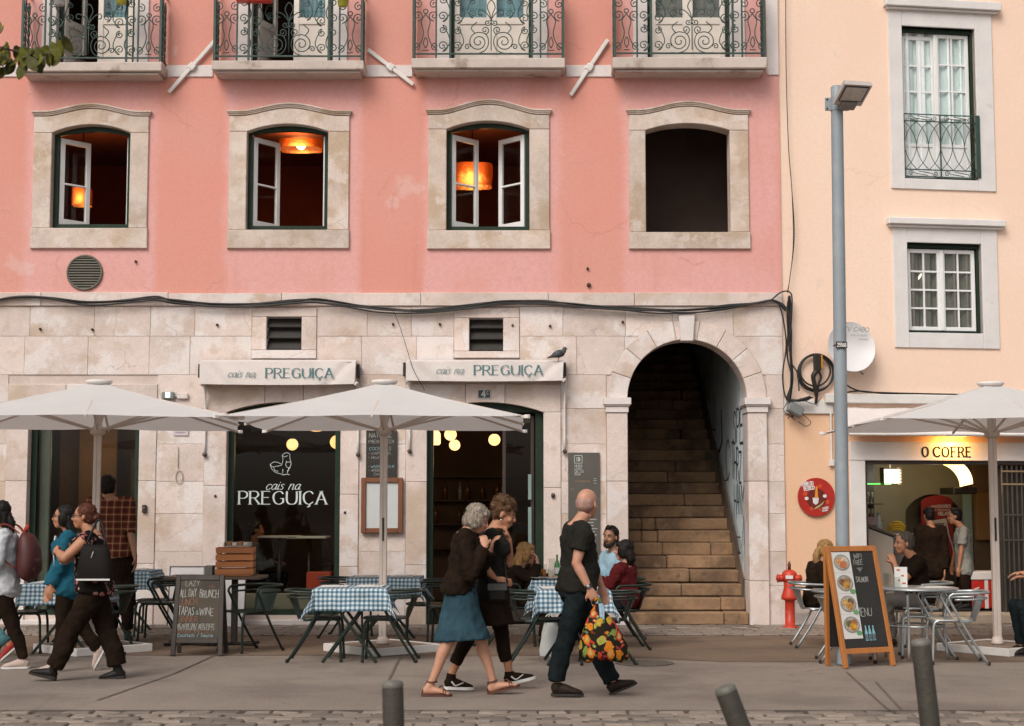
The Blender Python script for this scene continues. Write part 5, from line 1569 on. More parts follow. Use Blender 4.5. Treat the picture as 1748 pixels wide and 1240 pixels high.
text(lm, 'BEM PASSADA', V((w * .3, yq, h * .745)), (1, 0, 0), (0, 0, 1), h * .03, thick=.2, width=w * .62); text(lm, 'GELADA', V((w * .54, yq, h * .675)), (1, 0, 0), (0, 0, 1), h * .05, thick=.24, width=w * .42)
lm.build('lettering', PWM, T)
m = MB(); m.prism([(w * .40, h * .02), (w * .86, h * .02), (w * .80, h * .42), (w * .44, h * .42)], -.009, -.0065); m.build('glass_print', mat('poster beer', (.42, .20, .03), .5, .2, 5), T)
m = MB(); m.prism([(w * .30, h * .42), (w * .76, h * .44), (w * .78, h * .62), (w * .28, h * .58)], -.0095, -.007); m.tube(smooth_pts([(w * .78, -.012, h * .6), (w * .86, -.012, h * .35), (w * .96, -.012, h * .18), (w * 1.0, -.012, h * .05)], 4), .012, 5); m.build('foam_print', PWM, T)
lm = MB(); text(lm, 'SAGRES', V((w * .34, -.0105, h * .48)), (1, 0, 0), (0, 0, 1), h * .06, thick=.22, width=w * .38); lm.build('lettering', mat('poster brown', (.10, .04, .02)), T)
# counter with its display case, bottle, bananas
yc = .9
cx0, cx1 = SHX0 + .05, L(1525, 900, yc).x
zc_t = L(1500, 906, yc).z
T = thing('bar_counter', 'pale grey bar counter at the left inside the snack bar doorway', 'counter', LW((cx0, yc, .14)), CA)
w = cx1 - cx0; zt = zc_t - .14
m = MB(); m.prism([(0, 0), (w, 0), (w, zt - .1), (0, zt + .16)], 0, .6, 0, .01); m.build('counter_front', mat('counter front', (.36, .31, .26), .6, .08), T)
m = MB(); m.bar((-.0, .3, zt + .185), (w + .03, .3, zt - .075), .66, .045, 0, V((0, 0, 1)), .008); m.build('counter_top', mat('dark counter top', (.07, .05, .04), .4), T)
zb_ = L(1535, 905, 1.3).z
T = thing('fruit_counter', 'white glass topped counter holding the bananas', 'counter', LW((L(1518, 905, 1.3).x, 1.3, .14)), CA)
w2 = L(1560, 905, 1.3).x - L(1518, 905, 1.3).x
m = MB(); m.box(0, w2 + .4, 0, .6, 0, zb_ - .14 - .12, 0, .01); m.build('counter_front', mat('dim steel front', (.22, .2, .18), .4, .2), T)
m = MB(); m.box(-.02, w2 + .42, -.02, .62, zb_ - .14 - .118, zb_ - .14 - .06, 0, .01); m.build('counter_top', mat('white laminate', (.55, .5, .46), .4), T)
MY = mat('ripe banana', (.55, .36, .01), .5, .12, 8, spots=(((.2, .1, .01), 12, .7, .78, .7),))
p = L(1530, 902, 1.5)
T = thing('banana_bunch', 'bunch of yellow bananas lying on the counter inside the snack bar', 'bananas', LW((p.x, 1.5, zb_ - .055)), CA)
rb2 = random.Random(9)
for k in range(7):
 a = .3 + k * .12; zq = .03 + .045 * (k % 4); y = (k // 4) * .06
 m = MB(); m.tube(smooth_pts([(-.13, y, zq + .02), (-.08, y - .01, zq + .05), (0, y - .02, zq + .06), (.09, y - .01, zq + .045), (.15, y, zq)], 4), [.006] + [.012 + .010 * sin(pi * i / 16) for i in range(15)] + [.006], 7)
 m.v = [V((q.x * .8 * (1 + .12 * (k % 3)), q.y * .8, q.z * .75)) for q in m.v]
 m.build('banana', MY, T)
p = L(1500, 896, 1.15)
T = thing('water_bottle', 'clear water bottle with a blue cap on the bar counter', 'bottle', LW((p.x, 1.15, zc_t - .02)), CA)
m = MB(); m.lathe([(.045, 0), (.048, .05), (.046, .16), (.02, .23), (.015, .25)], n=14); m.build('bottle_body', mat('pale bottle', (.35, .40, .40), .2), T)
m = MB(); m.lathe([(.017, .25), (.017, .275)], n=10); m.build('cap', mat('blue cap', (.05, .25, .4)), T)
p = L(1487, 893, 1.1)
T = thing('napkin_box', 'dull pink box of napkins on the bar counter next to the water bottle', 'box', LW((p.x, 1.1, zc_t + .07)), CA)
MB().box(-.07, .07, -.05, .05, 0, .12, 0, .006).build('box_body', mat('dull pink card', (.35, .24, .21)), T)
# shelves of glasses behind the counter, the lamps
yS = 2.0
sx0, sx1 = L(1482, 850, yS).x - .2, L(1505, 850, yS).x
T = thing('glass_shelf', 'dark shelf unit with hanging glasses and a green light strip inside the snack bar', 'shelf', LW((sx0, yS, .14)), CA)
MB().box(0, sx1 - sx0, .3, .35, 0, rz - .2).build('back_panel', M_BLACK, T)
m = MB()
for py in (860, 888, 905): m.box(0, sx1 - sx0 + .02, 0, .3, L(1490, py, yS).z - .155, L(1490, py, yS).z - .14)
m.build('shelf_board', M_DWOOD, T)
zg = L(1490, 826, yS).z - .14
m = MB(); m.box(0, L(1520, 826, yS).x - sx0, -.02, .0, zg - .012, zg + .006); m.build('light_strip', emit('green strip light', (.15, .9, .15), (.2, 1, .2), 1.4), T)
gm = MB().lathe([(.012, .0), (.03, .005), (.004, .02), (.004, .08), (.035, .11), (.03, .17)], n=10, cap=False).mesh('wine_glass', mat('dim drinking glass', (.28, .30, .27), .15))
for zq in (860, 888, 905):
 for k in range(5):
  link('wine_glass', gm, T, (.06 + k * (sx1 - sx0 - .1) / 5, .15, L(1490, zq, yS).z - .138))
p = L(1522, 813, 1.9)
T = thing('louvre_lamp', 'blazing white louvred lamp over the bar counter', 'lamp', LW(p), CA)
lw = L(1537, 813, 1.9).x - L(1508, 813, 1.9).x; lh = .26
m = MB(); m.box(-lw / 2 + .02, lw / 2 - .02, 0, .1, -lh / 2 + .02, lh / 2 - .03); m.build('tube_panel', emit('louvre tubes', (1, .93, .8), (1, .96, .86), 7), T)
for k in range(6):
 z = -lh / 2 + lh * (k + .5) / 6
 MB().box(-lw / 2, lw / 2, -.04, 0, z - .004, z + .004).build('slat', mat('brass slat', (.25, .17, .07), .4), T)
m = MB(); m.box(-lw / 2 - .012, -lw / 2, -.05, .1, -lh / 2, lh / 2); m.box(lw / 2, lw / 2 + .012, -.05, .1, -lh / 2, lh / 2); m.tube([(0, .05, lh / 2), (0, .05, rz - p.z)], .01, 6); m.build('lamp_body', mat('brass slat', (.25, .17, .07)), T)
yA = 1.5
p0 = L(1595, 790, yA); p1 = L(1672, 828, yA)
T = thing('vault_lamp', 'big curved amber lamp panel glowing under the ceiling of the snack bar', 'lamp', LW((p0.x, yA, p1.z)), CA)
W_, H_ = p1.x - p0.x, p0.z - p1.z
m = MB(); n = 14; vs = []
for i in range(n + 1):
 t = i / n; a = t * pi / 2
 xo, zo = W_ * (.55 + .45 * sin(a)), H_ * 1.06 * cos(a) + .02
 xi, zi = W_ * (.0 + .56 * sin(a)), H_ * 1.06 * cos(a) - .03
 vs += [V((xi, .0, zi)), V((xo, .22, zo))]
m.add(vs, [(2 * i, 2 * i + 1, 2 * i + 3, 2 * i + 2) for i in range(n)], 0, True)
m.build('diffuser', emit('amber vault glow', (1, .62, .18), (1, .78, .36), 3.4, 1.2), T)
m = MB(); m.box(W_ * .42, W_ * .95, .0, .5, -.14, -.04, 0, .01); m.build('lamp_rail', M_BLACK, T)
# red drinks chiller by the door, folding gate, small glass lamp cover
yF = .55
p0, p1 = L(1661, 1063, yF), L(1709, 976, yF)
T = thing('drinks_chiller', 'red and white chest chiller standing by the snack bar doorway', 'chiller', LW((p0.x, yF, .14)), CA)
w, h = p1.x - p0.x, p1.z - .14
MR = mat('chiller red', (.42, .02, .015), .35, .08, 3); MW = mat('chiller white', (.6, .56, .52), .4, .05, 4)
MB().box(0, w, 0, .5, .02, h - .12, 0, .015).build('body', MR, T)
MB().box(-.012, w + .012, -.012, .512, h - .118, h, 0, .012).build('lid', MW, T)
MB().box(w * .42, w * .54, -.006, 0, .02, h - .122).build('white_stripe', MW, T)
lm = MB(); text(lm, 'OLA', V((w * .22, -.0075, h * .2)), (0, 0, 1), (-1, 0, 0), .09, thick=.2, N=V((0, -1, 0))); lm.build('lettering', MW, T)
m = MB()
for k in range(5): m.box(w * .78, w - .01, -.004, -.001, .04 + k * .03, .055 + k * .03)
m.build('grille', M_BLACK, T)
gx, yG = L(1713, 900, .05).x, .05
T = thing('folding_gate', 'dark folding metal gate pushed to the right side of the snack bar doorway', 'gate', LW((gx, yG, .14)), CA)
M_GATE = mat('dark gate metal', (.075, .062, .048), .45, .2, 8, metal=.4)
gh = SHZ1 - .2
zA, zB = L(1730, 827, yG).z - .14, L(1730, 805, yG).z - .14
for k in range(9):
 x = k * .072
 MB().box(x - .012, x + .012, -.015, .015, 0, gh, 0, .004).build('bar', M_GATE, T)
for z in (zA, zB, .5, 1.0, 1.35): MB().box(-.02, .62, -.024, -.016, z - .012, z + .012, 0, .002).build('cross_bar', mat('worn brass', (.22, .16, .09), .45) if z in (zA, zB) else M_GATE, T)
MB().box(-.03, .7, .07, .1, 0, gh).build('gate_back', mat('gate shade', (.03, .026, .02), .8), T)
pl = bpy.data.lights.new('bar_glow', 'POINT'); pl.energy = 9; pl.color = (1, .75, .45); pl.shadow_soft_size = .2
po = bpy.data.objects.new('bar_glow', pl); po.location = LW((L(1600, 800, 1.2).x, 1.2, SHZ1 - .25)); COL.objects.link(po)
# ---------------------------------------------------------------- fittings on the cream wall
# round red sign
p = L(1393, 849, -.02)
rr_ = (L(1424, 849).x - L(1361, 849).x) / 2
T = thing('round_sign', 'round red beer sign with white script and a bottle on the cream wall', 'sign', LW(p), CA)
def disc(m, r, y0, y1, cx=0, cz=0, n=40, sx=1.0, rot=0):
 m.prism([(cx + r * sx * cos(a) * cos(rot) - r * sin(a) * sin(rot), cz + r * sx * cos(a) * sin(rot) + r * sin(a) * cos(rot)) for a in [2 * pi * i / n for i in range(n)]], y0, y1)
m = MB(); disc(m, rr_, -.02, 0); m.build('sign_disc', mat('sign red', (.40, .018, .010), .45, .1, 3), T)
q = rr_
def P2(ax, az): return ((ax - 595) / 485 * q, -(az - 610) / 505 * q)
m = MB(); disc(m, q * .52, -.0215, -.0205, 0, -.08 * q, sx=1.05); m.build('dark_print', mat('sign dark', (.13, .012, .008), .5, .5, 14), T)
RO, RW_, RG = mat('sign orange', (.62, .22, .012)), mat('sign white', (.66, .60, .57)), mat('sign scarlet', (.55, .06, .015))
m = MB(); x, z = P2(590, 620)
m.prism([P2(545, 620), P2(638, 620), P2(628, 520), P2(618, 330), P2(575, 330), P2(555, 520)], -.0235, -.0225); m.build('bottle_print', RO, T)
m = MB(); m.prism([P2(492, 625), P2(648, 625), P2(638, 760), P2(570, 810), P2(500, 760)], -.0240, -.0228); disc(m, q * .09, -.0235, -.0225, *P2(335, 645), 12, 1.2); disc(m, q * .09, -.0235, -.0225, *P2(810, 580), 12, 1.2)
m.build('label_print', RW_, T)
m = MB()
for (ax, az, r_) in ((295, 520, .12), (690, 320, .11), (880, 730, .11), (455, 910, .10), (675, 930, .06)): disc(m, q * r_, -.0232, -.0222, *P2(ax, az), 10)
m.build('tomato_print', RG, T)
m = MB(); m.prism([P2(505, 935), P2(590, 850), P2(700, 790), P2(800, 700), P2(760, 790), P2(640, 890)], -.0238, -.0226); m.build('fish_print', mat('sign fish', (.42, .33, .15)), T)
lm = MB()
sgn = lambda s, ax, az, h_, w_: text(lm, s, V((P2(ax, az)[0], -.0245, P2(ax, az)[1])), V((1, 0, .16)), V((-.16, 0, 1)), h_ * q, thick=.24, gap=.1, width=w_ * q, N=V((0, -1, 0)))
sgn('A', 280, 240, .13, .12); sgn('Fonte do'.upper(), 220, 330, .17, .62); sgn('PETISCO', 275, 445, .19, .56); sgn('SAGRES', 745, 930, .10, .34); sgn('BOHEMIA', 740, 990, .08, .30)
lm.build('lettering', RW_, T)
# satellite dish
p = L(1454, 592, -.28)
DR = (L(1494, 592).x - L(1412, 592).x) / 2
T = thing('satellite_dish', 'white satellite dish with faint grey print partly hidden by the lamp post', 'satellite dish', LW(p), CA)
MD = mat('dish white', (.66, .63, .62), .5, .04, 4, spots=(((.45, .3, .2), 9, .72, .8, .6),))
m = MB(); Md = Matrix.Rotation(radians(90 - 8), 4, 'X') @ Matrix.Rotation(radians(4), 4, 'Y')
m.lathe([(DR * k / 8, -.10 * (1 - (k / 8) ** 2)) for k in range(8, 0, -1)] + [(.001, -.10)], n=40, M=Md, cap=False)
m.lathe([(DR, 0), (DR + .006, -.008), (DR * .9, -.035)], n=40, M=Md, cap=False)
m.build('dish', MD, T)
lm = MB()
for (s, ax, az, h_, w_) in (('TV CABO', -.12, .21, .055, .36), ('SATELITE DIGITAL', -.02, .145, .02, .24), ('MAXIMA', .10, .09, .022, .14)): text(lm, s, V((ax, .012 + .0 - az * .12, az)), (1, 0, 0), (0, -.13, 1), h_, thick=.16, slant=.2, width=w_, N=V((0, -1, 0)))
lm.build('lettering', mat('dish print', (.26, .25, .24), .7), T)
m = MB(); m.tube(smooth_pts([(.1, .0, -DR + .02), (.12, -.06, -DR - .02), (.02, .28, -.1)], 4), .014, 6); m.tube([(0, .14, 0), (0, .28, 0)], .03, 8); m.build('mount_arm', mat('rusty fitting', (.09, .06, .045)), T)
# cable coil and its junction box
p = L(1392, 637, -.05)
cr = (L(1422, 637).x - L(1362, 637).x) / 2
T = thing('cable_coil', 'coil of thick black cable hanging round a black splice case on the cream wall', 'cable coil', LW(p), CA)
for (r_, dx, dz, y, ph) in ((cr, 0, 0, 0, 0), (cr * .98, .01, .012, -.022, .3), (cr * .84, -.01, .03, -.018, .7)):
 m = MB(); m.tube([(dx + r_ * cos(a) * (1 + .03 * sin(2 * a + ph)), y, dz + r_ * sin(a)) for a in [2 * pi * i / 40 for i in range(40)]], .013, 6, closed=True); m.build('loop', M_CABLE, T)
m = MB(); m.box(-.045, .055, -.09, -.03, .02, cr + .0, 0, .012); m.tube(smooth_pts([(0, -.06, .03), (-.05, -.05, -.05), (-.03, -.04, -.16), (.0, -.02, -.3), (0, 0, -.42)], 4), [.035] * 5 + [.03] * 8 + [.02] * 4, 8); m.tube(smooth_pts([(.02, -.06, .03), (.06, -.05, -.06), (.03, -.04, -.15), (.01, -.02, -.28)], 4), .018, 6); m.build('splice_case', M_BLACK, T)
m = MB(); m.box(.056, .078, -.088, -.04, .06, cr - .01, 0, .004); m.build('yellow_tag', mat('amber tag', (.5, .22, .01), .6), T)
# floodlight on the corner
p = L(1357, 700, -.14)
T = thing('corner_floodlight', 'small grey floodlight tilted on the wall corner below the bundle of cables', 'floodlight', LW(p), CA)
Mf = Matrix.Rotation(radians(28), 4, 'Y') @ Matrix.Rotation(radians(-20), 4, 'X')
m = MB(); m.box(-.11, .11, -.05, .04, -.075, .075, 0, .015, Mf.to_4x4()); m.build('housing', mat('grey floodlight', (.17, .175, .165), .5, .1), T)
m = MB(); m.tube([(.0, .04, -.05), (0, .12, -.09), (0, .14, .02)], .012, 6); m.build('bracket', M_BLACK, T)
# white cable duct with a small box left of the lamp post
p = L(1419, 785, -.02)
T = thing('cable_duct', 'thin white cable duct ending in a small box beside the lamp post', 'cable duct', LW(p), CA)
MB().box(-.012, .012, -.02, .01, 0, .75, 0, .003).build('duct', M_OFFWHITE, T)
MB().box(-.035, .035, -.04, .01, -.09, -.002, 0, .008).build('end_box', M_OFFWHITE, T)
# ---------------------------------------------------------------- cables
def cable(name, lab, lines, r, org, m=M_CABLE, grp=None, part='strand'):
 T = thing(name, lab, 'cable', org, 0, grp)
 for ln_ in lines:
  mb = MB(org); mb.tube(smooth_pts(ln_, 6), r if not isinstance(r, list) else r[0], 6); mb.build(part, m, T)
 return T
def wl(pts, Y=-.06): return [at(a, b, Y) for (a, b) in pts]
main = [(-30, 519), (24, 508), (80, 509), (150, 516), (220, 513), (265, 508), (300, 513), (360, 519), (430, 519), (500, 513), (540, 512), (590, 519), (650, 527), (720, 529), (790, 523), (850, 516), (920, 513), (980, 519), (1060, 526), (1120, 529), (1180, 529), (1240, 523), (1300, 517), (1318, 514), (1334, 520), (1342, 530)]
rc = random.Random(6)
lines = []
for k in range(5):
 lines.append([at(a + rc.uniform(-4, 4), b + rc.uniform(-1.8, 1.8) + (1.2 * k if 100 < a < 1300 and k > 2 else 0), -.055 - .012 * k) for (a, b) in main])
cable('cable_bundle', 'sagging bundle of black cables strung along the stone band', lines, .011, at(874, 518, -.06))
lines = []
vert = [(1345, 506), (1347, 530), (1348, 570), (1347, 610), (1350, 650), (1346, 680), (1352, 684), (1370, 683), (1385, 678)]
for k in range(7):
 lines.append([at(a + rc.uniform(-4, 4), b + rc.uniform(-2, 2), -.05 - .012 * k) for (a, b) in vert])
for pts in ([(1315, 514), (1332, 500), (1346, 498), (1352, 510), (1350, 560), (1347, 600)], [(1330, 520), (1337, 545), (1342, 590), (1336, 640), (1340, 675), (1350, 690)], [(1350, 620), (1356, 628), (1362, 640), (1364, 668)]):
 lines.append(wl(pts, -.1))
cable('cable_drop', 'thick tangle of black cables running down the joint of the two houses', lines, .010, at(1346, 600, -.06))
cable('thin_wire', 'thin dark wire hanging down the joint above the cable tangle', [wl([(1341, -20), (1342, 120), (1346, 250), (1352, 330), (1354, 420), (1345, 500)], -.04), wl([(1350, 300), (1356, 400), (1349, 470), (1344, 500)], -.05)], .006, at(1346, 300, -.04))
cable('slack_wire', 'thin slanting wire from the cable bundle down to the doorway awning', [wl([(672, 531), (684, 562), (697, 604), (706, 632), (725, 667)], -.30)], .004, at(690, 590, -.1))
cable('ledge_cable', 'dark cable drooping from the lamp post along the white ledge', [[LW(L(a, b, -.08)) for (a, b) in ((1440, 652), (1452, 662), (1475, 669), (1520, 671), (1600, 673), (1700, 675))], [LW(L(a, b, -.07)) for (a, b) in ((1440, 671), (1470, 668), (1530, 674), (1640, 677))]], .011, LW(L(1500, 670, -.08)))
cable('loose_wire', 'loose thin wires dangling around the corner floodlight', [wl([(1345, 686), (1338, 700), (1350, 712), (1358, 718)], -.12), wl([(1350, 684), (1352, 700), (1345, 716)], -.1), wl([(1368, 706), (1378, 714), (1384, 722), (1376, 728), (1362, 720)], -.09), wl([(1365, 680), (1390, 690), (1403, 678)], -.09)], .005, at(1357, 700, -.1))
# loose thin cables by the left pier
cable('engraved_wire', 'thin grey wire with a wire loop on the stone right of the left window', [wl([(304, 763), (304, 800)], -.02), [at(306 + 6 * cos(a), 815 + 11 * sin(a), -.02) for a in [2 * pi * i / 14 for i in range(15)]]], .005, at(304, 780, -.02), mat('dusty wire', (.30, .22, .17)))
# ================================================================ terrace furniture
M_CHG = mat('dark green chair metal', (.011, .018, .013), .4, .25, 6, .1, spots=(((.05, .06, .05), 16, .68, .76, .4),), spec=.35)
M_ALU = mat('brushed aluminium', (.40, .42, .42), .35, .12, 8, .1, metal=.75)
M_FOOT = mat('rubber foot', (.02, .018, .016), .8)
def chair_proto(name, lab, m, grp, cat='chair'):
 """metal terrace armchair; faces -Y; each side one bent tube that runs from the rear foot up to the arm and round the back"""
 T = thing(name, lab, cat, (0, 0, 0), 0, grp)
 r = .0145
 hx, za = .265, .715
 side = lambda s: [(s * .235, .31, 0), (s * .25, .13, .28), (s * .262, -.045, .60), (s * .265, -.075, .665), (s * .265, -.05, .705), (s * .265, .0, za), (s * .262, .18, za + .006), (s * .235, .27, za + .01), (s * .16, .335, za + .012), (0, .36, za + .012)]
 L_ = smooth_pts(side(-1), 4); R_ = smooth_pts(side(1), 4)
 m1 = MB(); m1.tube(L_ + R_[::-1][1:], r, 8); m1.build('arm_frame', m, T)
 m1 = MB(); m1.tube(smooth_pts([(-.262, -.02, .655), (-.25, .2, .66), (-.16, .31, .668), (0, .335, .67), (.16, .31, .668), (.25, .2, .66), (.262, -.02, .655)], 4), .011, 8); m1.build('lower_rail', m, T)
 m1 = MB()
 n = 8; vs = []
 for j in range(6):
  t = j / 5
  z = .43 + t * .25; y = .20 + .11 * t; w = .15 + .05 * t
  for i in range(n + 1):
   u = -1 + 2 * i / n
   vs.append(V((u * w, y - .05 * u * u * t + .012 * (1 - u * u), z)))
 k = len(vs); vs += [p + V((0, .006, 0)) for p in vs]
 fs = []
 for j in range(5):
  for i in range(n):
   a = j * (n + 1) + i
   fs += [(a, a + 1, a + n + 2, a + n + 1), (k + a, k + a + n + 1, k + a + n + 2, k + a + 1)]
 for j in range(5):
  for a in (j * (n + 1), j * (n + 1) + n): fs.append((a, a + n + 1, k + a + n + 1, k + a))
 m1.add(vs, fs, 0, True); m1.build('backrest', m, T)
 m1 = MB()
 ns = 8; vs = []
 for j in range(ns + 1):
  for i in range(ns + 1):
   u, v = -1 + 2 * i / ns, -1 + 2 * j / ns
   q = max(abs(u), abs(v)); x, y = u, v
   if q > .6:
    rr2 = hypot(u, v)
    x, y = u * (1 - .12 * (abs(u) * abs(v)) ** 2), v * (1 - .12 * (abs(u) * abs(v)) ** 2)
   vs.append(V((x * .225, -.03 + y * .225, .452 - .018 * (1 - u * u) * (1 - v * v))))
 k = len(vs); vs += [p - V((0, 0, .014)) for p in vs]
 fs = []
 N1 = ns + 1
 for j in range(ns):
  for i in range(ns):
   a = j * N1 + i
   fs += [(a, a + 1, a + N1 + 1, a + N1), (k + a, k + a + N1, k + a + N1 + 1, k + a + 1)]
 for i in range(ns):
  for (a, b) in ((i, i + 1), (ns * N1 + i, ns * N1 + i + 1), (i * N1, (i + 1) * N1), (i * N1 + ns, (i + 1) * N1 + ns)):
   fs.append((a, b, k + b, k + a))
 m1.add(vs, fs, 0, True); m1.build('seat', m, T)
 for s in (-1, 1):
  m1 = MB(); m1.tube(smooth_pts([(s * .215, -.245, 0), (s * .205, -.235, .2), (s * .20, -.225, .38), (s * .20, -.19, .432), (s * .20, -.1, .437), (s * .205, .15, .432)], 4), r, 8); m1.build('front_leg', m, T)
  for (x, y) in ((.235, .31), (.215, -.245)):
   m1 = MB(); m1.lathe([(.017, 0), (.018, .03), (.015, .035)], (s * x, y - .0, 0), 8); m1.build('foot_cap', M_FOOT, T)
 return T
G_CH = 'green metal armchairs of the restaurant terrace'
chair0 = chair_proto('terrace_chair', '', M_CHG, G_CH)
A_CH = 'aluminium armchairs of the snack bar terrace'
alu0 = chair_proto('aluminium_chair', '', M_ALU, A_CH)
def put(proto, used, x, y, deg, lab):
 if not used:
  used.append(1); proto.location = (x, y, .004); proto.rotation_euler = (0, 0, radians(deg)); proto['label'] = lab
  return proto
 return dup(proto, (x, y, .004), radians(deg), lab)
u1, u2 = [], []
for (x, y, a, lab) in (
 (-1.30, -4.95, -90, 'empty green metal armchair on the right of the front checked table by the parasol pole'),
 (-2.02, -4.93, 92, 'empty green metal armchair on the left of the front checked table'),
 (-2.94, -3.89, -43, 'green metal armchair turned half away beside the table with the wooden crate'),
 (-1.02, -2.55, -88, 'green metal armchair right of the rear checked table by the doorpost'),
 (-.72, -3.0, -95, 'green metal armchair in the dark of the doorway behind the blue skirted walker'),
 (-2.02, -2.0, 80, 'green metal armchair with its back rail in front of the lettered shop window'),
 (.28, -5.2, 90, 'empty green metal armchair left of the checked table beside the bald man'),
 (.02, -3.1, 90, 'green metal armchair under the seated blonde person'),
 (.95, -5.25, -90, 'empty green metal armchair behind the fruit print bag'),
 (1.22, -3.55, -85, 'green metal armchair under the seated person in maroon'),
 (1.26, -2.2, -80, 'green metal armchair under the bearded man in pale blue'),
 (-4.5, -4.1, -92, 'green metal armchair behind the walkers, next to the left parasol base'),
 (-5.42, -4.0, 95, 'green metal armchair left of the checked table under the left parasol'),
 (-4.42, -1.75, -90, 'green metal armchair nearest the wall behind the chalkboard sign'),
 (-4.25, -2.3, -88, 'green metal armchair close behind the left edge of the chalkboard sign')):
 put(chair0, u1, x, y, a, lab)
for (x, y, a, lab) in (
 (3.55, -3.3, 88, 'aluminium armchair under the seated person with the ponytail'),
 (3.50, -5.05, 84, 'empty aluminium armchair half behind the lamp post'),
 (4.55, -5.2, -96, 'empty aluminium armchair nearest the parasol base right of the round table'),
 (4.40, -4.62, -100, 'empty aluminium armchair tucked behind the other at the right of the round table'),
 (4.72, -3.25, -90, 'aluminium armchair under the man in the dark shirt'),
 (6.05, -4.3, -90, 'aluminium armchair at the right edge under the person with the bare forearm')):
 put(alu0, u2, x, y, a, lab)
# gingham
def gingham():
 t = NT('blue gingham')
 uvn = t.n('TexCoord').outputs['UV']
 sx = t.n('SeparateXYZ'); t.put(sx, 0, uvn)
 def band(v):
  f = t.math('FRACT', t.math('MULTIPLY', v, 1 / .047))
  return t.math('LESS_THAN', f, .5)
 a, b = band(sx.outputs[0]), band(sx.outputs[1])
 s = t.math('MULTIPLY', t.math('ADD', a, b), .5)
 k = t.mix(t.rng(s, 0, .5), (.60, .60, .58), (.16, .27, .34))
 k = t.mix(t.rng(s, .5, 1.0), k, (.022, .075, .125))
 nz = t.noise(uvn, 500, 2)
 k = t.mix(t.math('MULTIPLY', nz, .2), k, (.3, .34, .36))
 t.put(t.b, 'Base Color', k); t.put(t.b, 'Roughness', .9)
 return t.m
M_GING = gingham()
M_PAPER = mat('white paper', (.62, .60, .57), .8, .03, 6)
def cloth(hx, hy, z, drop, seed, U=0.0):
 m = MB(); m.uv = []
 st = .0235
 nx, ny = int((hx + drop) / st), int((hy + drop) / st)
 idx, vs = {}, []
 for j in range(-ny, ny + 1):
  for i in range(-nx, nx + 1):
   u, v = i * (hx + drop) / nx, j * (hy + drop) / ny
   ex, ey = max(0, abs(u) - hx), max(0, abs(v) - hy)
   sx, sy = (1 if u > 0 else -1), (1 if v > 0 else -1)
   dz = hypot(ex, ey)
   x, y = min(max(u, -hx), hx), min(max(v, -hy), hy)
   mn = min(ex, ey)
   wv = (.020 * sin(11 * u + 9 * v + seed) + .022 * noise.noise(V((u * 7, v * 7, seed)))) * min(1, dz / .12)
   if ex > 0: x += sx * (.010 + .10 * ex + .30 * mn + wv)
   if ey > 0: y += sy * (.010 + .10 * ey + .30 * mn + wv)
   zz = z + .004 - dz * .975 + .0045 * noise.noise(V((u * 8, v * 8, seed)))
   if dz > 0: zz += .006
   idx[(i, j)] = len(vs); vs.append(V((x, y, zz))); m.uv.append((u + U, v + U))
 fs = [(idx[(i, j)], idx[(i + 1, j)], idx[(i + 1, j + 1)], idx[(i, j + 1)]) for j in range(-ny, ny) for i in range(-nx, nx)]
 m.add(vs, fs, 0, True)
 return m
def table(x, y, rz, hx, hy, z, lab, clab, seed, drop=.24, mats_=True):
 T = thing('terrace_table', lab, 'table', (x, y, .004), rz, 'green folding tables of the terrace')
 MB().box(-hx, hx, -hy, hy, z - .025, z, 0, .006).build('table_top', M_CHG, T)
 for s in (-1, 1):
  for q in (-1, 1):
   m = MB(); m.bar((-q * (hx - .09), s * (hy - .06) + .016 * q, 0), (q * (hx - .12), s * (hy - .06) + .016 * q, z - .03), .032, .02, 0, V((0, 1, 0)), .004); m.build('leg', M_CHG, T)
 m = MB(); m.bar((hx - .12, -hy + .06, z - .05), (hx - .12, hy - .06, z - .05), .02, .02); m.bar((-hx + .12, -hy + .06, z - .05), (-hx + .12, hy - .06, z - .05), .02, .02); m.build('stretcher', M_CHG, T)
 cm = cloth(hx, hy, z, drop, seed)
 c = link('checked_tablecloth', cm.mesh('checked_tablecloth', M_GING), None, (x, y, .005), rz)
 tag(c, clab, 'tablecloth', 'blue and white checked tablecloths')
 sol = c.modifiers.new('thick', 'SOLIDIFY'); sol.thickness = .003
 if mats_:
  for (dx, dy, r, side) in ((-hx * .5, .0, .04, 'left'), (hx * .5, .04, -.05, 'right')):
   p = Matrix.Rotation(rz, 3, 'Z') @ V((dx, dy, 0))
   k = thing('place_mat', 'white paper place mat, %s one on the %s' % (side, clab.split(' spread ')[0].replace('blue checked ', '')), 'place mat', (x + p.x, y + p.y, z + .016), rz + r, 'paper place mats')
   m = MB(); m.box(-.14, .14, -.2, .2, 0, .004); m.build('sheet', M_PAPER, k)
   m = MB(); m.box(-.06, .06, -.09, .06, .0045, .012, 0, .002); m.tube([(.09, -.1, .008), (.09, .1, .008)], .006, 5); m.build('folded_napkin', mat('folded napkin', (.55, .53, .5), .9, .05, 6), k)
table(-1.68, -4.9, .02, .37, .37, .755, 'folding table under the front checked cloth by the parasol pole', 'blue checked tablecloth in front of the parasol pole spread over a folding table', 1)
table(-1.52, -2.45, -.02, .42, .36, .755, 'folding table under the rear checked cloth against the pier', 'blue checked tablecloth against the pier spread over a folding table', 2)
table(.62, -5.2, .03, .36, .37, .755, 'folding table under the checked cloth beside the bald man', 'blue checked tablecloth behind the bald man spread over a folding table', 3)
table(.62, -3.05, -.02, .38, .42, .755, 'folding table under the checked cloth between the seated blonde and the bearded man', 'blue checked tablecloth with the drinks spread over a folding table', 4, mats_=False)
table(-4.93, -3.95, .03, .40, .37, .755, 'folding table under the checked cloth below the left parasol', 'blue checked tablecloth below the left parasol spread over a folding table', 5)
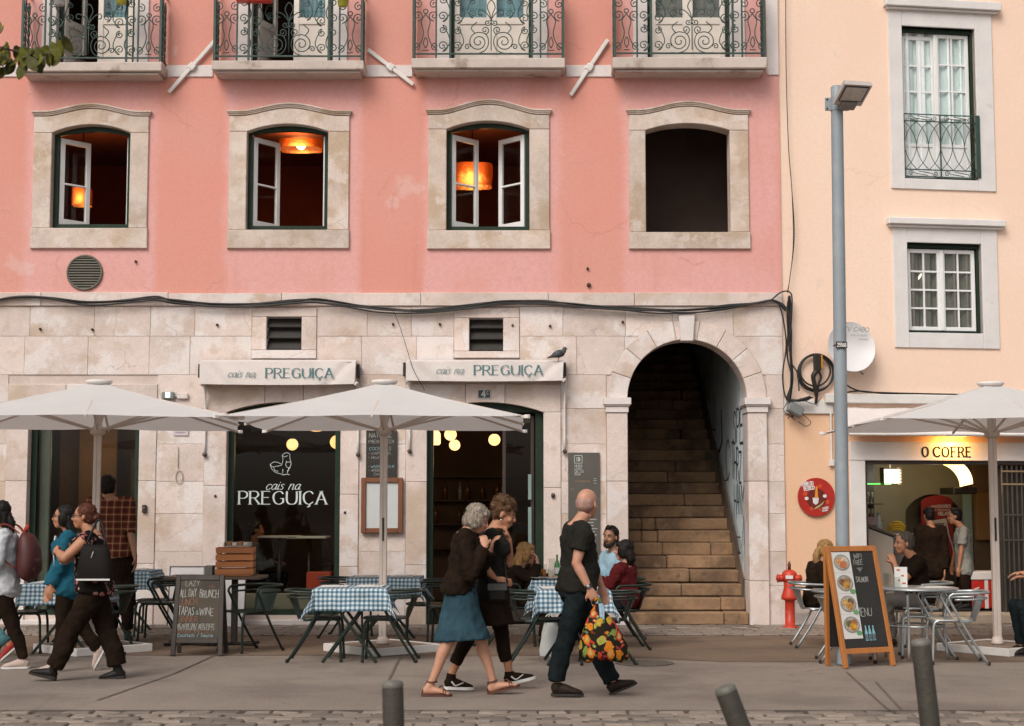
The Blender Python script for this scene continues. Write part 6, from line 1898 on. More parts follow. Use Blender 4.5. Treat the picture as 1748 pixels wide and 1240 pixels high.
table(-4.98, -1.35, .0, .42, .36, .79, 'folding table under the checked cloth next to the first shop window', 'blue checked tablecloth next to the first shop window spread over a folding table', 6)
# things on the table with the drinks
tz = .775
def tumbler(name, lab, cat, x, y, z, prof, m, drink=None):
 T = thing(name, lab, cat, (x, y, z))
 mm = MB(); mm.lathe(prof, n=16, cap=False); mm.lathe([(prof[0][0], 0), (.001, .002)], n=16, cap=False); mm.build('glass_wall', m, T)
 if drink:
  mm = MB(); mm.lathe([(prof[0][0] * .9, .006), (prof[0][0] * .93, drink[0])], n=14); mm.build('drink', drink[1], T)
 return T
M_GLS = glass('drinking glass', (.86, .88, .86), 1.6)
tumbler('beer_glass', 'glass of amber beer on the checked table in front of the blonde person', 'glass', at(928, 970, -3.1).x, -3.1, tz, [(.032, 0), (.040, .16)], M_GLS, (.10, mat('amber beer', (.45, .13, .01), .3)))
tumbler('milk_glass', 'short glass with a pale drink beside the beer on the checked table', 'glass', at(940, 970, -3.3).x, -3.3, tz, [(.03, 0), (.036, .11)], M_GLS, (.07, mat('pale drink', (.55, .45, .33), .4)))
tumbler('carafe', 'clear glass carafe in the middle of the checked table with drinks', 'carafe', at(942, 970, -2.9).x, -2.9, tz, [(.05, 0), (.055, .08), (.03, .16), (.04, .22)], M_GLS)
T = thing('green_bottle', 'slim green glass bottle on the checked table just behind the bald man', 'bottle', (at(951, 970, -3.0).x, -3.0, tz))
m = MB(); m.lathe([(.033, 0), (.034, .15), (.013, .21), (.013, .27)], n=12); m.build('bottle_body', mat('clear green glass', (.06, .22, .07), .15), T)
m = MB(); m.lathe([(.0345, .05), (.0345, .12)], n=12, cap=False); m.build('label', M_PAPER, T)
for (px, y, lab) in ((918, -3.25, 'white plate at the left edge of the checked table with drinks'), (948, -3.35, 'white plate in the middle of the checked table with drinks')):
 T = thing('plate', lab, 'plate', (at(px, 985, y).x, y, tz), 0, 'white plates')
 m = MB(); m.lathe([(.07, 0), (.085, .004), (.13, .018), (.132, .021), (.085, .008), (.001, .006)], n=24); m.build('dish', mat('white china', (.62, .6, .57), .25, .02), T)
T = thing('carrier_bag', 'white plastic carrier bag slumped on the ground below the checked table', 'bag', (at(940, 1075, -4.4).x, -4.4, .004))
m = MB(); vs = []; n = 18
for j in range(7):
 t = j / 6
 for i in range(n):
  a = 2 * pi * i / n
  k = 1 - .45 * t ** 2
  vs.append(V((.12 * k * cos(a) * (1 + .12 * noise.noise(V((a * 2, t * 3, 0)))), .11 * k * sin(a) * (1 + .15 * noise.noise(V((a * 2, t * 3, 4)))), .36 * t)))
m.add(vs, [(j * n + i, j * n + (i + 1) % n, (j + 1) * n + (i + 1) % n, (j + 1) * n + i) for j in range(6) for i in range(n)], 0, True)
m.build('bag_body', mat('white plastic', (.52, .53, .50), .5, .06, 8), T)
for s in (-1, 1):
 m = MB(); m.tube(smooth_pts([(s * .06, .05 * s, .34), (s * .05, .04 * s, .42), (-s * .0, .03 * s, .44), (-s * .05, .05 * s, .34)], 4), .008, 5); m.build('handle', mat('white plastic', (.5, .5, .5)), T)
# ---------------------------------------------------------------- parasols
M_CLOTHU = mat('ivory parasol cloth', (.74, .715, .695), .9, .03, 2, .12, 300, thru=.3, spots=(((.64, .60, .57), 1.2, .55, .8, .35),))
M_POLE = mat('parasol timber white', (.56, .47, .41), .6, .06, 4)
def parasol(x, y, rz, w, ze, zp, lab, base_rz=45):
 T = thing('parasol', lab, 'parasol', (x, y, .004), rz, 'square ivory parasols')
 h = w / 2
 # canopy: eight panels, corner and side ribs
 ribs = []
 for k in range(8):
  a = pi / 4 * k
  c = (cos(a), sin(a)); f = h / max(abs(c[0]), abs(c[1]))
  ribs.append(V((c[0] * f, c[1] * f, ze + (0 if k % 2 == 0 else -.012))))
 top = V((0, 0, zp))
 n = 6
 vs, fs = [], []
 for k in range(8):
  A, B = ribs[k], ribs[(k + 1) % 8]
  base = len(vs)
  for j in range(n + 1):
   for i in range(n + 1):
    t, u = .02 + .98 * j / n, i / n
    p = top.lerp(A.lerp(B, u), t)
    p.z -= .012 * sin(pi * u) * t + .02 * sin(pi * t)
    p.z += .005 * noise.noise(V((p.x * 2.2, p.y * 2.2, 7))) + .0012 * sin(14 * u + 3 * k) * t * t
    vs.append(p)
  for j in range(n):
   for i in range(n):
    q = base + j * (n + 1) + i
    fs.append((q, q + 1, q + n + 2, q + n + 1))
 m = MB(); m.add(vs, fs, 0, True)
 me = m.mesh('canopy', M_CLOTHU)
 link('canopy', me, T)
 for k in range(8):
  A = ribs[k]
  e = A + (A - V((0, 0, A.z))).normalized() * (.05 if k % 2 else .015)
  m = MB(); m.bar(V((0, 0, zp - .05)).lerp(e, .03), e + V((0, 0, -.022)), .022, .026, 0, None, .003); m.build('rib', M_POLE, T)
  mid = V((0, 0, zp - .06)).lerp(A, .52) + V((0, 0, -.045))
  m = MB(); m.bar(V((0, 0, ze - .09)) + (A - V((0, 0, A.z))).normalized() * .05, mid, .02, .024, 0, None, .003); m.build('strut', M_POLE, T)
  if k % 2:
   m = MB(); m.box(-.03, .03, -.02, .02, -.02, .02, 0, .006, Matrix.Translation(e + V((0, 0, -.012))) @ Matrix.Rotation(atan2(A.y, A.x), 4, 'Z')); m.build('rib_end', M_OFFWHITE, T)
 m = MB(); m.lathe([(.03, zp - .05), (.13, zp - .02), (.15, zp + .0), (.15, zp + .016), (.13, zp + .022), (.01, zp + .024)], n=24); m.build('top_cap', M_OFFWHITE, T)
 m = MB(); m.lathe([(.045, ze - .15), (.085, ze - .13), (.085, ze - .07), (.05, ze - .05)], n=16); m.build('hub', M_POLE, T)
 m = MB(); m.box(-.041, -.003, -.035, .035, .1, zp, 0, .006); m.box(.003, .041, -.035, .035, .1, zp, 0, .006); m.box(-.004, .004, -.028, .028, .1, zp); m.build('pole', M_POLE, T)
 m = MB(); m.box(-.010, .010, -.052, -.03, 1.22, 1.48, 0, .006); m.build('crank_slot', M_BLACK, T)
 m = MB(); m.lathe([(.07, .08), (.07, .1), (.05, .16)], n=16); m.build('pole_socket', M_POLE, T)
 b = .44
 R = Matrix.Rotation(radians(base_rz) - rz, 4, 'Z')
 m = MB()
 for (a0, a1, b0, b1) in ((-b - .03, b + .03, -b - .03, -b), (-b - .03, b + .03, b, b + .03), (-b - .03, -b, -b, b), (b, b + .03, -b, b)): m.box(a0, a1, b0, b1, 0, .085, 0, .004, R)
 m.build('base_frame', M_OFFWHITE, T)
 for sx in (-1, 1):
  for sy in (-1, 1):
   m = MB(); m.box(min(sx * .006, sx * (b - .004)), max(sx * .006, sx * (b - .004)), min(sy * .006, sy * (b - .004)), max(sy * .006, sy * (b - .004)), .01, .075, 0, .005, R); m.build('base_slab', mat('base slab', (.22, .16, .115), .85, .15, 5, .3), T)
 return T
parasol(-1.44, -3.9, 0, 3.12, 2.545, 3.0, 'square ivory parasol in the middle, over the front checked table', 42)
parasol(at(168, 700, -3.9).x, -3.9, radians(10), 3.1, 2.55, 3.0, 'square ivory parasol at the left edge, over the walkers', 45)
parasol(at(1692, 700, -3.9).x, -3.9, 0, 3.12, 2.52, 2.98, 'square ivory parasol on the right in front of the snack bar', 38)
# ---------------------------------------------------------------- table with crate
T = thing('crate_table', 'dark pedestal table carrying the wooden crate behind the chalkboard sign', 'table', (-3.45, -3.1, .004))
MB().box(-.55, .56, -.32, .32, .765, .80, 0, .006).build('table_top', M_DWOOD, T)
for x in (-.3, .22):
 m = MB(); m.bar((x, 0, .03), (x, 0, .765), .07, .07, 0, None, .006); m.build('pedestal', M_BLACK, T)
 m = MB(); m.bar((x - .26, -.17, .02), (x + .26, .17, .02), .055, .035, 0, None, .006); m.bar((x - .26, .17, .024), (x + .26, -.17, .024), .055, .035, 0, None, .006); m.build('cross_foot', M_BLACK, T)
M_CRATE = mat('orange brown crate wood', (.38, .135, .038), .6, .25, 2.5, .3, 40, rnd=.15, stretch=(.25, 1, 3))
x0, x1 = at(366, 960, -3.2).x, at(430, 960, -3.2).x
T = thing('wooden_crate', 'orange brown slatted wooden crate standing on the dark table', 'crate', ((x0 + x1) / 2, -3.02, .806), radians(4))
w, d, h = (x1 - x0), .34, .33
for k in range(4):
 z = .012 + k * (h / 4)
 for (a, b, c, e) in ((-w / 2, w / 2, -d / 2, -d / 2 + .012), (-w / 2, w / 2, d / 2 - .012, d / 2), (-w / 2, -w / 2 + .012, -d / 2 + .013, d / 2 - .013), (w / 2 - .012, w / 2, -d / 2 + .013, d / 2 - .013)):
  MB().box(a, b, c, e, z, z + h / 4 - .016, 0, .003).build('slat', M_CRATE, T)
for sx in (-1, 1):
 for sy in (-1, 1):
  m = MB(); m.box(sx * (w / 2 - .027) - .013, sx * (w / 2 - .027) + .013, sy * (d / 2 - .026) - .013, sy * (d / 2 - .026) + .013, .0, h - .006, 0, .002); m.build('corner_post', M_CRATE, T)
MB().box(-w / 2 + .013, w / 2 - .013, -d / 2 + .013, d / 2 - .013, 0, .01).build('bottom', M_CRATE, T)
T = thing('cutlery_tray', 'small pale tray with brown packets lying on top of the crate', 'tray', ((x0 + x1) / 2 + .02, -3.02, .806 + h - .02))
m = MB(); m.box(-.15, .15, -.1, .1, .02, .035, 0, .004); m.box(-.15, -.14, -.1, .1, .035, .075); m.box(.14, .15, -.1, .1, .035, .075); m.box(-.14, .14, .09, .1, .035, .075); m.build('tray_body', mat('pale tray', (.42, .37, .30), .6), T)
for k in range(4): MB().box(-.12 + k * .065, -.065 + k * .065, -.08, .08, .036, .082 - .01 * (k % 2), 0, .004).build('packet', mat('brown packet' if k % 2 == 0 else 'white packet', (.32, .15, .06) if k % 2 == 0 else (.55, .53, .5), .7), T)
a = at(350, 984, -3.1)
T = thing('menu_stack', 'small grey stack of menus next to the crate', 'stack of menus', (a.x + .05, -3.1, .806))
for k in range(9): MB().box(-.05 + .002 * (k % 3), .05, -.1, .1, k * .013, k * .013 + .010).build('menu', mat('grey menu card', (.22, .21, .18), .8, .1, 5, rnd=.1), T)
# white board with a dark edge leaning at the wall
b0, b1 = at(286, 1058, -.35), at(352, 961, -.25)
T = thing('white_board', 'white board with thin dark edge leaning against the stone wall behind the crate table', 'board', (b0.x, -.4, .004))
Mw = Matrix.Rotation(radians(-10), 4, 'X')
w, h = at(420, 1010, -.3).x - b0.x, (b1.z - b0.z) * 1.02 + .05
m = MB(); m.box(.012, w - .012, -.008, .012, .012, h - .012, 0, 0, Mw); m.build('panel', mat('board white', (.58, .54, .52), .6, .04, 3), T)
m = MB()
for q in ((0, .012, 0, h), (w - .012, w, 0, h), (.012, w - .012, 0, .012), (.012, w - .012, h - .012, h)): m.box(q[0], q[1], -.014, .014, q[2], q[3], 0, 0, Mw)
m.build('edge', M_BLACK, T)
lm = MB(); text(lm, "PRATOS", Mw @ V((.19, -.0095, h - .135)), (1, 0, 0), Mw.to_3x3() @ V((0, 0, 1)), .026, thick=.22, gap=.5, width=.17, N=V((0, -1, 0))); lm.build('lettering', mat('red marker', (.25, .05, .04)), T)
# ---------------------------------------------------------------- folding signs
def a_board(name, lab, x, y, rz, wb, wt, h, lean, mw, mpan, pz0=.19):
 """trapezoid folding board; local x right, front leans back by `lean` (m at the top), rear frame behind"""
 T = thing(name, lab, 'folding sign', (x, y, .004), rz)
 al = atan(lean / h)
 Mf_ = Matrix.Rotation(-al, 4, 'X')
 def fr(xx, yy, zz): return Mf_ @ V((xx, yy, zz))
 hw = lambda z: (wb + (wt - wb) * z / h) / 2
 st = .05
 for s in (-1, 1):
  m = MB(); m.prism([(s * hw(0), 0), (s * (hw(0) - st), 0), (s * (hw(h) - st), h), (s * hw(h), h)], -.018, .018, 0, .004, fr); m.build('stile', mw, T)
 for (a, b) in ((pz0 - .055, pz0), (h - .055, h)):
  m = MB(); m.prism([(-hw(a) + st + .001, a), (hw(a) - st - .001, a), (hw(b) - st - .001, b), (-hw(b) + st + .001, b)], -.017, .017, 0, .004, fr); m.build('rail', mw, T)
 m = MB(); m.prism([(-hw(pz0) + st + .001, pz0 + .001), (hw(pz0) - st - .001, pz0 + .001), (hw(h) - st - .001, h - .056), (-hw(h) + st + .001, h - .056)], -.006, .006, 0, 0, fr); m.build('panel', mpan, T)
 Mr = Matrix.Translation((0, lean * 2 + .02, 0)) @ Matrix.Rotation(al, 4, 'X')
 def fb(xx, yy, zz): return Mr @ V((xx, yy, zz))
 for s in (-1, 1):
  m = MB(); m.prism([(s * hw(0), 0), (s * (hw(0) - st * .9), 0), (s * (hw(h) - st), h - .01), (s * hw(h), h - .01)], -.015, .015, 0, .004, fb); m.build('rear_leg', mw, T)
 m = MB(); m.prism([(-hw(pz0) + st, pz0), (hw(pz0) - st, pz0), (hw(h) - st, h - .06), (-hw(h) + st, h - .06)], -.005, .005, 0, 0, fb); m.build('rear_panel', mpan, T)
 return T, fr, hw
M_BDARK = mat('black stained wood', (.035, .024, .017), .6, .25, 4, .25, stretch=(1, 1, .2), spots=(((.16, .085, .035), 9, .70, .76, .8),))
M_BPAN = mat('dusty chalkboard', (.060, .047, .034), .85, .3, 3, .1, spots=(((.12, .095, .07), 2.5, .5, .75, .6),))
pL, pR = gnd(290, 1121), gnd(377, 1122)
wb = pR.x - pL.x
T, fr, hw = a_board('chalkboard_sign', 'dark folding chalkboard sign listing all day brunch, standing by the crate table', (pL.x + pR.x) / 2, pL.y + .02, 0, wb, wb * .93, .87, .16, M_BDARK, M_BPAN)
rr = random.Random(21)
def chalk(T, fr, m, rows, yy=-.0085, wob=.08):
 for (s, x, z, h, w, c) in rows:
  lm = MB()
  O = fr(x, yy, z); U = (fr(x + 1, yy, z) - O); W = (fr(x, yy, z + 1) - O)
  text(lm, s, O, U, W, h, thick=.075 if h > .05 else .11, gap=.2, wob=wob, slant=.06, width=w, rnd=rr)
  lm.build('chalk_line', c, T)
chalk(T, fr, None, [('LAZY', -.155, .755, .055, .15, M_CHALK), ('ALL DAY', -.21, .635, .08, .175, M_CHALK), ('BRUNCH', .005, .628, .08, .20, M_CHALK), ('LUNCH', -.215, .545, .07, .19, M_CHALKR), ('TAPAS', -.22, .435, .085, .17, M_CHALK), ('&', -.03, .44, .04, .03, M_CHALKB), ('WINE', .01, .435, .08, .15, M_CHALK), ('DINNER', -.225, .365, .06, .22, M_CHALKR),
 ('WE WORK ONLY WITH FRESH', -.225, .312, .032, .40, M_CHALK), ('PORTUGUESE PRODUCTS', -.23, .277, .032, .41, M_CHALK), ('OTHER SPECIALS', -.22, .243, .03, .38, M_CHALKR), ('Cocktails / Sangria'.replace('S', 'S').replace('gria', 'ria'), -.215, .203, .036, .38, M_CHALKB), ('2,50'.replace(',', '.'), .1, .735, .026, .06, M_CHALKR)])
M_ORW = mat('orange varnished wood', (.40, .145, .035), .5, .18, 3, .2, stretch=(1, 1, .15))
M_BB = mat('clean blackboard', (.022, .02, .018), .75, .2, 4)
pL, pR = gnd(1442, 1142), gnd(1527, 1137)
wb = (pR - pL).length
rz = atan2(pR.y - pL.y, pR.x - pL.x)
T, fr, hw = a_board('menu_sign', 'orange framed folding menu sign with four food pictures beside the lamp post', (pL.x + pR.x) / 2, (pL.y + pR.y) / 2, rz, wb + .02, wb + .0, 1.21, .13, M_ORW, M_BB)
# the photograph shows this sign racked over to one side
for ch in T.children:
 for v in ch.data.vertices: v.co.x -= .095 * v.co.z * 1.0
frs = lambda x, y, z: (lambda p: V((p.x - .095 * p.z, p.y, p.z)))(fr(x, y, z))
px0, px1 = -hw(.6) + .055, -hw(.6) + .055 + .235
m = MB(); m.prism([(px0, .285), (px1, .285), (px1, 1.15), (px0, 1.15)], -.010, -.0075, 0, 0, frs); m.build('menu_sheet', M_PAPER, T)
food = [((.60, .27, .09), (.55, .47, .38), (.50, .16, .06)), ((.20, .09, .04), (.30, .16, .07), (.50, .24, .04)), ((.55, .33, .10), (.16, .11, .06), (.48, .22, .05)), ((.16, .15, .07), (.32, .12, .05), (.60, .27, .02))]
for k in range(4):
 cz_ = 1.045 - k * .207
 cx_ = (px0 + px1) / 2
 el = lambda rx, rz_, y0, y1, cx, cz, n=22: [(cx + rx * cos(a), cz + rz_ * sin(a)) for a in [2 * pi * i / n for i in range(n)]]
 m = MB(); m.prism(el(.10, .082, 0, 0, cx_, cz_), -.0125, -.0105, 0, 0, frs); m.build('plate_print', mat('plate print', (.24, .22, .19), .5), T)
 m = MB(); m.prism(el(.088, .070, 0, 0, cx_, cz_), -.0135, -.0128, 0, 0, frs); m.build('plate_print', mat('plate print inner', (.36, .33, .28), .5, .3, 40), T)
 for q, c in enumerate(food[k]):
  fm = mat('food print %d%d' % (k, q), c, .6, .4, 50, spots=((tuple(x * .35 for x in c), 40, .5, .65, .8), ((.6, .5, .3), 55, .62, .7, .6)))
  ox, oz, r_ = ((-.035, .012), (.03, .02), (.012, -.022))[q] + ((.042, .042, .045)[q],)
  m = MB(); m.prism([(cx_ + ox + r_ * (1 + .25 * noise.noise(V((a * 1.5, k, q)))) * cos(a), cz_ + oz + r_ * .85 * sin(a)) for a in [2 * pi * i / 14 for i in range(14)]], -.0150 - .0006 * q, -.0140, 0, 0, frs); m.build('food_print', fm, T)
 if k:
  m = MB(); m.prism(el(.035, .024, 0, 0, px1 - .036, cz_ - .085), -.0128, -.0106, 0, 0, frs); m.build('price_print', mat('green price', (.12, .30, .12), .6), T)
 if k < 3:
  m = MB(); m.prism([(px0, cz_ - .104), (px1, cz_ - .104), (px1, cz_ - .1015), (px0, cz_ - .1015)], -.0108, -.0104, 0, 0, frs); m.build('divider_print', mat('divider', (.35, .33, .3)), T)
tx = px1 + .012
chalk(T, frs, None, [('WIFI', tx + .03, 1.085, .045, .10, M_CHALK), ('FREE', tx + .02, 1.02, .045, .11, M_CHALK), ('SALMON', tx + .015, .845, .05, .15, M_CHALK), ('MENU', tx - .045, .505, .085, .19, M_CHALK)], yy=-.0125)
lm = MB()
for k in range(4): lm.bar(frs(tx + .05 + .01 * k, -.0125, .985 - .014 * k), frs(tx + .12 - .012 * k, -.0125, .985 - .014 * k), .006, .002, 0, V((0, 1, 0)))
lm.build('wifi_mark', M_CHALK, T)
for k in range(3):
 x = tx + .04 + k * .047
 m = MB(); m.prism([(x - .017, .26), (x + .017, .26), (x + .017, .34), (x + .007, .38), (x + .007, .41), (x - .007, .41), (x - .007, .38), (x - .017, .34)], -.010, -.0075, 0, 0, frs); m.build('bottle_print', mat('bottle drawing', (.20, .42, .46), .8), T)
 m = MB(); m.prism([(x - .0155, .268), (x + .0155, .268), (x + .0155, .325), (x - .0155, .325)], -.0112, -.0102, 0, 0, frs); m.build('bottle_print', mat('bottle drawing dark', (.09, .12, .13), .8, .4, 30), T)
# ---------------------------------------------------------------- round metal table of the snack bar
TX, TY = 4.28, -4.75
T = thing('metal_table', 'round steel topped table of the snack bar behind the orange framed sign', 'table', (TX, TY, .004))
m = MB(); m.lathe([(.001, .72), (.43, .72), (.445, .728), (.445, .742), (.43, .75), (.001, .75)], n=32); m.build('table_top', M_ALU, T)
for k in range(4):
 a = pi / 4 + pi / 2 * k + .3
 m = MB(); m.tube(smooth_pts([(.33 * cos(a), .33 * sin(a), 0), (.30 * cos(a), .30 * sin(a), .35), (.33 * cos(a), .33 * sin(a), .66), (.28 * cos(a), .28 * sin(a), .715)], 4), .015, 8); m.build('leg', M_ALU, T)
m = MB(); m.tube([(.30 * cos(a), .30 * sin(a), .35) for a in [2 * pi * i / 24 for i in range(24)]], .01, 6, closed=True); m.build('ring', M_ALU, T)
tz = .757
p = at(1538, 985, TY - .05)
T = thing('menu_holder', 'white folded menu card with red print standing on the steel table', 'menu card', (p.x, TY - .05, tz), radians(-8))
m = MB(); m.prism([(-.065, 0), (.065, 0), (.065, .21), (-.065, .21)], 0, .003); m.prism([(-.065, 0), (.065, 0), (.065, .21), (-.065, .21)], .04, .043); m.build('card', M_PAPER, T)
m = MB()
for (a, b, c) in ((-.045, .17, .035), (.0, .11, .03), (.01, .03, .04), (-.03, .06, .02)): m.box(a, a + c, -.0015, -.0003, b, b + .018)
m.build('red_print', mat('menu red print', (.45, .10, .04), .7), T)
for k, (dx, dy, lab) in enumerate(((-.17, -.1, 'tall clear glass at the left edge of the steel table'), (-.11, .05, 'clear glass beside the standing menu card'), (-.06, -.12, 'short clear glass close in front of the standing menu card'))):
 tumbler('glass', lab, 'glass', p.x + dx, TY + dy, tz, [(.03, 0), (.036, .15 - .02 * k)], M_GLS)
T = thing('paper_stack', 'few white papers lying flat on the right of the steel table', 'papers', (TX + .15, TY - .15, tz), .3)
for k in range(3): MB().box(-.14 + .02 * k, .12 + .01 * k, -.1, .1 - .01 * k, .0025 * k, .0025 * k + .002).build('sheet', M_PAPER, T)
# ---------------------------------------------------------------- lamp post
b = gnd(1441, 1136)
T = thing('lamp_post', 'tall grey blue street lamp post with one square lamp head', 'street lamp', (b.x, b.y, .004))
T.rotation_euler = (0, .006, 0)
M_POST = mat('grey blue post paint', (.24, .27, .29), .5, .08, 2, .15, 60, spots=(((.30, .33, .34), 4, .55, .7, .5), ((.14, .15, .15), 7, .62, .72, .5), ((.13, .09, .06), 16, .70, .77, .6)))
zt = at(1430, 150, b.y).z
m = MB(); m.lathe([(.074, 0), (.074, .02), (.072, .3), (.062, zt - .2), (.062, zt), (.05, zt + .012), (.001, zt + .012)], n=28); m.build('post', M_POST, T)
zb_, zt2 = at(1430, 190, b.y).z, at(1430, 168, b.y).z
for s in (-1, 1):
 m = MB(); m.box(min(s * .055, s * .125), max(s * .055, s * .125), -.012, .012, zb_, zt2, 0, .004); m.build('clamp_plate', M_POST, T)
 for z in (zb_ + .02, zt2 - .02):
  m = MB(); m.tube([(s * .105, -.02, z), (s * .105, .02, z)], .01, 6); m.build('bolt', mat('rust', (.07, .035, .02)), T)
m = MB(); m.lathe([(.069, zb_), (.069, zt2)], n=24, cap=False); m.build('clamp_collar', M_POST, T)
hc = at(1449, 158, b.y - .25)
Mh = Matrix.Translation(hc - b) @ Matrix.Rotation(radians(10), 4, 'Z') @ Matrix.Rotation(radians(-24), 4, 'X') @ Matrix.Scale(.84, 4)
M_HEAD = mat('lamp head grey', (.46, .40, .37), .5, .06, 4)
m = MB(); vs = []
for (z, kx, y0, y1) in ((-.05, .5, -.2, .2), (.0, .5, -.2, .2), (.07, .40, -.13, .15), (.085, .36, -.1, .12)):
 for (x, y) in ((-1, y0), (1, y0), (1, y1), (-1, y1)): vs.append(Mh @ V((x * kx * .36, y, z)))
fs = [(4 * j + i, 4 * j + (i + 1) % 4, 4 * (j + 1) + (i + 1) % 4, 4 * (j + 1) + i) for j in range(3) for i in range(4)] + [(3, 2, 1, 0), (12, 13, 14, 15)]
m.add(vs, fs); m.build('lamp_head', M_HEAD, T)
m = MB(); m.box(-.14, .14, -.16, .1, -.058, -.051, 0, 0, Mh); m.build('lens', mat('lamp lens', (.48, .41, .36), .3, .2, 5), T)
m = MB()
for q in ((-.15, -.14, -.17, .11), (.14, .15, -.17, .11), (-.14, .14, -.17, -.16), (-.14, .14, .1, .11)): m.box(*q, -.062, -.051, 0, 0, Mh)
m.build('lens_rim', M_BLACK, T)
m = MB(); m.box(-.1, .1, .11, .25, -.09, -.052, 0, .01, Mh); m.tube([Mh @ V((0, .2, -.08)), V((.02, -.1, (zb_ + zt2) / 2)), V((0, -.05, (zb_ + zt2) / 2))], .025, 8); m.build('bracket', mat('bracket grey', (.20, .17, .15), .5), T)
zp_ = at(1434, 591, b.y).z
m = MB(); m.box(-.058, .058, -.082, -.070, zp_ - .035, zp_ + .035, 0, .003); m.lathe([(.071, zp_ - .006), (.071, zp_ + .006)], n=24, cap=False); m.build('number_plate', M_BLACK, T)
lm = MB(b); text(lm, '25568', V((b.x - .045, b.y - .0835, .0 + zp_ - .018)), (1, 0, 0), (0, 0, 1), .036, thick=.2, width=.09); lm.build('number', M_PAPER, T)
# ---------------------------------------------------------------- hydrant
b = gnd(1349, 1074)
T = thing('fire_hydrant', 'red fire hydrant standing at the foot of the wall corner', 'fire hydrant', (b.x, b.y, .004), radians(-12))
M_HYD = mat('hydrant red', (.50, .035, .012), .45, .12, 5, .2, spots=(((.2, .02, .01), 6, .55, .7, .7), ((.55, .13, .08), 9, .62, .72, .5), ((.06, .02, .012), 14, .66, .74, .7)))
m = MB(); m.lathe([(.105, 0), (.105, .03), (.066, .035), (.064, .36), (.072, .37), (.112, .385), (.112, .42), (.085, .50), (.072, .56), (.08, .62)], n=20); m.build('barrel', M_HYD, T)
m = MB(); m.lathe([(.08, .62), (.098, .63), (.102, .70), (.092, .735), (.06, .765), (.03, .77)], n=20); m.build('bonnet', M_HYD, T)
m = MB(); m.lathe([(.02, .77), (.022, .85), (.012, .86), (.012, .88)], n=8); m.build('spindle', mat('dark spindle', (.10, .02, .015), .6), T)
for (a, l, r_) in ((-1, .135, .048), (1, .13, .044)):
 m = MB(); m.tube([(a * .08, -.02, .66), (a * l, -.05, .66)], r_, 14); m.build('outlet', M_HYD, T)
 m = MB(); m.tube([(a * l, -.05, .66), (a * (l + .02), -.056, .66)], r_ * 1.15, 14); m.tube([(a * (l + .02), -.056, .66), (a * (l + .035), -.06, .66)], r_ * .5, 8); m.build('outlet_cap', M_HYD, T)
m = MB(); m.box(-.045, .05, -.108, -.101, .655, .70); m.build('tag_plate', M_PAPER, T)
# ---------------------------------------------------------------- bollards at the kerb
M_BOL = mat('grey green bollard paint', (.042, .036, .027), .6, .3, 5, .4, 60, spots=(((.11, .10, .08), 9, .62, .74, .6), ((.02, .017, .013), 3, .55, .7, .6)))
for (xt, yt, wpx, xb, yb, lab) in ((670, 1163, 36, 672, 1240, 'short upright bollard in front of the skirted walker'), (1236, 1172, 37, 1262, 1240, 'bollard leaning to the left in front of the stairway'), (1571, 1092, 33, 1588, 1240, 'tallest bollard, in front of the aluminium chairs')):
 dist = .105 * F / wpx
 Y = -D + dist
 t, q = at(xt, yt, Y), at(xb, yb, Y)
 d = (t - q).normalized()
 foot = t - d * (t.z / d.z)
 T = thing('bollard', lab, 'bollard', foot, 0, 'bollards along the kerb')
 R = d.to_track_quat('Z', 'Y').to_matrix().to_4x4()
 Lb = t.z / d.z
 m = MB(); m.lathe([(.0535, -.05), (.0525, Lb - .03)], n=28, M=R, cap=False); m.build('bollard_post', M_BOL, T)
 m = MB(); m.lathe([(.0525, Lb - .0295), (.054, Lb - .02), (.050, Lb - .004), (.03, Lb + .004), (.001, Lb + .006)], n=28, M=R, cap=False); m.build('cap', mat('worn bollard cap', (.12, .115, .095), .55, .2, 9), T)
# ---------------------------------------------------------------- leafy twig reaching in at the top left
YB_ = -12.3
tp = [at(-60, 60, YB_), at(-10, 78, YB_), at(30, 88, YB_), at(75, 92, YB_), at(108, 88, YB_)]
TW = thing('tree_branch', 'leafy green twig reaching into the picture at the top left corner', 'branch', tp[0])
m = MB(tp[0]); m.tube(smooth_pts(tp, 5), [.008 * (1 - i / 24) + .002 for i in range(21)], 6); m.tube(smooth_pts([at(-30, 70, YB_), at(-4, 100, YB_), at(10, 122, YB_)], 4), .004, 5); m.tube(smooth_pts([at(-20, 74, YB_), at(2, 55, YB_), at(6, 44, YB_)], 4), .003, 5)
m.build('twig', mat('twig bark', (.06, .04, .025), .8), TW)
def leaf_mesh(k):
 r = random.Random(k); m = MB(); vs, fs = [], []
 n = 6
 for j in range(n + 1):
  t = j / n; w = .30 * sin(pi * min(1, t * .94 + .05)) ** .85 * (1 if t < .98 else .2)
  y = t; z = -.25 * t * t * r.uniform(.5, 1.3)
  vs += [V((-w, y, z + .10 * w)), V((0, y, z - .02)), V((w, y, z + .10 * w))]
 for j in range(n):
  a = 3 * j; fs += [(a, a + 1, a + 4, a + 3), (a + 1, a + 2, a + 5, a + 4)]
 m.add(vs, fs, 0, True)
 return m.mesh('leaf', mat('leaf green', (.080, .078, .010), .6, .35, 3, rnd=.45, spec=.2, spots=(((.16, .13, .02), 2.5, .55, .7, .6),)))
LM = [leaf_mesh(k) for k in range(4)]
rl_ = random.Random(17)
spots_ = [(8, 92), (20, 100), (16, 84), (30, 90), (38, 104), (44, 118), (36, 116), (56, 100), (64, 112), (72, 104), (60, 94), (82, 98), (78, 112), (86, 90), (98, 98), (104, 104), (108, 80), (112, 74), (24, 112), (6, 104), (2, 96), (12, 128), (14, 84), (0, 46), (48, 94), (68, 92), (92, 84), (30, 118), (50, 108), (-14, 90), (-24, 84), (-8, 112), (40, 92)]
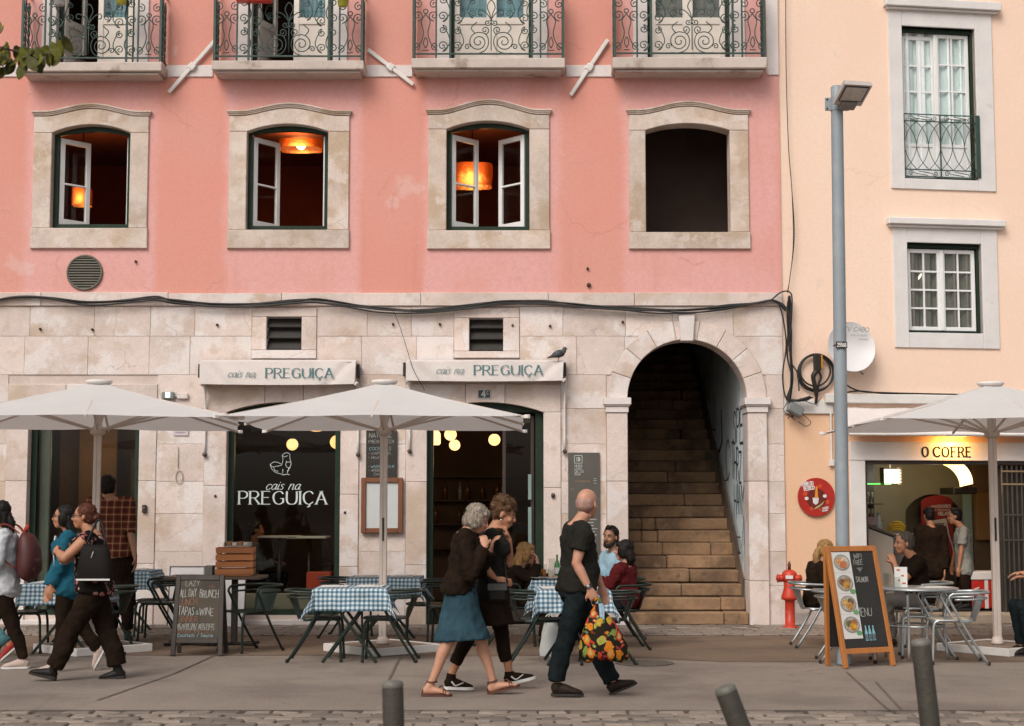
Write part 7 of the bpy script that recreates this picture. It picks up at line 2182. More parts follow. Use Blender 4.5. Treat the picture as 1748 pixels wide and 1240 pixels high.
for (px, py) in spots_:
 p = at(px - 4, py - 12, YB_ + rl_.uniform(-.06, .06)) - tp[0]
 o = link('leaf', rl_.choice(LM), TW, p)
 s = rl_.uniform(.085, .13); o.scale = (s, s, s)
 o.rotation_euler = (radians(rl_.uniform(-115, -60)), radians(rl_.uniform(-40, 40)), radians(rl_.uniform(-50, 50)))
# ================================================================ people
PEND = []
def skinned(mb, name, m, parent, voxel=.009, it=2, keep=.4, amp=0.0, sc=9.0, ridge=None, fold=False):
 """fuses overlapping shapes into one continuous surface"""
 me = mb.mesh(name, m)
 o = link(name, me, parent)
 r = o.modifiers.new('fuse', 'REMESH'); r.mode = 'VOXEL'; r.voxel_size = voxel; r.use_smooth_shade = True
 if it: s = o.modifiers.new('relax', 'SMOOTH'); s.factor = .5; s.iterations = it
 if keep < 1: d = o.modifiers.new('thin', 'DECIMATE'); d.ratio = keep
 PEND.append((o, amp, sc, ridge, fold))
 return o
def flush():
 dg = bpy.context.evaluated_depsgraph_get()
 for (o, amp, sc, ridge, fold) in PEND:
  me = bpy.data.meshes.new_from_object(o.evaluated_get(dg))
  o.modifiers.clear(); o.data = me; me.name = o.name
  me.polygons.foreach_set('use_smooth', [True] * len(me.polygons))
  if amp:
   ns = [v.normal.copy() for v in me.vertices]
   for v, n in zip(me.vertices, ns):
    p = V(v.co) * sc
    if ridge: p = V((p.x * ridge[0], p.y * ridge[1], p.z * ridge[2]))
    d = noise.noise(p) + .5 * noise.noise(p * 2.3 + V((3, 1, 7)))
    if fold: d += 1.1 * (.45 - abs(noise.noise(V((p.x * .8 + p.z * .5, p.y * .8, p.z * 1.5 - p.x * .6)) + V((9, 2, 4))) * 2.2)) 
    v.co += n * (amp * max(d, -.35))
  me.update()
 for (o, amp, sc, ridge, fold) in PEND:
  if o.name.split('.')[0] == 'hair' and 'stubble' not in o.data.materials[0].name: strands(o)
 PEND.clear()
def strands(o):
 """loose locks lying on the hair, so that its outline and sheen break up"""
 r = random.Random(len(o.data.polygons)); me = o.data; curly = 'curly' in me.materials[0].name
 mb = MB(); ps = [p for p in me.polygons]
 for i in range(420):
  p = r.choice(ps); n = p.normal; c = p.center
  g = V((r.uniform(-.35, .35), r.uniform(-.35, .35), -1)) if not curly else V((r.uniform(-1, 1), r.uniform(-1, 1), r.uniform(-1, 1)))
  t = g - n * g.dot(n)
  if t.length < .2: continue
  t.normalize(); s_ = n.cross(t); L = r.uniform(.025, .06); w = r.uniform(.0018, .004); h = r.uniform(.001, .006)
  a, b, e = c - t * L * .4, c + t * L * .2 + n * h, c + t * L * .6 + n * (h * r.uniform(-.3, 1.2))
  if curly: b += n * .007; e += s_ * r.uniform(-.02, .02)
  mb.add([a, b - s_ * w, b + s_ * w, b + n * w, e], [(0, 1, 3), (0, 3, 2), (1, 4, 3), (3, 4, 2)], 0, True)
 k = link('hair_locks', mb.mesh('hair_locks', me.materials[0]), o.parent, kind='stuff')
def bez(a, b, c, t): return a * ((1 - t) ** 2) + b * (2 * t * (1 - t)) + c * (t * t)
TORSO = [(-.17, .065, .065, 0), (-.11, .125, .10, 0), (0, .168, .118, -.012), (.12, .160, .112, -.006), (.35, .138, .098, .010), (.55, .148, .106, .014), (.78, .164, .110, .010), (.90, .148, .090, 0), (.96, .100, .074, -.006), (1.0, .060, .058, 0)]
def samp(t):
 for i in range(len(TORSO) - 1):
  a, b = TORSO[i], TORSO[i + 1]
  if t <= b[0]:
   u = max(0, (t - a[0]) / (b[0] - a[0])); u = u * u * (3 - 2 * u) if 0 < i < 7 else u
   return tuple(a[k] + (b[k] - a[k]) * u for k in (1, 2, 3))
 return TORSO[-1][1:]
SKIN = {}
def skin_mat(nm, c):
 return mat('skin ' + nm, c, .55, .12, 6, .1, 120, spots=(((c[0] * .85, c[1] * .6, c[2] * .55), 5, .5, .75, .5),))
SK1 = skin_mat('fair', (.46, .228, .145)); SK2 = skin_mat('warm', (.39, .175, .092)); SK3 = skin_mat('olive', (.33, .16, .088))
class Fig:
 def __init__(s, lab, Y0, f, P, N, head, hf, H=1.68, skin=SK1, bulk=1.0, hips=1.0, chest=1.0, belly=0.0, z0=0.004, sit=False, vox=.009, bow=0.0):
  s.k = H / 1.70; s.Y0 = Y0; s.vox = vox
  s.f = V((f[0], f[1], 0)).normalized(); s.up = V((0, 0, 1)); s.r = s.f.cross(s.up)
  s.P, s.N, s.hc = V(P), V(N), V(head)
  s.hf = V(hf).normalized()
  s.hu = (V((0, 0, 1)) - s.hf * s.hf.z).normalized(); s.hr = s.hf.cross(s.hu)
  s.bulk, s.hips, s.chest, s.belly = bulk, hips, chest, belly
  s.base = V((s.P.x, s.P.y, z0))
  s.T = thing('person', lab, 'person', s.base)
  s.skin = skin
  s.mid = (s.P + s.N) / 2 + s.f * (-.02 + bow)
  s.body = MB(s.base)
  k = s.k
  sh = s.N - V((0, 0, .055 * k))
  s.S = {1: sh + s.r * (.178 * k * chest * (1 + .3 * (bulk - 1))), -1: sh - s.r * (.178 * k * chest * (1 + .3 * (bulk - 1)))}   # 1 right, -1 left
  s.Hp = {1: s.P + s.r * (.085 * k * hips) - V((0, 0, .03 * k)), -1: s.P - s.r * (.085 * k * hips) - V((0, 0, .03 * k))}
  s.arm, s.leg = {}, {}
  s.torso(s.body, 0)
  s.head(s.body)
 def mb(s): return MB(s.base)
 def torso(s, m, inf, t0=-.17, t1=1.0, wide=0.0):
  n = 18; pts, rs = [], []
  for i in range(n + 1):
   t = t0 + (t1 - t0) * i / n
   la, de, fo = samp(t)
   kb = s.bulk
   la *= kb * (s.hips if t < .25 else s.chest if t > .55 else (s.hips + s.chest) / 2)
   bl = s.belly * max(0, 1 - abs(t - .3) / .45)
   de = de * (1 + .9 * (kb - 1)) + bl * .5
   pts.append(bez(s.P, s.mid, s.N, t) + s.f * (fo * s.k + bl * .5))
   e = inf + wide * max(0, 1 - abs(t - t0) / .5)
   rs.append((de * s.k + e, la * s.k + e))
  m.tube(pts, rs, 18, 0, True, s.f)
  if t1 > .8:
   for q in (1, -1):                     # shoulder yoke
    a, b = bez(s.P, s.mid, s.N, .9), s.S[q]
    m.tube([a, a.lerp(b, .6), b], [(.06 * s.k + inf, .055 * s.k + inf), (.058 * s.k + inf, .058 * s.k + inf), (.05 * s.k + inf, .05 * s.k + inf)], 12)
    m.ell(b, .052 * s.k + inf, .052 * s.k + inf, .055 * s.k + inf)
 def bust(s, m, r=.075, inf=0.0, z=.72):
  for q in (1, -1):
   c = bez(s.P, s.mid, s.N, z) + s.f * (.085 * s.k * (1 + .6 * (s.bulk - 1))) + s.r * (q * .075 * s.k * s.bulk)
   m.ell(c, r + inf, r + inf, r * 1.05 + inf)
 def head(s, m):
  k, c = s.k, s.hc
  g = lambda a, b, r=0: c + s.hf * (a * k) + s.hu * (b * k) + s.hr * (r * k)
  s.g = g
  E = lambda a, b, r, rf, rr2, ru, n=14: m.ell(g(a, b, r), rf * k, rr2 * k, ru * k, s.hf, s.hr, s.hu, n, 10)
  E(-.012, .032, 0, .100, .077, .088, 18); E(.028, -.035, 0, .062, .060, .075); E(.048, -.088, 0, .040, .040, .032)
  E(.068, -.03, .034, .024, .024, .026); E(.068, -.03, -.034, .024, .024, .026)
  m.tube([g(.080, .020), g(.096, .0), g(.112, -.026), g(.100, -.040)], [.009 * k, .010 * k, .014 * k, .010 * k], 8)
  m.tube([g(.070, .022, -.042), g(.086, .026, 0), g(.070, .022, .042)], .011 * k, 8)
  m.tube([g(.080, -.062, -.018), g(.090, -.062, 0), g(.080, -.062, .018)], .010 * k, 8)
  m.tube([g(.076, -.078, -.012), g(.084, -.077, 0), g(.076, -.078, .012)], .010 * k, 8)
  for q in (1, -1): m.ell(g(-.008, -.014, q * .078), .019 * k, .010 * k, .031 * k, s.hf, s.hr, s.hu, 8, 6)
  a, b = s.N - V((0, 0, .04 * k)) - s.f * .01, g(-.022, -.07)
  m.tube([a, a.lerp(b, .5), b], [.066 * k * (1 + .4 * (s.bulk - 1)), .055 * k * (1 + .5 * (s.bulk - 1)), .056 * k], 12)
  for q in (1, -1):
   e = MB(s.base)
   e.ell(g(.078, .004, q * .032), .010 * k, .013 * k, .006 * k, s.hf, s.hr, s.hu, 8, 6); e.build('eye', mat('eye white', (.20, .155, .125), .4), s.T)
   e = MB(s.base); e.ell(g(.086, .004, q * .032 + .002), .005 * k, .006 * k, .006 * k, s.hf, s.hr, s.hu, 8, 6); e.build('iris', mat('iris', (.03, .018, .01), .2), s.T)
  e = MB(s.base); e.tube([g(.088, -.066, -.014), g(.0955, -.067, 0), g(.088, -.066, .014)], [(.003 * k, .004 * k), (.007 * k, .005 * k), (.003 * k, .004 * k)], 8); e.build('lips', mat('lips', (.33, .135, .10), .6), s.T)
 def brows(s, m, th=.0032):
  for q in (1, -1):
   e = MB(s.base); e.tube([s.g(.090, .026, q * .014), s.g(.092, .032, q * .032), s.g(.078, .026, q * .05)], th * s.k, 6); e.build('eyebrow', m, s.T)
 def set_arm(s, q, E, W, hd, pn, thumb=None, curl=.35, hand=True, m=None):
  """q 1 right, -1 left; elbow, wrist; hd hand direction; pn direction the fingers curl to"""
  E, W = V(E), V(W); k = s.k; S = s.S[q]
  s.arm[q] = (S, E, W)
  m = m or s.body; b = 1 + .75 * (s.bulk - 1)
  m.tube([S, S.lerp(E, .35), S.lerp(E, .8), E, E.lerp(W, .25), E.lerp(W, .6), W], [.052 * k * b, .047 * k * b, .040 * k * b, .037 * k * b, .039 * k * b, .033 * k * b, .026 * k], 12)
  m.ell(E, .038 * k * b, .038 * k * b, .038 * k * b)
  if hand: s.hand(m, W, V(hd).normalized(), V(pn).normalized(), q, curl, thumb)
 def hand(s, m, W, d, pn, q, curl, thumb=None):
  k = s.k
  pn = (pn - d * pn.dot(d)).normalized(); w = d.cross(pn) * (-q)      # towards the thumb side
  if thumb is not None and V(thumb).dot(w) < 0: w = -w
  m.tube([W - d * .01, W + d * (.02 * k), W + d * (.055 * k), W + d * (.092 * k)], [(.018 * k, .024 * k), (.019 * k, .034 * k), (.017 * k, .042 * k), (.012 * k, .040 * k)], 12, 0, True, pn)
  for i, (o, l) in enumerate(((.030, .92), (.010, 1.04), (-.010, .98), (-.029, .78))):
   p = W + d * (.085 * k) + w * (o * k); dd = d.copy(); pts = [p - d * (.02 * k), p]
   for j, seg in enumerate((.043, .027, .022)):
    c = curl * (1.0 if j else .8) * (1 + .08 * i)
    dd = (dd * cos(c) + pn * sin(c)).normalized()
    pp = pn * cos(c) - d * sin(c) if j == 0 else None
    p = p + dd * (seg * l * k); pts.append(p)
   m.tube(pts, [.0095 * k, .0095 * k, .0088 * k, .0080 * k, .0065 * k], 8)
  p = W + d * (.028 * k) + w * (.028 * k)
  t1 = (d * .62 + w * .72 + pn * .25).normalized(); t2 = (d * .85 + w * .2 + pn * .45).normalized()
  m.tube([p - t1 * .015, p, p + t1 * (.040 * k), p + t1 * (.040 * k) + t2 * (.034 * k)], [.013 * k, .0125 * k, .0105 * k, .0075 * k], 8)
 def set_leg(s, q, K, A, heel=None, toe=None, m=None):
  K, A = V(K), V(A); k = s.k; H = s.Hp[q]; b = 1 + .8 * (s.bulk - 1)
  s.leg[q] = (H, K, A)
  m = m or s.body
  back = -s.f
  c = K.lerp(A, .28) + back * (.012 * k)
  m.tube([H, H.lerp(K, .3), H.lerp(K, .75), K, c, K.lerp(A, .62), A], [.090 * k * b, .084 * k * b, .060 * k * b, .053 * k * b, .054 * k * b, .041 * k * b, .034 * k], 14)
  m.ell(K, .053 * k * b, .053 * k * b, .055 * k * b)
  if heel is None:
   heel = V((A.x, A.y, s.base.z)) - s.f * (.05 * k); toe = heel + s.f * (.25 * k)
  s.leg[q] = (H, K, A, V(heel), V(toe))
  return s
 def foot(s, q, m=None, bare=True):
  H, K, A, h, t = s.leg[q]; k = s.k; m = m or s.body
  d = (t - h); L_ = d.length; d.normalize(); side = d.cross(V((0, 0, 1))).normalized(); u = side.cross(d)
  g = lambda a, z, r=0: h + d * (a * L_) + u * (z * k) + side * (r * k)
  m.tube([g(.02, .035), g(.12, .036), g(.3, .042), g(.55, .034), g(.78, .022), g(.9, .016)], [(.03 * k, .022 * k), (.036 * k, .030 * k), (.04 * k, .034 * k), (.03 * k, .040 * k), (.02 * k, .042 * k), (.013 * k, .036 * k)], 12, 0, True, u)
  m.tube([A, g(.2, .06), g(.2, .03)], [.034 * k, .036 * k, .034 * k], 10)
  if bare:
   for i in range(5): m.tube([g(.84, .014, -.03 + .0155 * i), g(1.0 - .018 * abs(i - 1 if q > 0 else i - 3), .010, -.032 + .0165 * i)], [.010 * k, .0075 * k], 6)
 def done(s, keep=.35, it=3):
  s.B = skinned(s.body, 'body', s.skin, s.T, s.vox, it, keep)
  return s
 # ---- clothes
 def cloth(s, m, name, material, amp=.005, sc=11, voxel=.012, keep=.5, it=2, ridge=None):
  return skinned(m, name, material, s.T, voxel, it, keep, amp * 1.7, sc, ridge, True)
 def top(s, material, name='shirt', t0=-.02, t1=.965, sleeve=.5, inf=.014, wide=.02, bust=0, amp=.006, cuff=.012, loose=.0):
  m = s.mb(); s.torso(m, inf, t0, t1, wide)
  if bust: s.bust(m, bust, inf)
  for q, (S, E, W) in s.arm.items():
   if sleeve <= 0: continue
   pts, rs = [], []
   b = 1 + .75 * (s.bulk - 1)
   n = 9
   for i in range(n + 1):
    t = sleeve * i / n
    p = S.lerp(E, t) if t <= 1 else E.lerp(W, t - 1)
    r = (.053 - .014 * min(t, 1)) if t <= 1 else (.039 - .011 * (t - 1))
    pts.append(p); rs.append(r * s.k * b + inf + cuff * (t / max(sleeve, .01)) + loose)
   m.tube(pts, rs, 12)
   re_ = .045 * s.k * b + inf + loose
   if sleeve > 1.2: m.ell(E, re_, re_, re_)
  return s.cloth(m, name, material, amp)
 def pants(s, material, name='trousers', t1=.12, leg=1.92, inf=.012, flare=.0, amp=.006, thin=0):
  m = s.mb(); s.torso(m, inf, -.17, t1)
  b = 1 + .8 * (s.bulk - 1)
  for q, lg in s.leg.items():
   H, K, A = lg[:3]
   pts, rs = [], []
   n = 16
   for i in range(n + 1):
    t = leg * i / n
    p = H.lerp(K, t) if t <= 1 else K.lerp(A, t - 1) - s.f * (.012 * s.k * sin(pi * (t - 1)))
    r = (.091 - .033 * t) if t <= 1 else (.058 - .016 * (t - 1))
    pts.append(p); rs.append(r * s.k * b + inf + flare * max(0, t - .6))
   m.tube(pts, rs, 14); rk = .060 * s.k * b + inf
   if leg > 1: m.ell(K, rk, rk, rk)
  return s.cloth(m, name, material, amp, 9)
 def skirt(s, material, hem, lat, dep, t1=.2, name='skirt', amp=.006):
  m = s.mb(); hem = V(hem)
  pts, rs = [], []
  top = bez(s.P, s.mid, s.N, t1)
  for i in range(12):
   t = i / 11
   p = top.lerp(hem, t)
   la, de, fo = samp(max(-.1, t1 - (t1 + .02) * min(1, t * 2.2)))
   la0, de0 = (la * s.hips * s.bulk * s.k + .014), (de * s.k * s.bulk + .014)
   u = t ** 1.3
   pts.append(p); rs.append((de0 + (dep - de0) * u, la0 + (lat - la0) * u))
  m.tube(pts, rs, 20, 0, True, s.f)
  return s.cloth(m, name, material, amp, 8, ridge=(1.4, 1.4, .6))
 def shoe(s, q, up, sole, high=.0, th=.018, name='shoe', heelh=0.0, laces=None):
  H, K, A, h, t = s.leg[q]; k = s.k
  d = (t - h); L_ = d.length; d.normalize(); side = d.cross(V((0, 0, 1))).normalized(); u = side.cross(d)
  g = lambda a, z, r=0: h + d * (a * L_) + u * (z * k) + side * (r * k)
  m = s.mb()
  m.tube([g(-.01, .045), g(.06, .05), g(.2, .055), g(.42, .050), g(.62, .040), g(.8, .032), g(.93, .026), g(1.0, .024)], [(.026 * k, .022 * k), (.042 * k, .032 * k), (.048 * k, .037 * k), (.046 * k, .041 * k), (.034 * k, .046 * k), (.026 * k, .045 * k), (.018 * k, .034 * k), (.008 * k, .015 * k)], 14, 0, True, u)
  m.tube([g(.17, .05), A.lerp(g(.17, .05), .35 - high), A.lerp(K, .0 + high * .25)], [.042 * k, .043 * k, .043 * k + high * .01], 12)
  skinned(m, name, up, s.T, .008, 2, .5, .0015, 30)
  m = s.mb(); ol = []
  for (a, w) in ((-.03, .018), (.02, .030), (.12, .037), (.3, .036), (.5, .040), (.7, .050), (.85, .046), (.96, .030), (1.03, .010)): ol.append((a, w))
  ring = [(a, w) for (a, w) in ol] + [(a, -w) for (a, w) in ol[::-1]]
  n = len(ring)
  hz = lambda a: th + heelh * max(0, 1 - max(0, a - .25) / .2) if heelh else th
  vs = [g(a, 0, w) for (a, w) in ring] + [g(a, hz(a), w) for (a, w) in ring]
  m.add(vs, [(i, (i + 1) % n, n + (i + 1) % n, n + i) for i in range(n)] + [tuple(range(n - 1, -1, -1)), tuple(range(n, 2 * n))])
  m.build('sole', sole, s.T)
 # ---- hair
 def hair(s, material, style, amp=.006, sc=26, parts=(), ridge=(1, 1, .25), cap=True, capk=1.0):
  m = s.mb(); k = s.k; g = s.g
  E = lambda a, b, r, rf, rr2, ru: m.ell(g(a, b, r), rf * k, rr2 * k, ru * k, s.hf, s.hr, s.hu, 16, 10)
  if cap: E(-.026, .046, 0, .098 * capk, .086 * capk, .088 * capk); E(-.05, .0, 0, .066, .080, .075)
  if style == 'short': E(-.052, -.03, 0, .055, .074, .055)
  if style == 'bob':
   E(-.05, -.03, 0, .075, .088, .085); E(.0, -.01, .066, .065, .030, .085); E(.0, -.01, -.066, .065, .030, .085); E(.045, .07, 0, .045, .07, .04)
  if style == 'long':
   E(-.05, -.03, 0, .07, .088, .085); E(-.01, -.02, .07, .05, .028, .08); E(-.01, -.02, -.07, .05, .028, .08)
   b = s.N - V((0, 0, .10 * k)) - s.f * (.06 * k)
   m.tube([g(-.06, .0), g(-.07, -.09), b.lerp(g(-.07, -.09), .4), b], [(.06 * k, .085 * k), (.055 * k, .088 * k), (.05 * k, .085 * k), (.02 * k, .055 * k)], 14, 0, True, s.hf)
  if style == 'curly':
   r = random.Random(3)
   for i in range(46):
    a, b2 = r.uniform(-.3, pi + .3), r.uniform(-1.0, 1.0)
    p = V((-.03 - .095 * cos(a) * cos(b2 * .9), .055 + .095 * sin(a) * cos(b2), .088 * sin(b2)))
    if p.x > .075 and p.y < .08: continue
    m.ell(g(p.x, p.y, p.z), .026 * k, .026 * k, .026 * k, n=8, m=6)
  for (pts, rs) in parts: m.tube([g(*p) for p in pts], [r * k for r in rs], 10)
  return skinned(m, 'hair', material, s.T, .0062, 1, .8, amp * .8, sc * 1.8, (ridge[0], ridge[1], ridge[2] * .55) if ridge[2] < 1 else ridge, True)
 def glasses(s, m):
  k, g = s.k, s.g
  e = s.mb()
  for q in (1, -1):
   c = [g(.098, .003 + .019 * sin(a), q * .034 + .024 * cos(a)) for a in [2 * pi * i / 14 for i in range(14)]]
   e.tube(c, .0028, 5, closed=True); e.tube([g(.096, .01, q * .058), g(.04, .008, q * .074), g(-.01, .0, q * .08)], .0028, 5)
  e.tube([g(.1, .006, -.01), g(.1, .006, .01)], .0028, 5)
  e.build('glasses', m, s.T)
# fabrics and hair
F_BLACK = mat('black cotton', (.016, .0095, .006), .95, .3, 6, .4, 90, spec=.06)
F_CHAR = mat('charcoal cotton', (.019, .0175, .0145), .95, .25, 5, .4, 90, spec=.06)
F_JEAN = mat('dark denim', (.010, .0135, .015), .95, .35, 6, .4, 200, spec=.06)
F_SKIRT = mat('blue jersey', (.031, .066, .085), .95, .25, 6, .4, 160, spec=.06)
F_TEAL = mat('blue cardigan wool', (.015, .085, .125), .95, .2, 8, .4, 160, spec=.06)
F_WHITE = mat('grey white sweatshirt', (.50, .51, .52), .9, .07, 6, .3, 120, spec=.1)
F_MAROON = mat('maroon knit', (.085, .010, .011), .95, .2, 8, .3, 160, spec=.1)
F_SKY = mat('pale blue shirt', (.30, .44, .52), .9, .08, 7, .3, 140, spec=.1)
F_GREY = mat('grey polo cotton', (.20, .20, .18), .9, .1, 6, .3, 140, spec=.1)
F_TEALJ = mat('teal jeans', (.07, .17, .19), .9, .15, 6, .3, 160, spec=.1)
def plaid():
 t = NT('red brown plaid'); c = t.n('TexCoord').outputs['Object']; sx = t.n('SeparateXYZ'); t.put(sx, 0, c)
 def st(v, per, w, ph=0): return t.math('LESS_THAN', t.math('FRACT', t.math('ADD', t.math('MULTIPLY', v, 1 / per), ph)), w)
 k = t.mix(t.math('MULTIPLY', st(sx.outputs[0], .085, .5), .6), (.17, .045, .022), (.055, .018, .012))
 k = t.mix(t.math('MULTIPLY', st(sx.outputs[2], .085, .5), .6), k, (.045, .013, .012))
 k = t.mix(t.math('MULTIPLY', st(sx.outputs[0], .085, .10, .3), .6), k, (.36, .24, .14))
 k = t.mix(t.math('MULTIPLY', st(sx.outputs[2], .085, .10, .3), .6), k, (.36, .24, .14))
 t.put(t.b, 'Base Color', k); t.put(t.b, 'Roughness', .9); t.put(t.b, 'Specular IOR Level', .08); return t.m
def blooms(name, base, cols, scale, size, soft=.06):
 t = NT(name); c = t.n('TexCoord').outputs['Object']
 v = t.n('TexVoronoi'); t.put(v, 'Vector', c); t.put(v, 'Scale', scale); t.put(v, 'Randomness', .75)
 sx = t.n('SeparateXYZ'); t.put(sx, 0, v.outputs['Color'])
 d = t.math('ADD', v.outputs['Distance'], t.math('MULTIPLY', t.math('SUBTRACT', t.noise(c, scale * 2.2, 3), .5), .35))
 rp = t.n('ValToRGB'); cr = rp.color_ramp; cr.interpolation = 'CONSTANT'
 for i, q in enumerate(cols):
  e = cr.elements[i] if i < 2 else cr.elements.new(.5)
  e.position = i / len(cols); e.color = (*q, 1)
 for i, e in enumerate(sorted(cr.elements, key=lambda e: e.position)): pass
 t.put(rp, 0, sx.outputs[0])
 k = t.mix(t.rng(d, size, size - soft), base, rp.outputs[0])
 k = t.mix(t.math('MULTIPLY', t.rng(d, size * .55, size * .45), .55), k, (.55, .22, .03) if len(cols) > 4 else (.3, .06, .08))
 t.put(t.b, 'Base Color', k); t.put(t.b, 'Roughness', .9); t.put(t.b, 'Specular IOR Level', .08); return t.m
F_PLAID = plaid()
F_FLOR = blooms('black floral cotton', (.009, .007, .006), [(.30, .12, .10), (.36, .22, .18), (.16, .05, .05), (.04, .06, .035)], 17, .42)
def fruit():
 t = NT('fruit print cotton'); c0 = t.n('TexCoord').outputs['Object']
 nv = t.n('TexNoise'); t.put(nv, 'Vector', c0); t.put(nv, 'Scale', 11.0)
 sv = t.n('VectorMath', _operation='SCALE'); t.put(sv, 0, nv.outputs['Color']); t.put(sv, 'Scale', .07)
 av = t.n('VectorMath', _operation='ADD'); t.put(av, 0, c0); t.put(av, 1, sv.outputs[0]); c = av.outputs[0]
 k = (.016, .012, .008, 1)
 for (sc, size, st, cols) in ((21, .40, (1, .5, 1.25), [(.10, .15, .04), (.40, .03, .02), (.09, .16, .06), (.44, .2, .02), (.3, .03, .04)]), (11.5, .46, (1.25, .5, .9), [(.44, .05, .025), (.50, .16, .015), (.42, .27, .03), (.17, .22, .05), (.46, .10, .08), (.30, .28, .06)])):
  mp = t.n('Mapping'); t.put(mp, 'Vector', c); t.put(mp, 'Scale', st); t.put(mp, 'Rotation', (0, .5, 0))
  v = t.n('TexVoronoi'); t.put(v, 'Vector', mp.outputs[0]); t.put(v, 'Scale', float(sc)); t.put(v, 'Randomness', .9)
  sx = t.n('SeparateXYZ'); t.put(sx, 0, v.outputs['Color'])
  rp = t.n('ValToRGB'); cr = rp.color_ramp; cr.interpolation = 'CONSTANT'
  for i in range(len(cols) - 2): cr.elements.new(.5)
  for i, q in enumerate(cols): cr.elements[i].position = i / len(cols); cr.elements[i].color = (*q, 1)
  t.put(rp, 0, sx.outputs[0]); d = v.outputs['Distance']
  inner = t.mix(t.rng(sx.outputs[1], .55, .6), rp.outputs[0], (.46, .30, .10))
  kk = t.mix(t.rng(d, size * .62, size * .52), rp.outputs[0], inner)
  kk = t.mix(t.math('MULTIPLY', t.rng(t.noise(c, 60, 3), .55, .65), .5), kk, (.10, .04, .02))
  k = t.mix(t.rng(d, size, size - .03), k, kk)
 t.put(t.b, 'Base Color', k); t.put(t.b, 'Roughness', .9); t.put(t.b, 'Specular IOR Level', .1); return t.m
F_FRUIT = fruit()
H_SILV = mat('silver hair', (.25, .20, .155), .55, .35, 8, .4, 60, spec=.2, spots=(((0.1155, 0.098, 0.0822), 9, .5, .6, .75), ((0.538, 0.458, 0.386), 11, .56, .64, .6)), stretch=(5, 5, .7))
H_BROWN = mat('curly brown hair', (.11, .055, .026), .6, .4, 20, .4, 60, spec=.2, spots=(((0.0385, 0.0192, 0.0091), 9, .5, .6, .75), ((0.186, 0.098, 0.0516), 11, .56, .64, .6)), stretch=(5, 5, 5))
H_DARK = mat('near black hair', (.012, .008, .006), .5, .3, 12, .3, 60, spec=.2, spots=(((0.0042, 0.0028, 0.0021), 9, .5, .6, .75), ((0.0292, 0.0228, 0.0196), 11, .56, .64, .6)), stretch=(5, 5, .7))
H_AUB = mat('auburn hair', (.085, .026, .013), .5, .4, 12, .3, 60, spec=.2, spots=(((0.0297, 0.0091, 0.0045), 9, .5, .6, .75), ((0.146, 0.0516, 0.0308), 11, .56, .64, .6)), stretch=(5, 5, .7))
H_BLOND = mat('dark blonde hair', (.36, .20, .075), .55, .35, 9, .4, 60, spec=.2, spots=(((0.126, 0.07, 0.0262), 9, .5, .6, .75), ((0.586, 0.33, 0.13), 11, .56, .64, .6)), stretch=(5, 5, .7))
H_GREY = mat('grey brown hair', (.09, .075, .06), .6, .4, 20, .3, spec=.2, spots=(((0.0315, 0.0262, 0.021), 9, .5, .6, .75), ((0.154, 0.13, 0.106), 11, .56, .64, .6)), stretch=(5, 5, .7))
L_BROWN = mat('dark brown leather', (.020, .012, .008), .55, .25, 8, .2, spec=.18)
L_BLACK = mat('black leather', (.010, .008, .007), .5, .25, 8, .2, spec=.18)
L_TAN = mat('tan sandal leather', (.085, .028, .014), .5, .25, 10, .2)
S_WHITE = mat('white sole', (.58, .56, .53), .6, .06, 10)
S_DARK = mat('dark sole', (.02, .016, .013), .8)
S_BEIGE = mat('pale pink canvas', (.42, .32, .27), .8, .1, 8, .3)
M_GLAS = mat('spectacle frame', (.014, .012, .018), .3)
def Q(Y0):
 return lambda px, py, dy=0.0: at(px, py, Y0 + dy)
# 1 ---- the bald man
Y = gnd(965, 1188).y; q = Q(Y)
m1 = Fig('bald man in black t-shirt and dark jeans striding right with a fruit print bag', Y, (.95, .22), q(984, 1006), q(985, 893), q(1003, 860), (.55, .83, -.02), 1.80, SK1, 1.10, 1.0, 1.10, belly=.06)
m1.set_arm(1, q(984, 962, -.25), q(1006, 1005, -.27), q(1019, 1030, -.27) - q(1006, 1005, -.27), (.0, 1, -.2), curl=.95)
m1.set_arm(-1, q(1010, 960, .24), q(1026, 1000, .22), (.3, 0, -1), (0, -1, 0), curl=.4)
m1.set_leg(1, q(966, 1092, -.09), q(950, 1166, -.1), q(942, 1188, -.1), q(995, 1188, -.1))
m1.set_leg(-1, q(1014, 1093, .08), q(1047, 1165, .08), q(1042, 1187, .08), q(1087, 1168, .08))
m1.done(.4)
m1.top(F_CHAR, 't_shirt', -.03, .975, .62, .018, .012, amp=.007, loose=.004)
m1.pants(F_JEAN, 'jeans', .10, 1.96, .016, .008)
for s_ in (1, -1): m1.shoe(s_, L_BROWN, S_DARK)
e = m1.mb(); W = m1.arm[1][2]; E_ = m1.arm[1][1]; dd = (W - E_).normalized(); e.tube([W - dd * .035, W - dd * .005], [.034, .033], 14); e.build('watch_strap', M_BLACK, m1.T)
e = m1.mb(); e.ell(W - dd * .02 + V((.0, -.034, 0)), .017, .006, .017); e.build('watch', mat('watch steel', (.3, .3, .3), .3, metal=.8), m1.T)
e = m1.mb(); e.box(-.05, .05, -.004, .004, -.1, .1); 
e = m1.mb(); k_ = m1.k
for (a, b, r1, r2, r3) in ((-.04, -.012, .073, .0795, .062), (-.05, .01, .066, .078, .06)): e.ell(m1.g(a, b), r1 * k_, r2 * k_, r3 * k_, m1.hf, m1.hr, m1.hu, 18, 12)
skinned(e, 'hair', mat('shaved stubble', (.33, .19, .145), .7, .2, 30), m1.T, .008, 1, .6)
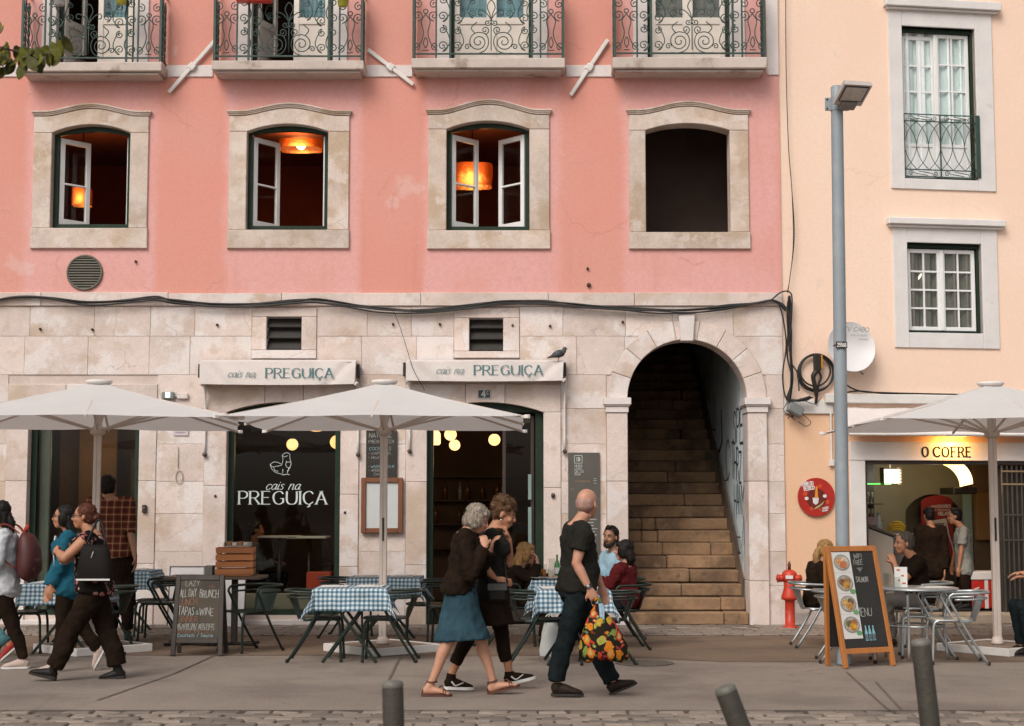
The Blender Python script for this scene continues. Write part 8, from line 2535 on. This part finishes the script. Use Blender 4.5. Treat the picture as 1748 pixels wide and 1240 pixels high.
# his bag
hb = q(1019, 1032, -.27)
T = thing('tote_bag', 'black cloth bag with bright fruit print hanging from the bald man\'s hand', 'bag', (hb.x, hb.y, hb.z - .46))
m = MB(); n = 28; vs = []
prof = [(0.0, .165, .11), (.02, .20, .135), (.10, .195, .14), (.2, .17, .125), (.3, .125, .095), (.38, .075, .06), (.43, .035, .03), (.465, .022, .02)]
for (z, rx, ry) in prof:
 for i in range(n):
  a = 2 * pi * i / n
  w = 1 + .10 * sin(5 * a + z * 9) * (z / .46) + .06 * noise.noise(V((cos(a) * 2, sin(a) * 2, z * 6)))
  vs.append(V((.045 * (1 - z / .46) + rx * w * cos(a) * (1.12 if cos(a) > 0 else .95), ry * w * sin(a), z + .018 * sin(3 * a) * (1 - z / .46))))
m.add(vs, [(j * n + i, j * n + (i + 1) % n, (j + 1) * n + (i + 1) % n, (j + 1) * n + i) for j in range(len(prof) - 1) for i in range(n)] + [tuple(range(n - 1, -1, -1))], 0, True)
m.build('bag_body', F_FRUIT, T)
m = MB(); m.tube(smooth_pts([(-.02, 0, .44), (-.03, -.02, .48), (.0, -.03, .51), (.03, -.01, .48), (.02, 0, .44)], 4), .012, 6); m.build('knot', F_FRUIT, T)
m = MB(); m.prism([(.02, .36), (.055, .30), (.06, .43), (.04, .475), (.01, .47)], -.075, -.07); m.build('checked_lining', mat('blue lining', (.28, .40, .50), .8, .3, 60), T)
# 2 ---- silver haired walker in the blue skirt
Y = gnd(745, 1187).y; q = Q(Y)
w1 = Fig('silver haired person in black top and blue skirt walking right in sandals', Y, (1, -.05), q(784, 1012), q(797, 905), q(815, 886), (.90, -.08, -.42), 1.66, SK1, 1.02, 1.12, .96)
w1.set_arm(1, q(803, 982, -.24), q(828, 934, -.17), (-.15, .35, 1), (-.3, 1, 0), curl=1.0)
w1.set_arm(-1, q(818, 975, .2), q(838, 940, .12), (.2, -.3, 1), (1, 0, 0), curl=.6)
w1.set_leg(1, q(765, 1097, -.08), q(738, 1162, -.09), q(721, 1186, -.09), q(770, 1187, -.09))
w1.set_leg(-1, q(823, 1097, .08), q(841, 1161, .07), q(834, 1184, .07), q(885, 1170, .07))
for s_ in (1, -1): w1.foot(s_)
w1.done(.5)
w1.top(F_BLACK, 'top', -.02, .95, 1.95, .018, .02, bust=.07, amp=.008)
w1.skirt(F_SKIRT, q(789, 1092), .20, .245, .12)
w1.hair(H_SILV, 'bob', .007, 22)
w1.brows(H_GREY)
for s_ in (1, -1):
 H_, K_, A_, h_, t_ = w1.leg[s_]
 d = (t_ - h_); L_ = d.length; d.normalize(); sd_ = d.cross(V((0, 0, 1))).normalized(); u = sd_.cross(d)
 g = lambda a, z, r=0: h_ + d * (a * L_) + u * z + sd_ * r
 e = w1.mb(); ring = [(-.04, .02), (.1, .036), (.35, .036), (.7, .050), (.92, .040), (1.05, .012)]
 rg_ = ring + [(a, -w) for (a, w) in ring[::-1]]; n = len(rg_)
 e.add([g(a, -.012, w) for (a, w) in rg_] + [g(a, .006 + (.012 if a < .3 else 0), w) for (a, w) in rg_], [(i, (i + 1) % n, n + (i + 1) % n, n + i) for i in range(n)] + [tuple(range(n - 1, -1, -1)), tuple(range(n, 2 * n))]); e.build('sandal_sole', L_TAN, w1.T)
 for (a, z, w, c) in ((.68, .046, .05, .80), (.5, .07, .046, .72), (.82, .034, .05, .62)):
  e = w1.mb(); e.tube(smooth_pts([g(a, .0, -w), g((a + c) / 2, z, -w * .4), g(c, z * .92, w * .4), g(c, .0, w)], 4), .0055, 6); e.build('sandal_strap', L_TAN, w1.T)
 e = w1.mb(); e.tube([A_ + d * (.042 * cos(x)) + sd_ * (.042 * sin(x)) - V((0, 0, .01)) for x in [2 * pi * i / 16 for i in range(16)]], .006, 5, closed=True); e.tube([A_ - d * .042, g(-.02, .01)], .006, 5); e.build('sandal_strap', L_TAN, w1.T)
# 3 ---- curly haired walker beside her
Y = gnd(785, 1178).y; q = Q(Y)
w2 = Fig('curly haired person in dark grey top and cropped leggings with hand at the chin', Y, (1, -.05), q(842, 1012), q(840, 905), q(861, 878), (.93, -.15, -.33), 1.70, SK2, 1.04, 1.08, 1.0)
w2.set_arm(1, q(822, 962, -.20), q(846, 990, -.16), (1, 0, -.2), (0, 1, 0), curl=.5)
w2.set_arm(-1, q(869, 962, .02), q(869, 920, -.04), (-.35, -.1, .9), (-1, 0, .0), curl=.8)
w2.set_leg(1, q(800, 1088, -.08), q(771, 1150, -.08), q(759, 1177, -.08), q(808, 1178, -.08))
w2.set_leg(-1, q(857, 1082, .08), q(869, 1146, .08), q(864, 1171, .08), q(913, 1159, .08))
for s_ in (1, -1): w2.foot(s_, bare=False)
w2.done(.4)
w2.top(F_CHAR, 'top', -.05, .965, .3, .016, .02, bust=.075, amp=.006)
w2.skirt(F_BLACK, q(842, 1066), .18, .185, .1, 'tunic')
w2.pants(F_BLACK, 'leggings', .0, 1.74, .007, 0, .003)
for s_ in (1, -1): w2.shoe(s_, F_BLACK, S_WHITE, th=.026, name='sneaker')
for s_ in (1, -1):                                   # the pale tick on the side of each sneaker
 H_, K_, A_, h_, t_ = w2.leg[s_]
 d = (t_ - h_); L_ = d.length; d.normalize(); sd_ = d.cross(V((0, 0, 1))).normalized(); u = sd_.cross(d)
 e = w2.mb(); pts = [h_ + d * (a * L_) + u * z + sd_ * r for (a, z, r) in ((.24, .072, .040), (.36, .040, .048), (.46, .044, .048), (.66, .066, .040))]
 e.tube(smooth_pts(pts, 4), [.004 + .004 * (1 - i / 12) for i in range(13)], 5); e.build('side_mark', S_WHITE, w2.T)
w2.hair(H_BROWN, 'curly', .010, 40, ridge=(1, 1, 1), cap=True)
w2.brows(H_BROWN)
e = w2.mb(); e.ell(w2.g(-.0, -.055, .08), .007, .007, .012); e.build('earring', mat('silver earring', (.5, .48, .45), .3, metal=.9), w2.T)
b = q(849, 1010, -.20)
T = thing('shoulder_bag', 'small black shoulder bag at the hip of the curly haired walker', 'bag', (b.x, b.y, b.z - .09))
m = MB(); m.box(-.09, .09, -.035, .035, 0, .17, 0, .025); m.build('bag_body', L_BLACK, T)
m = MB(); m.box(-.085, .085, -.042, -.034, .10, .16, 0, .006); m.build('flap', mat('grey bag leather', (.05, .048, .042), .45, .2), T)
m = MB(); sp = q(830, 905, -.1) - V((b.x, b.y, b.z - .09)); m.tube(smooth_pts([(-.085, 0, .16), (-.10, -.05, .32), sp], 5), .008, 5); m.tube(smooth_pts([(.085, 0, .16), (.06, .1, .35), (.02, .25, .6)], 5), .008, 5); m.build('strap', L_BLACK, T)
# 4 ---- walker in the sleeveless floral top
Y = gnd(190, 1161).y; q = Q(Y)
w3 = Fig('person in sleeveless floral top with reddish bun and folded arms walking left', Y, (-1, -.12), q(160, 1008), q(154, 908), q(143, 882), (-1, -.1, .02), 1.62, SK2, 1.30, 1.02, .96, belly=.03)
w3.set_arm(-1, q(110, 953, -.27), q(97, 941, -.10), (-.35, .75, .25), (.6, .5, -.5), curl=.9)
w3.set_arm(1, q(112, 957, .22), q(104, 953, .0), (.1, -.9, .1), (1, 0, 0), curl=.9)
w3.set_leg(-1, q(118, 1082, -.1), q(92, 1140, -.1), q(94, 1162, -.1), q(50, 1150, -.1))
w3.set_leg(1, q(182, 1078, .1), q(200, 1138, .1), q(213, 1160, .1), q(169, 1161, .1))
w3.done(.4)
w3.top(F_FLOR, 'floral_top', -.06, .95, .16, .014, .03, bust=.095, amp=.005)
w3.pants(F_BLACK, 'trousers', .1, 1.97, .016, .016)
for s_ in (1, -1): w3.shoe(s_, L_BLACK, S_DARK, high=.3, heelh=.02, name='ankle_boot')
w3.hair(H_AUB, 'short', .005, 24, parts=(([(-.08, .01, 0), (-.115, -.02, 0), (-.125, -.045, 0)], [.05, .062, .04]),))
w3.brows(H_DARK); w3.glasses(M_GLAS)
b = q(162, 962, -.30)
T = thing('black_tote', 'big black handbag with a thin white zip hanging on the floral walker\'s arm', 'bag', (b.x, b.y, b.z - .16))
m = MB(); vs = []; n = 20
for (z, rx, ry) in ((0, .155, .05), (.02, .165, .06), (.16, .155, .06), (.28, .13, .045), (.33, .11, .025)):
 for i in range(n):
  a = 2 * pi * i / n; vs.append(V((rx * (abs(cos(a)) ** .6) * (1 if cos(a) > 0 else -1), ry * sin(a), z + .01 * sin(2 * a))))
m.add(vs, [(j * n + i, j * n + (i + 1) % n, (j + 1) * n + (i + 1) % n, (j + 1) * n + i) for j in range(4) for i in range(n)] + [tuple(range(n - 1, -1, -1)), tuple(range(4 * n, 5 * n))], 0, True)
m.build('bag_body', mat('soft black leather', (.011, .0085, .007), .65, .25, 6, .3, spec=.12), T)
m = MB(); m.tube([(-.02, -.062, .21), (0, -.062, .27)], .0035, 5); m.build('zip', S_WHITE, T)
m = MB(); m.box(-.155, .155, -.064, -.056, .005, .022, 0, .002); m.build('white_band', S_WHITE, T)
m = MB(); m.tube(smooth_pts([(-.09, 0, .31), (-.04, .04, .46), (.0, .1, .56), (.06, .05, .46), (.09, 0, .31)], 5), .011, 6); m.build('strap', L_BLACK, T)
# 5 ---- walker in the blue cardigan
Y = gnd(165, 1146).y; q = Q(Y)
w4 = Fig('long haired person in blue cardigan and glasses walking left behind the folded arms', Y, (-1, -.05), q(116, 1008), q(121, 908), q(108, 883), (-1, -.12, .04), 1.58, SK2, 1.05, 1.05, .95)
w4.set_arm(-1, q(104, 965, -.2), q(88, 1000, -.18), (-.2, 0, -1), (0, 1, 0), curl=.4)
w4.set_arm(1, q(98, 965, .2), q(82, 1003, .12), (-.1, 0, -1), (0, -1, 0), curl=.4)
w4.set_leg(-1, q(106, 1078, -.06), q(92, 1132, -.08), q(99, 1150, -.08), q(60, 1150, -.08))
w4.set_leg(1, q(143, 1074, .08), q(167, 1112, .08), q(181, 1108, .08), q(162, 1144, .08))
w4.done(.4)
w4.top(F_TEAL, 'cardigan', -.10, .95, 1.93, .018, .03, bust=.08, amp=.006)
w4.pants(F_BLACK, 'trousers', .05, 1.95, .012, .0)
for s_ in (1, -1): w4.shoe(s_, S_BEIGE, S_WHITE, name='sneaker')
w4.hair(H_DARK, 'long', .005, 20); w4.brows(H_DARK); w4.glasses(M_GLAS)
e = w4.mb(); c = bez(w4.P, w4.mid, w4.N, .72); e.tube([c + w4.f * .135 + V((0, -.05, .12)), c + w4.f * .15 + V((0, -.06, .0)), c + w4.f * .12 + V((0, -.07, -.22))], [(.01, .035), (.012, .04), (.012, .045)], 8, 0, True, w4.f); e.build('white_blouse', S_WHITE, w4.T)
# 6 ---- walker with the backpack at the left edge
Y = gnd(28, 1141).y; q = Q(Y)
w5 = Fig('dark haired person in pale sweatshirt with a backpack at the left edge', Y, (-1, -.1), q(6, 1008), q(10, 905), q(-2, 876), (-1, 0, 0), 1.64, SK1, 1.06, 1.02, 1.0)
w5.set_arm(-1, q(-4, 960, -.24), q(-30, 975, -.22), (-1, 0, 0), (0, 1, 0), curl=.5)
w5.set_arm(1, q(-4, 962, .24), q(-30, 975, .2), (-1, 0, 0), (0, -1, 0), curl=.5)
w5.set_leg(-1, q(24, 1076, -.06), q(40, 1126, -.06), q(49, 1141, -.06), q(3, 1142, -.06))
w5.set_leg(1, q(-22, 1076, .08), q(-48, 1124, .08), q(-42, 1141, .08), q(-86, 1141, .08))
w5.done(.4)
w5.top(F_WHITE, 'sweatshirt', -.06, .96, 1.9, .024, .012, bust=.07, amp=.008)
w5.pants(F_BLACK, 'trousers', .05, 1.96, .010, .0)
for s_ in (1, -1): w5.shoe(s_, S_BEIGE, S_WHITE, name='sneaker')
w5.hair(H_DARK, 'long', .005, 20, parts=(([(-.09, -.02, 0), (-.13, -.10, -.01), (-.13, -.2, -.02), (-.10, -.28, -.02)], [.04, .05, .042, .015]),)); w5.brows(H_DARK)
b = q(47, 945, -.02)
T = thing('backpack', 'dark red rounded backpack worn by the person at the left edge', 'backpack', (b.x, b.y, b.z - .25))
F_RED = mat('dark red nylon', (.065, .012, .010), .6, .2, 6, .3, 80); F_REDS = mat('red strap', (.30, .030, .015), .7, .15, 8)
m = MB(); m.tube([(-.02, 0, .0), (0, 0, .03), (.02, 0, .14), (.015, 0, .28), (-.01, 0, .40), (-.03, 0, .46)], [(.06, .11), (.10, .15), (.125, .165), (.115, .155), (.085, .13), (.03, .07)], 20, 0, True, V((1, 0, 0))); m.build('pack_body', F_RED, T)
m = MB(); m.tube([(.05, 0, .04), (.09, 0, .10), (.09, 0, .20), (.06, 0, .25)], [(.05, .1), (.055, .12), (.05, .115), (.02, .09)], 16, 0, True, V((1, 0, 0))); m.build('front_pocket', F_RED, T)
m = MB(); m.tube(smooth_pts([(-.03, -.02, .46), (-.015, -.03, .51), (.01, -.02, .53), (-.02, 0, .47)], 4), .012, 6); m.tube([(-.02, -.02, .46), (.02, -.07, .52)], .016, 6); m.tube([(-.02, -.03, .46), (.0, -.09, .38)], .014, 6); m.build('bow', F_REDS, T)
for s_ in (-1, 1):
 m = MB(); m.tube(smooth_pts([(-.06, s_ * .09, .45), (-.15, s_ * .13, .53), (-.24, s_ * .14, .53), (-.30, s_ * .17, .40), (-.24, s_ * .19, .25), (-.08, s_ * .12, .10)], 5), [(.006, .022)] * 26, 6); m.build('strap', F_REDS, T)
m = MB(); m.box(.105, .118, -.05, -.03, .17, .20); m.build('buckle', mat('brass', (.5, .33, .1), .35, metal=.8), T)
# 7 ---- walker mostly outside the frame: red sneaker and teal jeans
Y = gnd(14, 1130).y; q = Q(Y)
w6 = Fig('walker in teal jeans and red sneakers mostly beyond the left edge', Y, (-1, 0), q(-52, 1005), q(-58, 905), q(-64, 876), (-1, 0, 0), 1.66, SK2, vox=.012)
w6.set_arm(-1, q(-55, 960, -.22), q(-70, 1000, -.2), (0, 0, -1), (0, 1, 0)); w6.set_arm(1, q(-55, 960, .22), q(-70, 1000, .2), (0, 0, -1), (0, 1, 0))
w6.set_leg(-1, q(-20, 1070, -.05), q(20, 1105, -.05), q(29, 1106, -.05), q(2, 1130, -.05))
w6.set_leg(1, q(-80, 1072, .08), q(-100, 1112, .08), q(-94, 1128, .08), q(-134, 1128, .08))
w6.done(.3); w6.top(F_CHAR, 'shirt', 0, .96, .6); w6.pants(F_TEALJ, 'jeans', .1, 1.78, .012)
for s_ in (1, -1): w6.shoe(s_, mat('red canvas', (.30, .018, .015), .8, .15), S_WHITE, name='sneaker')
w6.hair(H_DARK, 'short')
# 8 ---- waiter in plaid, seen from behind
Y = -2.7; q = Q(Y)
v1 = Fig('person in red plaid shirt and dark apron standing with back turned under the left parasol', Y, (-.15, 1), q(200, 950), q(190, 850), q(183, 832), (-.35, .9, -.12), 1.86, SK3, 1.0, .98, 1.1)
v1.set_arm(1, q(222, 908, -.06), q(231, 952, -.1), (.05, 0, -1), (-1, 0, 0), curl=.35)
v1.set_arm(-1, q(166, 905, -.02), q(163, 948, .05), (0, .3, -1), (1, 0, 0), curl=.35)
v1.set_leg(1, q(216, 1018, -.02), q(218, 1078, -.04)); v1.set_leg(-1, q(192, 1018, .02), q(192, 1076, .06))
v1.done(.35)
v1.top(F_PLAID, 'plaid_shirt', -.02, .965, 1.05, .016, .01, amp=.007); v1.pants(F_BLACK, 'trousers', .12, 1.95, .014, .006)
v1.skirt(F_BLACK, q(204, 1035), .19, .15, .1, 'apron')
for s_ in (1, -1): v1.shoe(s_, mat('dark teal shoe', (.014, .035, .030), .6), S_DARK)
v1.hair(H_DARK, 'short', .003)
# ---- seated guests
def seated(lab, Y, px_n, py_n, px_h, py_h, f, hf, dx=-.03, H=1.66, skin=SK1, seat=.535, **kw):
 q = Q(Y)
 N_ = q(px_n, py_n); P_ = V((N_.x + dx, N_.y, seat)); P_.y = Y
 g = Fig(lab, Y, f, P_, N_, q(px_h, py_h), hf, H, skin, **kw)
 for s_ in (1, -1):
  K = g.Hp[s_] + g.f * (.43 * g.k) + V((0, 0, .02)) + g.r * (s_ * .03)
  A = V((K.x, K.y, .09)) - g.f * .06
  g.set_leg(s_, K, A)
 return g, q
g1, q = seated('blonde person in black top sitting at the checked table with a hand at the mouth', -3.1, 884, 968, 899, 945, (1, -.05), (.96, -.18, -.05), -.06)
g1.set_arm(1, q(908, 990, -.2), q(918, 962, -.13), (-.2, .3, 1), (-1, 0, 0), curl=.8); g1.set_arm(-1, q(918, 992, .2), q(942, 985, .1), (1, -.3, 0), (0, 0, -1))
g1.done(.4); g1.top(F_BLACK, 'top', -.05, .955, 1.92, .018, bust=.07); g1.pants(F_BLACK, 'trousers', .1, 1.95)
for s_ in (1, -1): g1.shoe(s_, L_BLACK, S_DARK)
g1.hair(H_BLOND, 'bob', .009, 18, parts=(([(-.05, -.02, .05), (-.075, -.09, .075), (-.08, -.15, .08), (-.09, -.19, .07)], [.045, .045, .038, .012]), ([(-.05, -.02, -.05), (-.08, -.09, -.06), (-.09, -.15, -.06), (-.1, -.19, -.05)], [.045, .045, .038, .012]), ([(-.08, .0, 0), (-.105, -.09, 0), (-.12, -.16, 0), (-.12, -.2, .0)], [.05, .055, .045, .015]))); g1.brows(H_BLOND)
g2, q = seated('bearded man in pale blue shirt sitting beside the information panel', -2.2, 1047, 943, 1042, 917, (-.8, -.45), (-.55, -.83, -.03), .02, 1.76, SK3)
g2.set_arm(1, q(1028, 985, -.1), q(1008, 985, -.25), (-1, -.3, 0), (0, 0, -1)); g2.set_arm(-1, q(1052, 990, -.25), q(1024, 988, -.4), (-1, -.1, 0), (0, 0, -1))
g2.done(.4); g2.top(F_SKY, 'shirt', -.05, .97, 1.5, .016, amp=.006); g2.pants(F_JEAN, 'jeans', .1, 1.95)
for s_ in (1, -1): g2.shoe(s_, L_BROWN, S_DARK)
g2.hair(H_DARK, 'short', .009, 40, parts=(([(.04, .105, -.03), (.045, .115, .02)], [.03, .03]),), ridge=(1, 1, 1)); g2.brows(H_DARK, .0042)
e = g2.mb(); gg = g2.g; e.tube([gg(.0, -.03, -.068), gg(.03, -.07, -.058), gg(.072, -.098, -.03), gg(.09, -.108, 0), gg(.072, -.098, .03), gg(.03, -.07, .058), gg(.0, -.03, .068)], [.012, .022, .027, .030, .027, .022, .012], 10); e.tube([gg(.092, -.052, -.028), gg(.104, -.05, 0), gg(.092, -.052, .028)], .0075, 8)
skinned(e, 'beard', H_DARK, g2.T, .007, 1, .6, .004, 60)
g3, q = seated('dark haired person in maroon jumper sitting with back half turned by the stairway', -3.5, 1066, 964, 1065, 940, (-.88, .42), (-.97, .22, .02), .03, 1.64, SK1)
g3.set_arm(-1, q(1042, 998, -.12), q(1020, 990, -.02), (-1, .2, .1), (0, 0, -1)); g3.set_arm(1, q(1060, 998, .3), q(1030, 990, .3), (-1, 0, 0), (0, 0, -1))
g3.done(.4); g3.top(F_MAROON, 'jumper', -.08, .93, 1.9, .024, .02, bust=.07, amp=.008); g3.pants(F_JEAN, 'jeans', .1, 1.95)
for s_ in (1, -1): g3.shoe(s_, L_BLACK, S_WHITE)
g3.hair(H_DARK, 'bob', .005, 20, parts=(([(-.06, -.03, .03), (-.085, -.11, .04), (-.08, -.17, .04)], [.06, .055, .02]), ([(-.06, -.03, -.03), (-.085, -.11, -.03), (-.085, -.17, -.03)], [.06, .055, .02]))); g3.brows(H_DARK)
g4, q = seated('person in black with fair ponytail sitting by the lamp post', -3.3, 1396, 962, 1411, 940, (1, .2), (.88, .46, -.08), -.02, 1.64, SK1)
g4.set_arm(1, q(1410, 1002, -.2), q(1432, 985, -.16), (1, 0, .2), (0, 0, -1)); g4.set_arm(-1, q(1418, 1000, .24), q(1440, 985, .2), (1, 0, .2), (0, 0, -1))
g4.done(.4); g4.top(F_BLACK, 'jacket', -.10, .96, 1.92, .024, .02, amp=.007); g4.pants(F_BLACK, 'trousers', .1, 1.95)
for s_ in (1, -1): g4.shoe(s_, mat('maroon shoe', (.06, .012, .012), .6), S_DARK)
g4.hair(H_BLOND, 'short', .006, 20, parts=(([(-.10, .02, 0), (-.13, -.0, 0), (-.15, -.07, 0), (-.14, -.15, 0), (-.135, -.19, 0)], [.03, .028, .042, .036, .010]),))
g5, q = seated('grey haired man in black t-shirt sitting with clasped hands at the steel table', -3.2, 1560, 950, 1543, 928, (-1, -.12), (-1, -.12, -.03), .05, 1.76, SK2, bulk=1.06)
g5.set_arm(-1, q(1540, 994, -.16), q(1527, 962, -.07), (-.3, .25, .8), (.1, 1, 0), curl=.9); g5.set_arm(1, q(1536, 994, .2), q(1524, 962, .08), (-.3, -.3, .8), (0, -1, 0), curl=.9)
g5.done(.4); g5.top(F_BLACK, 't_shirt', -.05, .975, .6, .018, amp=.006); g5.pants(mat('grey brown trousers', (.06, .05, .042), .9, .2, 5, .3), 'trousers', .1, 1.95)
for s_ in (1, -1): g5.shoe(s_, L_BROWN, S_DARK)
g5.hair(H_GREY, 'short', .003, 40); g5.brows(H_GREY)
g6, q = seated('person cut off by the right edge with one bare forearm in view', -4.3, 1796, 950, 1792, 925, (-1, -.1), (-1, -.1, 0), .03, 1.70, SK2, vox=.011)
g6.set_arm(-1, q(1766, 985, -.2), q(1745, 978, -.12), (-1, .2, -.1), (0, 0, -1), curl=.4); g6.set_arm(1, q(1770, 990, .2), q(1750, 985, .12), (-1, 0, 0), (0, 0, -1))
g6.done(.35); g6.top(F_WHITE, 'shirt', -.05, .97, 1.15, .02); g6.pants(F_JEAN, 'jeans', .1, 1.95)
for s_ in (1, -1): g6.shoe(s_, L_BLACK, S_DARK)
g6.hair(H_DARK, 'short')
# ---- inside the snack bar
Y = 1.0; q = Q(Y)
i1 = Fig('dark dressed person standing with back turned in the snack bar doorway', Y, (-.25, 1), q(1592, 975), q(1588, 898), q(1585, 880), (-.3, .95, -.1), 1.52, SK2, 1.12, 1.0, 1.05, z0=.145, vox=.012)
i1.set_arm(1, q(1612, 940, -.05), q(1612, 975, -.1), (0, 0, -1), (-1, 0, 0)); i1.set_arm(-1, q(1566, 940, 0), q(1564, 975, 0), (0, 0, -1), (1, 0, 0))
i1.set_leg(1, q(1600, 1018, 0), V((q(1600, 1018).x, Y, .24))); i1.set_leg(-1, q(1582, 1018, 0), V((q(1582, 1018).x, Y, .24)))
i1.done(.3); i1.top(F_BLACK, 'jacket', -.1, .97, 1.9, .026, .02); i1.pants(F_BLACK, 'trousers', .05, 1.95)
for s_ in (1, -1): i1.shoe(s_, L_BLACK, S_DARK)
i1.hair(H_DARK, 'short')
Y = 1.15; q = Q(Y)
i2 = Fig('young man in grey polo shirt standing by the ochre panel in the snack bar', Y, (-1, .15), q(1645, 977), q(1642, 900), q(1629, 882), (-1, .1, -.08), 1.56, SK2, 1.0, 1.0, 1.0, z0=.145, vox=.012)
i2.set_arm(-1, q(1641, 938, -.16), q(1637, 968, -.16), (-.1, 0, -1), (0, 1, 0)); i2.set_arm(1, q(1632, 938, .2), q(1625, 965, .2), (-.1, 0, -1), (0, -1, 0))
i2.set_leg(1, q(1640, 1018, .05), V((q(1644, 1018).x, Y + .05, .24))); i2.set_leg(-1, q(1648, 1018, -.08), V((q(1650, 1018).x, Y - .08, .24)))
i2.done(.35); i2.top(F_GREY, 'polo_shirt', -.05, .985, .75, .018, .012); i2.pants(F_BLACK, 'trousers', .1, 1.95)
for s_ in (1, -1): i2.shoe(s_, L_BLACK, S_DARK)
i2.hair(H_DARK, 'short', .003); i2.brows(H_DARK)
# ---- a guest inside, dim behind the lettered glass
g7, q = seated('dim grey hooded guest sitting inside behind the lettered shop window', 1.5, 436, 930, 438, 905, (1, .1), (1, .1, 0), -.02, 1.7, SK2, seat=.6, vox=.014)
g7.set_arm(1, q(445, 968, -.2), q(468, 960, -.1), (1, 0, 0), (0, 0, -1)); g7.set_arm(-1, q(450, 968, .2), q(470, 960, .1), (1, 0, 0), (0, 0, -1))
g7.done(.3); g7.top(mat('dim grey hoodie', (.16, .17, .18), .9), 'hoodie', -.05, .98, 1.9, .03); g7.pants(F_JEAN, 'jeans', .1, 1.95); g7.hair(H_DARK, 'short')
flush()
